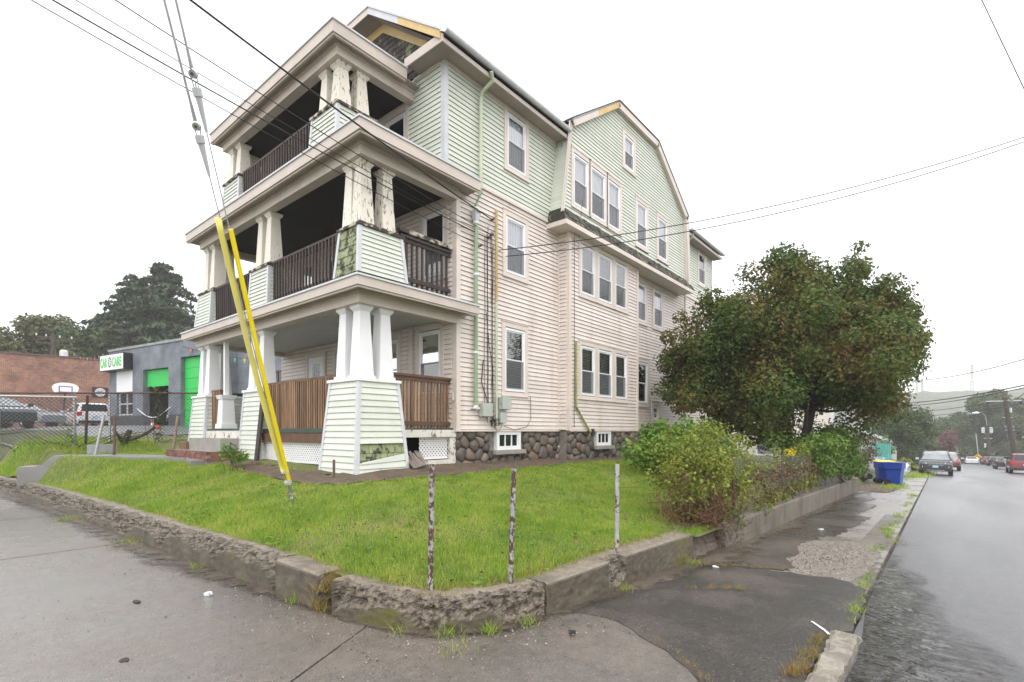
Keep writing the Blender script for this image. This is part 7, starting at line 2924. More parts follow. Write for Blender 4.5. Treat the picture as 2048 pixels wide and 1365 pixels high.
simple_house('house', 'grey roofed house at the right edge behind the red car', 106, -20, 118, -10.6, -4.2, 0.6, 3.4, M("grey_far_siding", (0.36, 0.38, 0.40), 0.5, .05), M("slate_grey_roof", (0.16, 0.17, 0.18), .7, .1), 'x', [('x', -13, -2, 1, 1.4), ('y', 108, -1.6, 1, 1.4)])
# hill
mb = MB()
nx_, ny_ = 60, 150
for i in range(nx_ + 1):
    x = 330 + (980 - 330) * i / nx_
    for j in range(ny_ + 1):
        y = -480 + 900 * j / ny_
        t = (x - 330) / 330
        z = -14 + 56 * sm(0, 1, t) * (0.93 + 0.10 * mnoise.noise(Vector((y * .004, x * .003, 3)))) * (1 - .25 * sm(60, 420, abs(y + 30)))
        z += (3.0 * mnoise.noise(Vector((x * .06, y * .06, 0))) + 3.2 * abs(mnoise.noise(Vector((x * .11, y * .13, 5))))) * sm(0, .2, t)
        mb.v.append((x, y, z))
for i in range(nx_):
    for j in range(ny_):
        a = i * (ny_ + 1) + j
        mb.f.append((a, a + ny_ + 1, a + ny_ + 2, a + 1))
        mb.m.append(0)
tag(mb.build('hill', M("wooded_hill", (0.045, 0.06, 0.03), 0.9, 0.5, .05, bump=1, bsc=.12, bdist=3.0, col2=(.07, .075, .03), c2sc=.03)), kind='structure')
def mast(label, x, y, z0, z1, w_):
    t = thing('radio_mast', label, 'mast', (x, y, z0))
    mb = MB()
    for a in range(3):
        q = 2 * math.pi * a / 3
        mb.tube([(x + w_ * math.cos(q), y + w_ * math.sin(q), z0), (x + w_ * .4 * math.cos(q), y + w_ * .4 * math.sin(q), z1)], .35, 4)
    n = 12
    for k in range(n):
        f0, f1 = k / n, (k + 1) / n
        for a in range(3):
            q, q2 = 2 * math.pi * a / 3, 2 * math.pi * (a + 1) / 3
            r0, r1 = w_ * (1 - .6 * f0), w_ * (1 - .6 * f1)
            mb.tube([(x + r0 * math.cos(q), y + r0 * math.sin(q), z0 + (z1 - z0) * f0), (x + r1 * math.cos(q2), y + r1 * math.sin(q2), z0 + (z1 - z0) * f1)], .2, 3)
    tag(mb.build('lattice_frame', M("mast_steel", (.2, .12, .11), .5, 0), t), kind='stuff')
    mb = MB()
    mb.tube([(x, y, z1), (x, y, z1 + (z1 - z0) * .12)], .3, 4)
    mb.build('aerial', GALV, t)
mast('tallest radio mast on the misty hill', 815, -29, 36, 80, 2.2)
mast('short radio mast on the hill, left of the pair', 800, 22, 36, 66, 1.6)
mast('short radio mast on the hill, right of the pair', 806, 17, 36, 66, 1.6)
# ================================================================== VEGETATION
def unit(v):
    return v / np.maximum(np.linalg.norm(v, axis=-1, keepdims=True), 1e-9)
def leaf_quads(c, nrm, length, width, droop=0.0):
    """diamond leaves at centres c with normals nrm"""
    n = len(c)
    a = unit(np.cross(nrm, rng.normal(size=(n, 3))))
    if droop:
        a = unit(a + np.array([0, 0, -droop]))
    b = unit(np.cross(nrm, a))
    L_ = (length * rng.uniform(.6, 1.25, n))[:, None]
    W_ = (width * rng.uniform(.7, 1.2, n))[:, None]
    v = np.stack([c - a * L_ * .5, c + b * W_ * .5 + a * L_ * .05, c + a * L_ * .5, c - b * W_ * .5 + a * L_ * .05], axis=1)
    return v.reshape(-1, 3)
def blob_leaves(blobs, dens, length, width, shell=0.5, up=0.5, droop=0.0, squash=0.8):
    out = []
    for (x, y, z, r) in blobs:
        n = int(dens * r * r)
        d = unit(rng.normal(size=(n, 3)))
        rad = r * (shell + (1 - shell) * rng.random(n) ** .6) * rng.uniform(.85, 1.15, n)
        c = np.array([x, y, z]) + d * rad[:, None] * np.array([1, 1, squash])
        nr = unit(d * .8 + np.array([0, 0, up]) + rng.normal(size=(n, 3)) * .55)
        out.append(leaf_quads(c, nr, length, width, droop))
    return np.concatenate(out)
def limb(mb, a, b, r0, r1, n=6, bend=0.15, k=4):
    a, b = Vector(a), Vector(b)
    d = b - a
    s = d.cross(Vector((rng.normal(), rng.normal(), rng.normal()))).normalized() * d.length * bend
    pts = [a + d * t + s * math.sin(math.pi * t) for t in np.linspace(0, 1, k + 1)]
    mb.tube(pts, [r0 + (r1 - r0) * t for t in np.linspace(0, 1, k + 1)], n)

LEAFM = {
    'dogwood': ramp_leaf("dogwood_leaves", [(0.0, (0.040, 0.080, 0.018)), (0.40, (0.080, 0.135, 0.028)), (0.60, (0.145, 0.160, 0.038)), (0.78, (0.20, 0.135, 0.045)), (1.0, (0.28, 0.13, 0.07))], 0.6, 0.42, 0.45, 0.35),
    'bush': ramp_leaf("bright_bush_leaves", [(0.0, (0.06, 0.13, 0.02)), (0.5, (0.14, 0.27, 0.035)), (1.0, (0.25, 0.36, 0.06))], 2.5, 0.6, 0.42, 0.3),
    'yellowgreen': ramp_leaf("yellow_green_leaves", [(0.0, (0.055, 0.085, 0.018)), (0.4, (0.15, 0.20, 0.03)), (0.75, (0.28, 0.31, 0.05)), (1.0, (0.36, 0.28, 0.07))], 1.8, 0.6, 0.45, 0.3),
    'vine': ramp_leaf("vine_leaves", [(0.0, (0.04, 0.085, 0.018)), (0.5, (0.11, 0.20, 0.035)), (0.85, (0.20, 0.29, 0.05)), (1.0, (0.28, 0.27, 0.06))], 1.5, 0.55, 0.42, 0.25),
    'deadvine': ramp_leaf("dead_vine_leaves", [(0.0, (0.06, 0.035, 0.025)), (0.5, (0.13, 0.08, 0.05)), (0.8, (0.20, 0.15, 0.05)), (1.0, (0.30, 0.10, 0.03))], 3, 0.7, 0.7, 0.1),
    'green': ramp_leaf("green_tree_leaves", [(0.0, (0.034, 0.058, 0.022)), (0.5, (0.072, 0.108, 0.036)), (1.0, (0.13, 0.16, 0.055))], 0.25, 0.5, 0.5, 0.2),
    'olive': ramp_leaf("olive_tree_leaves", [(0.0, (0.04, 0.055, 0.02)), (0.5, (0.09, 0.11, 0.035)), (1.0, (0.16, 0.155, 0.05))], 0.25, 0.5, 0.5, 0.2),
    'conifer': ramp_leaf("conifer_needles", [(0.0, (0.026, 0.048, 0.024)), (0.5, (0.055, 0.088, 0.042)), (1.0, (0.095, 0.125, 0.06))], 0.3, 0.5, 0.6, 0.1),
    'red': ramp_leaf("red_tree_leaves", [(0.0, (0.08, 0.035, 0.025)), (0.5, (0.15, 0.06, 0.045)), (1.0, (0.18, 0.11, 0.07))], 0.3, 0.5, 0.5, 0.2),
    'purple': ramp_leaf("brownish_shrub_leaves", [(0.0, (0.04, 0.04, 0.02)), (0.5, (0.11, 0.085, 0.05)), (1.0, (0.20, 0.13, 0.09))], 0.8, 0.5, 0.5, 0.2),
}
def tree(name, label, cat, base, blobs, dens, leaf, lsize, trunk_r, limbs=True, group=None, shell=.45, up=.5, lw=.6, droop=0.0, squash=.8, fork=0.4):
    t = thing(name, label, cat, base, group)
    v = blob_leaves(blobs, dens, lsize, lsize * lw, shell, up, droop, squash)
    np_mesh('crown', v, 4, LEAFM[leaf], t)
    if trunk_r:
        mb = MB()
        b = Vector(base)
        c = Vector((sum(q[0] for q in blobs) / len(blobs), sum(q[1] for q in blobs) / len(blobs), sum(q[2] for q in blobs) / len(blobs)))
        f = b.lerp(Vector((b.x * .7 + c.x * .3, b.y * .7 + c.y * .3, c.z)), fork)
        mb.tube([b - Vector((0, 0, .3)), b.lerp(f, .3), f], [trunk_r * 1.35, trunk_r, trunk_r * .85], 9)
        if limbs:
            for q in blobs[:40]:
                limb(mb, f - Vector((0, 0, trunk_r)), (q[0], q[1], q[2]), trunk_r * .5, trunk_r * .08, 5, 0.12)
        mb.build('trunk', BARK, t)
    return t
def ell_blobs(n, c, rad, rb, seed, zmin=None, core=0.35):
    """n leaf clumps filling an ellipsoid, more of them near its skin"""
    r = np.random.default_rng(seed)
    out = []
    while len(out) < n:
        d = unit(r.normal(size=3))
        k = core + (1 - core) * r.random() ** .5
        p = np.array(c) + d * k * np.array(rad)
        if zmin is not None and p[2] < zmin:
            continue
        out.append((p[0], p[1], p[2], rb * r.uniform(.65, 1.3)))
    return out

# ---- the dogwood beside the house ------------------------------------------------------
db = (ell_blobs(94, (18.8, 4.2, 3.75), (3.4, 3.6, 2.35), .80, 1, 1.35, .15) + ell_blobs(44, (20.0, 2.35, 3.85), (1.8, 1.7, 2.3), .66, 2, 1.5, .15)
      + ell_blobs(36, (17.2, 6.0, 3.5), (1.6, 1.5, 1.8), .62, 3, 1.7, .15) + ell_blobs(34, (19.0, 3.9, 5.8), (1.9, 1.8, 1.5), .58, 4) + ell_blobs(20, (19.7, 2.8, 6.3), (1.2, 1.2, 1.5), .50, 5)
      + ell_blobs(16, (20.6, 1.6, 4.9), (1.1, 1.0, 1.2), .50, 6) + ell_blobs(10, (20.7, 1.7, 5.7), (.9, .8, .7), .44, 61) + ell_blobs(16, (17.5, 5.6, 5.0), (1.2, 1.1, 1.2), .48, 7) + ell_blobs(9, (20.9, 1.1, 4.0), (.8, .7, .9), .44, 8))
rngb = np.random.default_rng(5)
for i in range(90):     # loose sprays at the rim
    q = db[int(rngb.integers(0, len(db)))]
    d = unit(np.array([q[0] - 19, q[1] - 3.7, (q[2] - 3.6)]))
    k = .5 if q[1] > 1.4 else .15
    db.append((q[0] + d[0] * k, q[1] + d[1] * k, max(1.6, q[2] + d[2] * k), .28))
db = [q for q in db if q[1] + q[3] < 7.75]
dw = thing('dogwood_tree', 'broad dark green and russet tree beside the house', 'tree', (19.2, 3.9, 0.3))
v = blob_leaves(db, 1150, .125, .085, .30, .35, .25, .85)
np_mesh('crown', v, 4, LEAFM['dogwood'], dw)
mb = MB()
for (a, b, r) in (((19.15, 4.0, 0.1), (18.8, 4.0, 2.6), .15), ((19.25, 3.85, 0.1), (19.7, 3.2, 2.8), .14), ((19.35, 4.0, .1), (19.6, 4.6, 2.6), .11), ((19.1, 3.8, .1), (18.9, 3.3, 2.5), .09)):
    limb(mb, a, b, r, r * .7, 8, .06)
    for k in range(9):
        q = db[int(rngb.integers(0, 110))]
        limb(mb, b, q[:3], r * .55, .012, 5, .12)
mb.build('trunk', BARK, dw)
# one bare pale branch poking out
mb = MB()
limb(mb, (20.3, 1.6, 3.9), (21.0, .6, 3.6), .03, .008, 5, .2)
mb.build('bare_branch', M("lichen_branch", (.28, .27, .24), .8, .3, 20), dw)

# ---- shrubs ----------------------------------------------------------------------------------
def shrub(name, label, blobs, dens, leaf, ls, base, lw=.6, stems=20, stemm=BARK, shell=.3, up=.6, cat='bush', stem_r=.012, droop=0.0):
    t = thing(name, label, cat, base)
    v = blob_leaves(blobs, dens, ls, ls * lw, shell, up, droop, .9)
    np_mesh('foliage', v, 4, LEAFM[leaf], t)
    if stems:
        mb = MB()
        b = Vector(base)
        for i in range(stems):
            q = blobs[int(rng.integers(0, len(blobs)))]
            a = b + Vector((rng.uniform(-.25, .25), rng.uniform(-.25, .25), -.08))
            limb(mb, a, (q[0] + rng.uniform(-.1, .1), q[1] + rng.uniform(-.1, .1), q[2] + rng.uniform(-.1, .2)), stem_r, stem_r * .4, 4, .12, 3)
        tag(mb.build('stems', stemm, t), kind='stuff')
    return t
shrub('hydrangea_bush', 'bright green big leaved bush against the stone foundation', ell_blobs(26, (12.4, 5.25, 1.2), (1.15, .95, .60), .36, 21) + ell_blobs(14, (13.6, 4.6, 1.2), (.8, .7, .5), .34, 25), 800, 'bush', .15, (12.4, 5.35, .62), .55, 18)
STEMB = M("brown_twigs", (0.12, 0.06, 0.03), .8, .3, 10)
fb = (ell_blobs(30, (8.0, 3.02, .95), (.75, .60, .42), .24, 22, .62) + ell_blobs(14, (8.8, 2.75, .85), (.55, .35, .40), .22, 23, .5) + ell_blobs(10, (8.9, 3.4, 1.15), (.9, .55, .30), .24, 24)
      + ell_blobs(12, (9.8, 3.2, 1.1), (.9, .4, .40), .23, 26) + ell_blobs(14, (10.6, 3.6, 1.35), (1.4, .6, .4), .26, 27) + ell_blobs(8, (7.55, 3.0, .55), (.35, .4, .3), .16, 28)
      + [(7.6 + rng.normal(0, .3), 3.05 + rng.normal(0, .25), 1.25 + rng.random() * .28, .10) for _ in range(12)] + [(9.0 + rng.normal(0, .7), 3.3 + rng.normal(0, .25), 1.45 + rng.random() * .3, .11) for _ in range(14)])
sb = shrub('forsythia_bush', 'yellow green straggly bush with brown stems at the end of the corner wall', fb, 1350, 'yellowgreen', .072, (8.05, 2.95, .18), .6, 0, STEMB, .2, .4)
mb = MB()
for i in range(420):
    a = Vector((7.95 + rng.normal(0, .40), 2.86 + rng.normal(0, .22), .10 + rng.uniform(0, .4)))
    b = a + Vector((rng.normal(0, .3), rng.normal(0, .28), rng.uniform(-.12, .55)))
    limb(mb, a, b, .0055, .0025, 3, .35, 4)
for i in range(40):
    q = fb[int(rng.integers(0, len(fb)))]
    limb(mb, (8.0 + rng.normal(0, .25), 2.95 + rng.normal(0, .2), .1), q[:3], .010, .003, 4, .15, 4)
tag(mb.build('stems', STEMB, sb), kind='stuff')
mb2 = blob_leaves([(7.6, 2.75, .40, .30), (8.0, 2.62, .42, .32), (8.4, 2.62, .35, .26), (7.45, 3.0, .5, .25), (8.0, 2.7, .7, .3)], 480, .05, .03, .2, .3)
np_mesh('withered_leaves', mb2, 4, LEAFM['deadvine'], sb)
mb2 = blob_leaves([(8.45, 2.45, .34, .17), (8.55, 2.42, .18, .15), (8.2, 2.5, .3, .13)], 1800, .05, .032, .2, .3)
np_mesh('low_leaves', mb2, 4, LEAFM['vine'], sb)
# vines on and over the fence
vb = [(x, 2.42 + rng.normal(0, .06), .75 + rng.uniform(-.25, .25) - .02 * (x - 14), .30) for x in np.arange(15.2, 22.5, .22)] + [(x, 2.5 + rng.normal(0, .15), 1.15 + rng.uniform(-.1, .25) - .02 * (x - 14), .34) for x in np.arange(15.0, 22.6, .28)]
vb += [(x, 2.25, .45 - .02 * (x - 14) + rng.uniform(-.15, .2), .26) for x in np.arange(19.5, 23.2, .25)] + [(22.8, 2.4, .6, .4), (23.1, 2.5, .3, .35), (22.6, 2.3, .1, .3)]
vb += [(x, 3.1 + rng.normal(0, .3), 1.3 + rng.uniform(-.3, .4), .4) for x in np.arange(16.5, 23, .45)]
shrub('vine_hedge', 'thick green vine hanging over the far half of the fence', vb, 1300, 'vine', .10, (19.5, 2.55, .0), .75, 12)
db2 = [(x, 2.50 + rng.normal(0, .03), .55 + rng.uniform(-.3, .3), .16) for x in np.arange(9.3, 15.6, .11)]
shrub('withered_vine', 'withered brown vine clinging to the near half of the fence', db2, 1500, 'deadvine', .055, (12, 2.55, .1), .7, 0)
lb = [(x, 2.47 + rng.normal(0, .04), .25 + rng.uniform(-.08, .25), .12) for x in np.arange(9.6, 15.5, .16)] + [(x, 2.62, .95 + rng.uniform(-.2, .25) - .02 * (x - 10), .18) for x in np.arange(9.2, 15.2, .34)] + [(13.9, 2.55, 1.15, .22), (14.4, 2.6, 1.2, .24), (11.3, 2.6, 1.12, .14), (10.2, 2.55, .75, .14), (9.3, 2.6, 1.0, .2), (9.0, 2.55, .6, .2), (9.6, 2.6, 1.25, .16)]
creeper = shrub('creeper', 'loose light green creeper dotted along the fence and wall top', lb, 1500, 'yellowgreen', .065, (12.5, 2.5, .1), .7, 0)
YF = ramp_leaf("yellow_flowers", [(0, (.5, .38, .02)), (1, (.75, .6, .05))], 3, .7)
v = blob_leaves([(12.7, 2.6, 1.13, .16), (12.95, 2.6, 1.1, .12)], 3000, .05, .04, .3, .7)
tag(np_mesh('flowers', v, 4, YF, creeper), kind='stuff')
shrub('ivy_growth', 'dark ivy climbing round the foot of the dogwood trunk', ell_blobs(16, (19.0, 3.9, 1.3), (.5, .5, .9), .34, 31) + ell_blobs(10, (20.6, 3.6, 1.5), (.8, .5, .6), .36, 33), 800, 'vine', .08, (19.2, 3.9, .3), .7, 0)
shrub('young_shrub', 'small leafy shrub on the lawn before the middle pier', ell_blobs(9, (4.45, 11.1, 1.12), (.22, .30, .18), .14, 41), 1900, 'bush', .085, (4.45, 11.1, .88), .5, 8, stem_r=.006)
shrub('fence_vine', 'thin vine climbing the chain link fence before the open bay', [(5.15 + rng.normal(0, .05), 18.5, z, .10 + .05 * rng.random()) for z in np.arange(1.3, 2.9, .10)] + [(5.0, 18.4, 2.85, .16), (5.35, 18.4, 2.8, .14)], 1100, 'olive', .07, (5.15, 18.5, 1.25), .6, 5, stem_r=.008)
shrub('fence_weeds', 'weeds and a cut stump at the foot of the chain link fence', [(2.95, 18.1, 1.75, .16), (3.05, 18.15, 1.5, .18), (2.9, 18.0, 1.3, .2), (3.3, 18.0, 1.35, .16), (4.2, 18.2, 1.42, .2), (4.5, 18.3, 1.4, .18), (2.2, 18.2, 1.3, .18), (1.9, 18.1, 1.2, .15), (5.6, 18.2, 1.4, .14)], 900, 'vine', .07, (3.3, 18.1, 1.2), .6, 10)
mb = MB()
limb(mb, (4.15, 18.35, 1.1), (4.35, 18.3, 1.62), .10, .07, 8, .05)
limb(mb, (4.2, 18.3, 1.3), (4.95, 18.2, 1.72), .05, .04, 7, .1)
limb(mb, (4.15, 18.3, 1.3), (3.95, 18.3, 1.65), .05, .03, 7, .1)
tag(mb.build('tree_stump', BARK), 'forked dark stump with cut limbs against the chain link fence', 'stump')
mb = MB()
mb.lathe((5.0, 18.15, 1.70), [(.02, -.05), (.055, 0), (.05, .05), (.01, .07)], 9)
tag(mb.build('orange_cap', M("orange_red", (.6, .06, .02), .5, 0)), 'small orange red cap on the end of the stump limb', 'cap')

# ---- trees behind the parking lot ------------------------------------------------------------
def conifer(label, base, h, r, seed, ls=.5, dens=1.0, group=None):
    t = thing('conifer_tree', label, 'tree', base, group)
    g = np.random.default_rng(seed)
    cs, ns = [], []
    nl = int(h * 2.2)
    for i in range(nl):
        f = i / nl
        z = h * (.08 + .92 * f)
        rr_ = r * (1 - f) ** .62 * g.uniform(.72, 1.18) + .15
        nb = max(4, int(9 * (1 - f) + 4))
        for k in range(nb):
            a = g.uniform(0, 6.283)
            n = int(46 * dens * (rr_ / r + .25))
            s = g.random(n) ** .7
            x, y = np.cos(a) * s * rr_, np.sin(a) * s * rr_
            zz = z - s * rr_ * .28 + g.normal(0, .10, n)
            wv = g.normal(0, .16 * rr_ * (1.1 - s) + .12, n)
            cs.append(np.stack([base[0] + x - np.sin(a) * wv, base[1] + y + np.cos(a) * wv, base[2] + zz], 1))
            ns.append(np.stack([g.normal(0, .5, n) + np.cos(a) * .4, g.normal(0, .5, n) + np.sin(a) * .4, np.full(n, .9)], 1))
    c, n = np.concatenate(cs), unit(np.concatenate(ns))
    np_mesh('crown', leaf_quads(c, n, ls, ls * .35, .5), 4, LEAFM['conifer'], t)
    mb = MB()
    mb.tube([Vector(base) - Vector((0, 0, .4)), Vector(base) + Vector((0, 0, h * .97))], [r * .07, .03], 7)
    mb.build('trunk', BARK, t)
    return t
GL_ = 'trees behind the garage'
conifer('tall broad dark conifer nearest the porches, above the garage roof', (21.4, 75.7, 1.5), 21.6, 9.5, 1, .95, 2.4, GL_)
conifer('broad dark conifer just left of the tallest one above the garage', (18.9, 78.4, 1.5), 20.0, 9.0, 2, .95, 2.2, GL_)
conifer('lower dark conifer at the left foot of the tall pair above the garage sign', (16.9, 82, 1.5), 15.0, 7.0, 3, .95, 2.0, GL_)
tree('leafy_tree', 'loose olive tree above the left end of the brick roof', 'tree', (3.0, 82, 1), ell_blobs(34, (3.2, 82, 8.4), (6.5, 5, 5.2), 1.9, 51), 170, 'olive', .50, .4, group=GL_)
tree('leafy_tree', 'olive tree behind the utility pole and transformer', 'tree', (11, 79, 1), ell_blobs(34, (11.0, 79, 9.4), (6.0, 5, 5.2), 1.9, 52), 170, 'olive', .50, .4, group=GL_)
tree('leafy_tree', 'greener bushy tree between the pole and the conifers', 'tree', (14.5, 78, 1), ell_blobs(30, (14.5, 78, 8.8), (4.8, 5, 4.6), 1.8, 53), 170, 'green', .50, .4, group=GL_)
tree('leafy_tree', 'olive tree at the far left edge above the bricks', 'tree', (-5, 80, 1), ell_blobs(26, (-4.5, 80, 7.6), (5.5, 5, 4.6), 1.8, 54), 170, 'olive', .50, .4, group=GL_)

# ---- street trees to the right ------------------------------------------------------------------
SG = 'trees along the side street'
def at(px_t, s, z):
    return (0.767 * s + 0.641 * px_t * s, 0.641 * s - 0.767 * px_t * s, z)
tree('street_tree', 'round green tree with bare trunk above the small bungalow', 'tree', (69.6, 2.6, -2.6), ell_blobs(30, (69.9, 2.75, 1.9), (1.9, 1.9, 2.2), .85, 61, -.6), 330, 'green', .26, .16, group=SG, fork=.75)
conifer('pointed conifer rising behind the round street tree', (97, 4.1, -4), 10.0, 2.9, 9, .5, .8, SG)
tree('leafy_tree', 'grey green tree left of the pointed conifer', 'tree', (90, 5.4, -4), ell_blobs(20, (90, 5.9, 1.2), (2.6, 2.6, 2.6), 1.1, 62), 190, 'green', .38, .2, group=SG)
tree('leafy_tree', 'tall broad tree standing over the end of the street', 'tree', (150, -6.5, -7), ell_blobs(46, (150, -9.0, 2.6), (7, 7.2, 7.0), 2.2, 63), 130, 'green', .62, .5, group=SG)
tree('leafy_tree', 'olive tree behind the leaning pole on the right', 'tree', (150, -22, -7), ell_blobs(36, (150, -22.0, 2.2), (8, 7.5, 6.4), 2.2, 64), 130, 'olive', .62, .5, group=SG)
tree('leafy_tree', 'green tree behind the grey roofed house on the right', 'tree', (128, -22, -6), ell_blobs(30, (128, -22, 0.8), (6, 6, 4.6), 1.9, 65), 140, 'green', .58, .4, group=SG)
tree('red_tree', 'dull red tree down the street behind the black off-roader', 'tree', (122, 1.0, -5), ell_blobs(22, (122, .5, -.5), (3, 3.4, 2.0), 1.1, 66), 200, 'red', .42, .25, group=SG)
tree('leafy_tree', 'dark green tree between the red tree and the round street tree', 'tree', (112, 4.4, -5), ell_blobs(28, (112, 4.2, -1.2), (3.5, 3.8, 3.6), 1.3, 67), 200, 'green', .42, .25, group=SG)
tree('leafy_tree', 'low rounded tree behind and above the red tree', 'tree', (150, 1.5, -7), ell_blobs(26, (150, .8, -.2), (5, 6, 4.2), 1.7, 68), 150, 'green', .55, .3, group=SG)
for (i, (x, y, z, rx, ry, rz_, nm, lab)) in enumerate([
        (140, -3.0, -4.2, 3, 4.5, 3.6, 'green', 'dark thicket closing off the end of the street'),
        (136, -10.5, -3.6, 3, 4.0, 3.2, 'green', 'dark thicket behind the far parked cars'),
        (133, 3.0, -4.2, 3, 4.0, 2.6, 'green', 'dark thicket left of the street end'),
        (126, -15.5, -3.8, 3, 3.6, 2.4, 'olive', 'olive thicket left of the grey roofed house'),
        (98, -8.6, -3.4, 1.5, 1.6, 1.3, 'green', 'dark shrub behind the saloon and the leaning pole'),
        (103, -9.0, -3.0, 1.5, 1.6, 1.5, 'green', 'green shrub before the grey roofed house'),
        (110, -7.9, -3.9, 2.5, 1.3, 1.0, 'yellowgreen', 'yellow green hedge behind the far parked cars'),
        (60, 2.6, -1.9, 3.0, .9, .9, 'yellowgreen', 'yellow green hedge left of the black off-roader')]):
    shrub('thicket' if 'thicket' in lab else ('hedge' if 'hedge' in lab else 'garden_shrub'), lab, ell_blobs(18, (x, y, z), (rx, ry, rz_), .42 * min(ry, rz_) + .15, 80 + i), 200 if rx > 2.4 else 330, nm, .42 if rx > 2.4 else .22, (x, y, z - rz_), .6, 0)
shrub('garden_shrub', 'large brownish shrub behind the vine hedge and the bins', ell_blobs(26, (35.5, 4.3, 0.55), (1.5, 1.5, 1.25), .52, 71), 600, 'purple', .15, (35.5, 4.3, -.9), .6, 10)
shrub('arborvitae', 'narrow bright green evergreen beside the teal fence', ell_blobs(16, (45.5, 3.0, -.2), (.6, .55, 1.45), .34, 72), 800, 'vine', .16, (45.5, 3.0, -1.6), .5, 0)
shrub('red_shrub', 'small red leaved shrub behind the brownish one', ell_blobs(10, (44, 4.4, 1.0), (.7, .7, .6), .32, 73), 500, 'red', .14, (44, 4.4, -1.0), .6, 6)

# ---- grass -----------------------------------------------------------------------------------
GRASS = ramp_leaf("lawn_grass", [(0.0, (0.09, 0.19, 0.02)), (0.3, (0.20, 0.345, 0.035)), (0.58, (0.33, 0.46, 0.06)), (0.8, (0.46, 0.48, 0.11)), (1.0, (0.54, 0.40, 0.18))], 1.5, 0.55, 0.5, 0.35)
DRY = ramp_leaf("dry_grass", [(0.0, (0.17, 0.10, 0.035)), (0.5, (0.32, 0.21, 0.08)), (0.8, (0.30, 0.27, 0.07)), (1.0, (0.13, 0.20, 0.03))], 2, 0.7, 0.6, 0.25)
def blades(pts, h, wd, lean=.6):
    """pts (N,3): one narrow triangle per blade"""
    n = len(pts)
    a = rng.uniform(0, 2 * np.pi, n)
    u = np.stack([np.cos(a), np.sin(a), np.zeros(n)], 1)
    b = rng.uniform(0, 2 * np.pi, n)
    l = (lean * rng.random(n) ** .7)[:, None] * np.stack([np.cos(b), np.sin(b), np.zeros(n)], 1)
    hh = (h * rng.uniform(.45, 1.25, n))[:, None]
    w_ = (np.asarray(wd) * rng.uniform(.7, 1.3, n))[:, None]
    top = pts + (np.array([0, 0, 1.0]) + l) * hh
    return np.stack([pts - u * w_ * .5, pts + u * w_ * .5, top], 1).reshape(-1, 3)
P_, hs, ws_ = [], [], []
def inside_np(poly, x, y):
    c = np.zeros(len(x), bool)
    j = len(poly) - 1
    for i in range(len(poly)):
        xi, yi = poly[i]
        xj, yj = poly[j]
        if yi != yj:
            c ^= ((yi > y) != (yj > y)) & (x < (xj - xi) * (y - yi) / (yj - yi) + xi)
        j = i
    return c
def lawn_ok(x, y):
    return inside_np(lawn_poly, x, y) & ~inside_np(dpr, x, y) & ~((y > 7.9) & (x > 4.95) & (x < 24)) & ~((x > 7.6) & (y > 7.6))
wk = np.array([(p.x, p.y) for p in dense][::3])
def scatter(x0, x1, y0, y1, dens, h, wd):
    n = int((x1 - x0) * (y1 - y0) * dens)
    x, y = rng.uniform(x0, x1, n), rng.uniform(y0, y1, n)
    k = lawn_ok(x, y)
    x, y = x[k], y[k]
    if y1 > 12.3:
        k = (((x[:, None] - wk[:, 0]) ** 2 + (y[:, None] - wk[:, 1]) ** 2).min(1) > .42) | (y < 12.3)
        x, y = x[k], y[k]
    g = np.array([mnoise.noise((a * .9, b * .9, 2)) for a, b in zip(x, y)])
    k = rng.random(len(x)) > np.maximum(0, .22 - g * .8) * .62
    x, y, g = x[k], y[k], g[k]
    P_.append(np.stack([x, y, np.array([lawn_z(a, b) + .008 for a, b in zip(x.tolist(), y.tolist())])], 1))
    hs.append(h * (1 + .55 * g))
    ws_.append(np.full(len(x), wd))
scatter(1.9, 7.2, 2.5, 7.4, 5200, .052, .0062)
scatter(7.2, 9.5, 2.6, 7.4, 3600, .055, .007)
scatter(9.5, 16.5, 2.6, 7.6, 2000, .06, .009)
scatter(1.8, 5.2, 7.4, 12.5, 3400, .055, .008)
scatter(1.6, 5.2, 12.5, 17.4, 2300, .06, .011)
scatter(1.5, 8.5, 17.4, 23.0, 1400, .10, .014)
v = blades(np.concatenate(P_), np.concatenate(hs), np.concatenate(ws_), .75)
tag(np_mesh('grass', v, 3, GRASS), kind='stuff')
# dry fringe along the wall top, tufts in the gaps and along the gutter
P_ = []
for i in range(0, len(WPTS)):
    p = WPTS[i]
    d = (WPTS[min(i + 1, len(WPTS) - 1)] - WPTS[max(i - 1, 0)]).normalized()
    n_ = Vector((-d.y, d.x))
    for k in range(22):
        o_ = .23 + abs(rng.normal(0, .13)) - (.14 if rng.random() < .3 * max(0, mnoise.noise(Vector((p.x * 2, p.y * 2, 0))) + .2) else 0)
        q = p + n_ * o_ + d * rng.uniform(-.02, .02)
        P_.append((q.x, q.y, gs(q.x) + .335 - dip(q.x, q.y)))
v = blades(np.array(P_), .045, .006, 1.1)
tag(np_mesh('dry_grass', v, 3, DRY), kind='stuff')
def tuft(c, n, h, wd, spread, lean=1.0):
    c = np.array(c)
    q = c + np.concatenate([rng.normal(0, spread, (n, 2)), np.zeros((n, 1))], 1)
    return blades(q, h, wd, lean)
V = []
for k in range(26):
    V.append(tuft((2.42 + rng.uniform(-.05, .2), 4.19 + rng.uniform(-.10, .10), rng.uniform(0, .3)), 26, .10, .006, .04, 1.3))
tag(np_mesh('dry_weeds', np.concatenate(V), 3, DRY), kind='stuff')
V = []
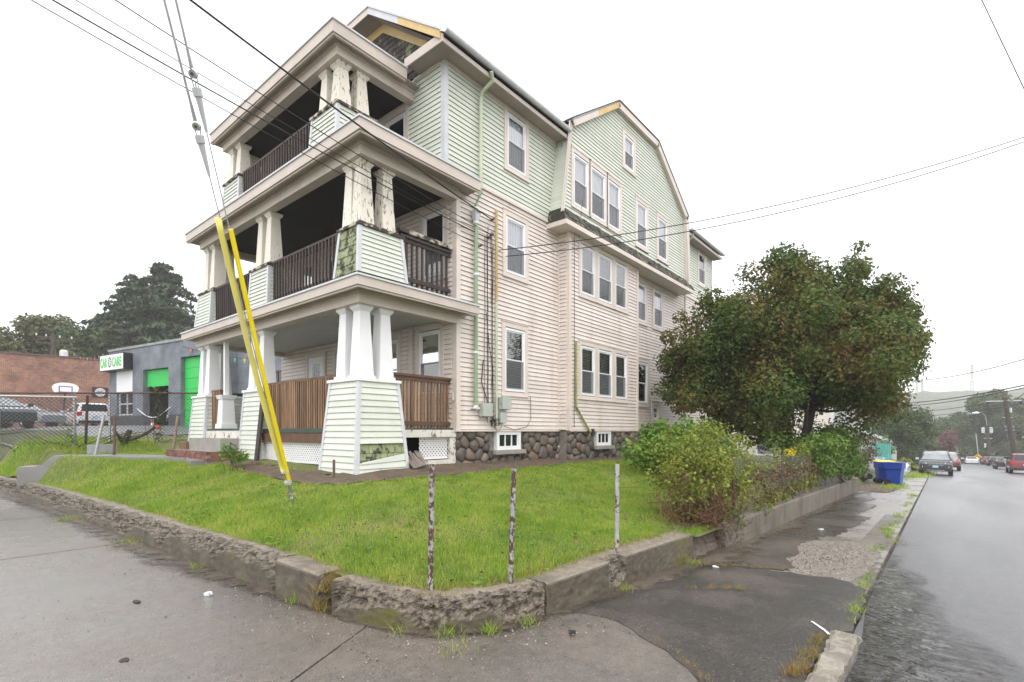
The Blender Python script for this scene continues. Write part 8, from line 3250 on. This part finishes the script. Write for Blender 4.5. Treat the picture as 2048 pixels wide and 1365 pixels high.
for (x, y, n, s_) in [(2.55, 3.3, 30, .04), (2.75, 2.98, 60, .05), (3.0, 2.75, 80, .04), (3.35, 2.62, 40, .04), (4.85, 2.52, 40, .04), (2.15, 8.9, 120, .10), (2.0, 12.0, 160, .14), (2.2, 6.6, 40, .05), (2.36, 4.62, 50, .03), (6.6, 2.45, 60, .07), (2.6, 2.7, 40, .08)]:
    V.append(tuft((x, y, gs(x)), n, .09, .006, s_, 1.0))
for k in range(34):
    x = 9.5 + 16 * rng.random() ** 1.3
    V.append(tuft((x, .74 + rng.normal(0, .05), gs(x) - .01), 26, .07, .010, .06, 1.2))
for k in range(18):
    x = 5.0 + 3.0 * rng.random()
    V.append(tuft((x, .60 + .03 * (x - 5) + rng.normal(0, .02), gs(x)), 16, .05, .006, .03, 1.2))
for k in range(40):
    x = 26 + 6 * rng.random()
    V.append(tuft((x, 1.3 + rng.random() * .5, gs(x)), 30, .12, .02, .15, 1.2))
for k in range(30):
    x = 40 + 14 * rng.random()
    V.append(tuft((x, 1.35 + rng.normal(0, .2) - .03 * (x - 40), gs(x)), 40, .18, .03, .3, 1.0))
v = np.concatenate(V)
tag(np_mesh('weeds', v, 3, GRASS), kind='stuff')
V = []
for k in range(40):
    t = rng.random()
    x, y = 3.75 + 1.1 * t, .73 + rng.normal(0, .03)
    V.append(tuft((x, y, gs(x) + .01), 20, .045, .004, .025, 1.3))
for k in range(26):
    t = rng.random()
    V.append(tuft((6.55 + .6 * t, 2.45 - 1.0 * t + rng.normal(0, .02), gs(6.8) + .01), 14, .04, .004, .03, 1.4))
for k in range(14):
    t = rng.random()
    V.append(tuft((5.35 + .4 * t, 2.10 - .5 * t + rng.normal(0, .015), gs(5.5) + .012), 18, .04, .004, .025, 1.5))
for k in range(20):
    t = rng.random()
    V.append(tuft((3.3 + .45 * t, 1.1 + .55 * t + rng.normal(0, .01), .0), 7, .03, .003, .02, 1.4))
tag(np_mesh('dry_tufts', np.concatenate(V), 3, DRY), kind='stuff')
# broad leaved weeds in the lawn
V = []
for k in range(420):
    x, y = rng.uniform(2.4, 11), rng.uniform(2.8, 9)
    if lawn_ok(np.array([x]), np.array([y]))[0]:
        n = 9
        a = rng.uniform(0, 6.28, n)
        c = np.stack([x + np.cos(a) * .045, y + np.sin(a) * .045, np.full(n, lawn_z(x, y) + .045)], 1)
        nr = unit(np.stack([np.cos(a) * .5, np.sin(a) * .5, np.ones(n)], 1))
        V.append(leaf_quads(c, nr, .06, .024))
tag(np_mesh('broad_weeds', np.concatenate(V), 4, LEAFM['bush']), kind='stuff')
n = 1100
x_, y_ = rng.uniform(2.3, 12, n), rng.uniform(2.7, 10, n)
k_ = lawn_ok(x_, y_)
c = np.array([(a, b, lawn_z(a, b) + .045) for a, b in zip(x_[k_].tolist(), y_[k_].tolist())])
tag(np_mesh('fallen_leaves', leaf_quads(c, unit(rng.normal(0, .4, (len(c), 3)) + np.array([0, 0, 1])), .05, .03), 4, LEAFM['deadvine']), kind='stuff')
V = []
for k in range(520):
    x, y = rng.uniform(2.3, 11), rng.uniform(2.7, 12)
    if lawn_ok(np.array([x]), np.array([y]))[0]:
        V.append(tuft((x, y, lawn_z(x, y)), int(rng.integers(8, 30)), rng.uniform(.06, .12), .008, rng.uniform(.02, .06), .9))
tag(np_mesh('grass_clumps', np.concatenate(V), 3, LEAFM['bush']), kind='stuff')
# dead leaves and needles on the dirt strip
V = []
n = 2600
xs_, ys_ = rng.uniform(4.3, 16, n), rng.uniform(6.9, 12, n)
c = np.array([(x, y, lawn_z(x, y) + .04) for x, y in zip(xs_, ys_) if inside(dpr, x, y)])
V = leaf_quads(c, unit(rng.normal(0, .3, (len(c), 3)) + np.array([0, 0, 1])), .05, .018)
tag(np_mesh('dead_leaves', V, 4, DRY), kind='stuff')

# ================================================================== AIR
hb = bpy.data.materials.new("rain_haze")
hb.use_nodes = True
N_, L_ = hb.node_tree.nodes, hb.node_tree.links
N_.remove(N_["Principled BSDF"])
pv = N_.new("ShaderNodeVolumePrincipled")
pv.inputs["Color"].default_value = (1.0, 1.0, 1.0, 1)
pv.inputs["Density"].default_value = 0.0009
pv.inputs["Anisotropy"].default_value = 0.0
L_.new(pv.outputs[0], N_["Material Output"].inputs["Volume"])
mb = MB()
mb.box(-70, -920, -40, 1520, 920, 86)
hz = tag(mb.build('haze', hb), kind='stuff')
